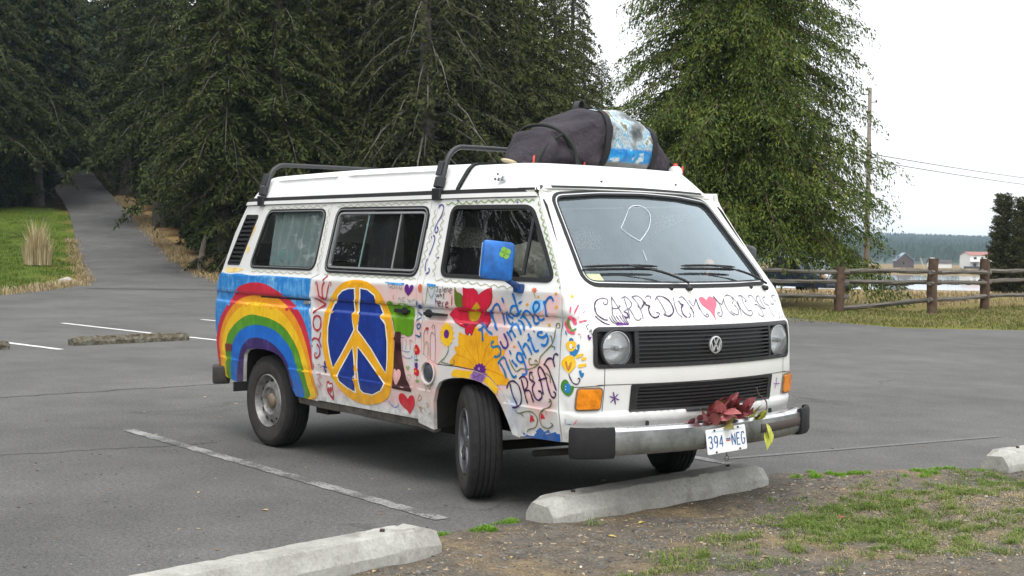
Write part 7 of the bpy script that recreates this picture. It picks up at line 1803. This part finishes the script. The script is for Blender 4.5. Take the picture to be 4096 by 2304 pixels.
for s in (-1, 1):
    quadp('side_window', [(.75,s*.87,1.02),(-1.2,s*.87,1.02),(-1.0,s*.72,1.42),(.2,s*.72,1.42)], RUB, car)
    bm = bmesh.new(); box(bm, (2.08,s*.60,.74), (.16,.30,.16), Matrix.Rotation(-s*.35,3,'Z'), .03); bm_obj('headlight', bm, mat('car_lamp', (.75,.77,.78), .2), car, True, angle=50)
    bm = bmesh.new(); box(bm, (2.0,s*.76,.72), (.10,.06,.10), None, .02); bm_obj('indicator_lamp', bm, mat('car_indicator', (.75,.22,.03), .3), car)
    for x in (-1.35, 1.38):
        bm = bmesh.new(); lathe(bm, [(.19,-.10),(.30,-.10),(.32,-.07),(.32,.07),(.30,.10),(.19,.10)], 24, 'y', (x,s*.78,.31)); bm_obj('tyre', bm, TYRE, car, True, angle=40)
        bm = bmesh.new(); lathe(bm, [(0,.06),(.19,.075)] if s > 0 else [(0,-.06),(.19,-.075)], 20, 'y', (x,s*.78,.31)); bm_obj('wheel_rim', bm, RIMS, car)
bm = bmesh.new(); box(bm, (2.215,0,.72), (.04,.8,.12), None, .02); bm_obj('grille', bm, BLK, car)
bm = bmesh.new(); lathe(bm, [(.075,0),(.085,.008),(.095,0),(.085,-.008)], 18, 'x', (2.25,0,.78), closed=True); box(bm, (2.25,0,.79), (.012,.02,.14)); bm_obj('emblem', bm, CHR, car)
bm = bmesh.new(); box(bm, (2.27,0,.50), (.02,.31,.15)); bm_obj('number_plate', bm, PLW, car)
bm = bmesh.new(); box(bm, (2.18,0,.42), (.2,1.55,.2), None, .05); bm_obj('bumper', bm, NAVY, car, True, angle=50)
car.rotation_euler = (0, 0, math.atan2(-FWH.y, -FWH.x)+math.radians(24))

# ------------------------------------------------------------------ utility pole and wires
PW = mat('pole_wood', (.21,.185,.155), .9, var=.25, vscale=6)
pole = empty('utility_pole', W(90, P_(3463, 90), terrain(90, P_(3463, 90))-.2)); tag(pole, 'grey wooden utility pole rising behind the cedar', 'utility pole')
bm = bmesh.new(); tube(bm, [(0,0,0),(.02,0,7),(.0,0,14.2)], [.19,.16,.125], 12); bm_obj('shaft', bm, PW, pole, True)
for k, (dx, z) in enumerate(((-.45,13.7),(.45,13.2),(-.45,12.9))):
    a = RTH*dx; bm = bmesh.new(); tube(bm, [(0,0,z),(a.x,a.y,z+.05)], .03, 6); lathe(bm, [(0,0),(.06,0),(.07,.05),(.05,.10),(.07,.14),(0,.2)], 10, 'z', (a.x,a.y,z)); bm_obj('insulator', bm, mat('insulator_dark', (.06,.055,.05), .4), pole, True)
def wire(a, c_, sag, label):
    bm = bmesh.new(); a, c_ = Vector(a), Vector(c_); tube(bm, [a.lerp(c_, i/20)+Vector((0,0,-sag*4*(i/20)*(1-i/20)))-a for i in range(21)], .03, 5); o = bm_obj('overhead_wire', bm, mat('wire_black', (.02,.02,.02), .6), None); o.location = a; tag(o, label, 'wire')
top = pole.location
wire(Vector((top.x, top.y, 7.75)), W(200, P_(4400, 200), 11.0), .3, 'thin lower wire running from the utility pole over the fence'); wire(Vector((top.x, top.y, 8.2)), W(200, P_(4400, 200), 12.0), .3, 'thin upper wire running from the utility pole over the fence')

# ------------------------------------------------------------------ water, far shore, houses, hills
WATER_Z = -4.45
m, b = blank('pale_water', .05, .5); b.inputs['Base Color'].default_value = (.30,.33,.34,1); tc = N(m, 'ShaderNodeTexCoord'); mp = N(m, 'ShaderNodeMapping'); lk(m, tc.outputs['Object'], mp.inputs['Vector']); lk(m, bumpn(m, noise(m, mp.outputs[0], .8, 3), .03, .03), b.inputs['Normal'])
q = [W(150,-20,WATER_Z), W(150,260,WATER_Z), W(370,420,WATER_Z), W(370,-20,WATER_Z)]
wo = mesh_obj('water', [tuple(p) for p in q], [(0,1,2,3)], m); tag(wo, kind='structure')
if wo.data.polygons[0].normal.z < 0: wo.data.flip_normals()
# sand bar across the water
v, f = [], []
for i in range(31):
    S = -5+i*5; d0 = 268+4*math.sin(i*.7); 
    for D, z in ((d0-9, WATER_Z-.2), (d0-4, WATER_Z+.10), (d0+5, WATER_Z+.13), (d0+11, WATER_Z-.2)): v.append(tuple(W(D, S, z)))
f = [(i*4+j, (i+1)*4+j, (i+1)*4+j+1, i*4+j+1) for i in range(30) for j in range(3)]
sb = mesh_obj('sand_bar', v, f, mat('wet_sand', (.16,.145,.125), .6, var=.2, vscale=.5), smooth=True); tag(sb, kind='structure')
def house(name, label, D, px, w_, d_, h, roof_h, wall, roof, rz, wins=(), over=.35, door=None, z=None):
    S = P_(px, D); root = empty(name, W(D, S, terrain(D, S) if z is None else z)); root.rotation_euler = (0, 0, math.atan2(RTH.y, RTH.x)+rz); tag(root, label, 'house')
    bm = bmesh.new(); vs2 = [bm.verts.new(c_) for c_ in ((-w_/2,-d_/2,-.3),(w_/2,-d_/2,-.3),(w_/2,d_/2,-.3),(-w_/2,d_/2,-.3),(-w_/2,-d_/2,h),(w_/2,-d_/2,h),(w_/2,d_/2,h),(-w_/2,d_/2,h),(-w_/2,0,h+roof_h),(w_/2,0,h+roof_h))]
    for q_ in ((0,1,5,4),(2,3,7,6),(1,2,6,9,5),(3,0,4,8,7)): bm.faces.new([vs2[i] for i in q_])
    wl = bm_obj('wall', bm, wall, root)
    for s in (-1, 1):
        L_ = math.hypot(d_/2+over, roof_h*(1+2*over/d_)); a = math.atan2(roof_h, d_/2); bm = bmesh.new(); box(bm, (0, s*(d_/4+over/2), h+roof_h/2-over*.5*math.tan(a)+.08), (w_+2*over, L_, .14), Matrix.Rotation(-s*a, 3, 'X')); bm_obj('roof', bm, roof, root)
    for x, zz, ww, hh in wins:
        bm = bmesh.new(); box(bm, (x,-d_/2-.02,zz), (ww+.16,.06,hh+.16)); fr = bm_obj('window', bm, mat('frame_white', (.7,.7,.68), .6), root); bm = bmesh.new(); box(bm, (x,-d_/2-.06,zz), (ww,.04,hh)); bm_obj('pane', bm, mat('dark_pane', (.03,.035,.045), .1), fr)
    if door: bm = bmesh.new(); box(bm, (door[0],-d_/2-.03,door[1]/2), (.95,.06,door[1])); bm_obj('door', bm, mat('door_brown', (.10,.06,.04), .6), root)
    return root
WHT = mat('house_white', (.72,.72,.70), .7); BRN = mat('house_brown', (.085,.062,.062), .8, var=.2, vscale=1); RBL = mat('roof_blue_grey', (.22,.28,.34), .6); RRD = mat('roof_red_brown', (.30,.13,.10), .7); RDK = mat('roof_dark', (.06,.055,.055), .8)
h1 = house('shore_house', 'dark brown gabled house with blue-grey roof across the water', 480, 3612, 5.5, 6.2, 2.7, 2.7, BRN, RBL, math.radians(86), z=-4.1)
bm = bmesh.new(); box(bm, (2.78,-1.2,1.7), (.06,1.0,1.0)); bm_obj('window', bm, mat('dark_pane', (.03,.035,.045), .1), h1); bm = bmesh.new(); box(bm, (2.78,1.0,1.0), (.06,1.0,2.0)); bm_obj('door', bm, RDK, h1)
bm = bmesh.new(); box(bm, (0,2.2,4.3), (3.4,3.0,.18)); bm_obj('dormer_roof', bm, RBL, h1)
h2 = house('shore_shed', 'low white shed with dark roof on the far shore', 480, 3755, 7.6, 4.5, 2.0, 1.0, WHT, RDK, 0, [(-2.2,1.2,.8,.8)], z=-4.1)
bm = bmesh.new(); box(bm, (-2.6,0,3.2), (1.3,1.3,1.3)); bm_obj('cupola', bm, WHT, h2)
h3 = house('shore_villa', 'white two-storey house with red-brown roof on the far shore', 480, 3905, 9.4, 7.5, 4.9, 1.2, WHT, RRD, math.radians(10), [(-2.8,3.9,1.1,.9),(0,3.9,.9,.9),(2.6,3.9,1.1,.9),(-2.9,1.4,1.2,1.2),(.2,1.4,1.6,1.4),(2.7,1.4,1.2,1.2)], door=(1.6,2.1), z=-4.1)
bm = bmesh.new(); box(bm, (-.6,-4.9,2.65), (10.6,2.4,.16)); bm_obj('porch_roof', bm, WHT, h3)
bm = bmesh.new(); box(bm, (-3.4,-5.2,.45), (7.5,3.0,.9)); bm_obj('deck', bm, RDK, h3)
for x in (-5.6,-2.4,.8,4.2): bm = bmesh.new(); box(bm, (x,-5.9,1.4), (.14,.14,2.4)); bm_obj('porch_post', bm, WHT, h3)
bm = bmesh.new(); box(bm, (3.6,-5.5,.7), (1.6,2.2,.12), Matrix.Rotation(.5,3,'X')); bm_obj('porch_steps', bm, mat('steps_brown', (.18,.13,.10), .8), h3)
house('shore_cottage', 'small grey cottage with white window half hidden by the cypress', 480, 3995, 5.0, 5.0, 3.0, 1.6, mat('house_grey', (.22,.22,.23), .8), RDK, 0, [(-1.0,1.5,1.2,1.4)], z=-4.1)
# leaning mast and driftwood
ms = empty('leaning_mast', W(215, P_(3722, 215), -4.3)); bm = bmesh.new(); d = RTH*-1.75; tube(bm, [(0,0,0),(d.x,d.y,5.0)], [.12,.05], 8); bm_obj('mast_shaft', bm, mat('mast_tan', (.42,.36,.22), .7), ms, True); bm = bmesh.new(); box(bm, (0,0,.3), (.5,.5,.8), None, .05); bm_obj('mast_foot', bm, mat('mast_foot_tan', (.40,.34,.20), .8), ms); tag(ms, 'pale leaning mast standing at the water', 'mast')
LOGM = mat('driftwood', (.10,.085,.072), .9, var=.4, vscale=3)
dw = empty('driftwood_pile', W(226, P_(3590, 226), WATER_Z+.1)); tag(dw, 'dark driftwood logs stranded in the shallow water', 'driftwood'); r_ = random.Random(3)
for k in range(8):
    a = math.atan2(RTH.y, RTH.x)+r_.uniform(-.3,.3); L_ = r_.uniform(1.5,4.2); c_ = RTH*r_.uniform(-1.6,1.6)+Vector((0,0,r_.uniform(.05,.5))); e = Vector((math.cos(a), math.sin(a), r_.uniform(-.12,.12)))*L_/2; bm = bmesh.new(); tube(bm, [c_-e, c_, c_+e], [.10,.16,.09], 7); bm_obj('log', bm, LOGM, dw, True)
bm = bmesh.new(); tube(bm, [(0,0,0),(.1,.1,1.0),(.0,.1,1.9)], [.12,.10,.05], 6); tube(bm, [(0,0,.2),(RTH.x*.5,RTH.y*.5,1.1)], [.08,.04], 6); bm_obj('log_stump', bm, LOGM, dw, True)
# wooded hills
HM = mat('hill_wood', (.042,.066,.052), .95, var=.35, vscale=.02)
v, f = [], []; SS = [-600+i*30 for i in range(100)]; rows = [(600,0),(800,.10),(1100,.26),(1500,.50),(2000,.80),(2500,1.0),(2750,.9)]
def ridge(S): return 34+4.5*math.sin(S*.0042+1)+2.5*math.sin(S*.013)+1.2*math.sin(S*.037)
for D, k in rows:
    for S in SS: v.append(tuple(W(D, S, -4+k*(ridge(S)+3-3))))
n = len(SS); f = [(i*n+j, i*n+j+1, (i+1)*n+j+1, (i+1)*n+j) for i in range(len(rows)-1) for j in range(n-1)]
hl = mesh_obj('hills', v, f, HM, smooth=True); tag(hl, kind='structure')
if hl.data.polygons[0].normal.z < 0: hl.data.flip_normals()
rng = np.random.default_rng(77); NT_ = 9000; tD = 620+1930*rng.uniform(0, 1, NT_)**.8; tS = tD*rng.uniform(.20, .46, NT_); V_, F_ = [], []
for i in range(NT_):
    k = itp(rows, tD[i]); z0 = -4+k*ridge(tS[i])-1; hh = rng.uniform(4, 9.5); rr_ = hh*rng.uniform(.22,.4); b_ = len(V_); c_ = W(tD[i], tS[i], 0)
    for q in range(5): V_.append((c_.x+rr_*math.cos(q*1.2566), c_.y+rr_*math.sin(q*1.2566), z0+hh*.3))
    V_.append((c_.x, c_.y, z0+hh)); F_ += [(b_+q, b_+(q+1) % 5, b_+5) for q in range(5)]
fw_ = mesh_obj('far_wood', V_, F_, HM); tag(fw_, 'far wooded hillside across the bay', 'wood', kind='stuff')
# low scrub on the far shore
sp_ = []
for k in range(120): x, y = at(gs.uniform(3300, 4150), gs.uniform(372, 470)); sp_.append((x, y, 3.0, 26))
blades('shore_scrub', sp_, leafmat('scrub', [(.2,(.12,.10,.055)),(.8,(.22,.18,.10))]), .3, 1.0, .25, .8, 51, lambda x, y: -4.25, label='low brown scrub on the far shore', cat='scrub')
# ------------------------------------------------------------------ the air: faint even haze over everything up to the far hills
m = bpy.data.materials.new('haze'); m.use_nodes = True; m.node_tree.nodes.clear(); o_ = N(m, 'ShaderNodeOutputMaterial'); pv = N(m, 'ShaderNodeVolumePrincipled')
pv.inputs['Color'].default_value = (.62,.81,1,1); pv.inputs['Density'].default_value = .00020; pv.inputs['Anisotropy'].default_value = .2
lk(m, pv.outputs[0], o_.inputs['Volume'])
bm = bmesh.new(); c_ = W(1300, 200, 0); rot = Matrix.Rotation(math.atan2(FWH.y, FWH.x), 3, 'Z'); box(bm, (c_.x, c_.y, 21), (3400, 5200, 54), rot)
hz = bm_obj('haze', bm, m); hz['kind'] = 'stuff'
hz.data.update()
if sum(p_.normal.dot(p_.center-Vector((c_.x, c_.y, 21))) for p_ in hz.data.polygons) < 0: hz.data.flip_normals()
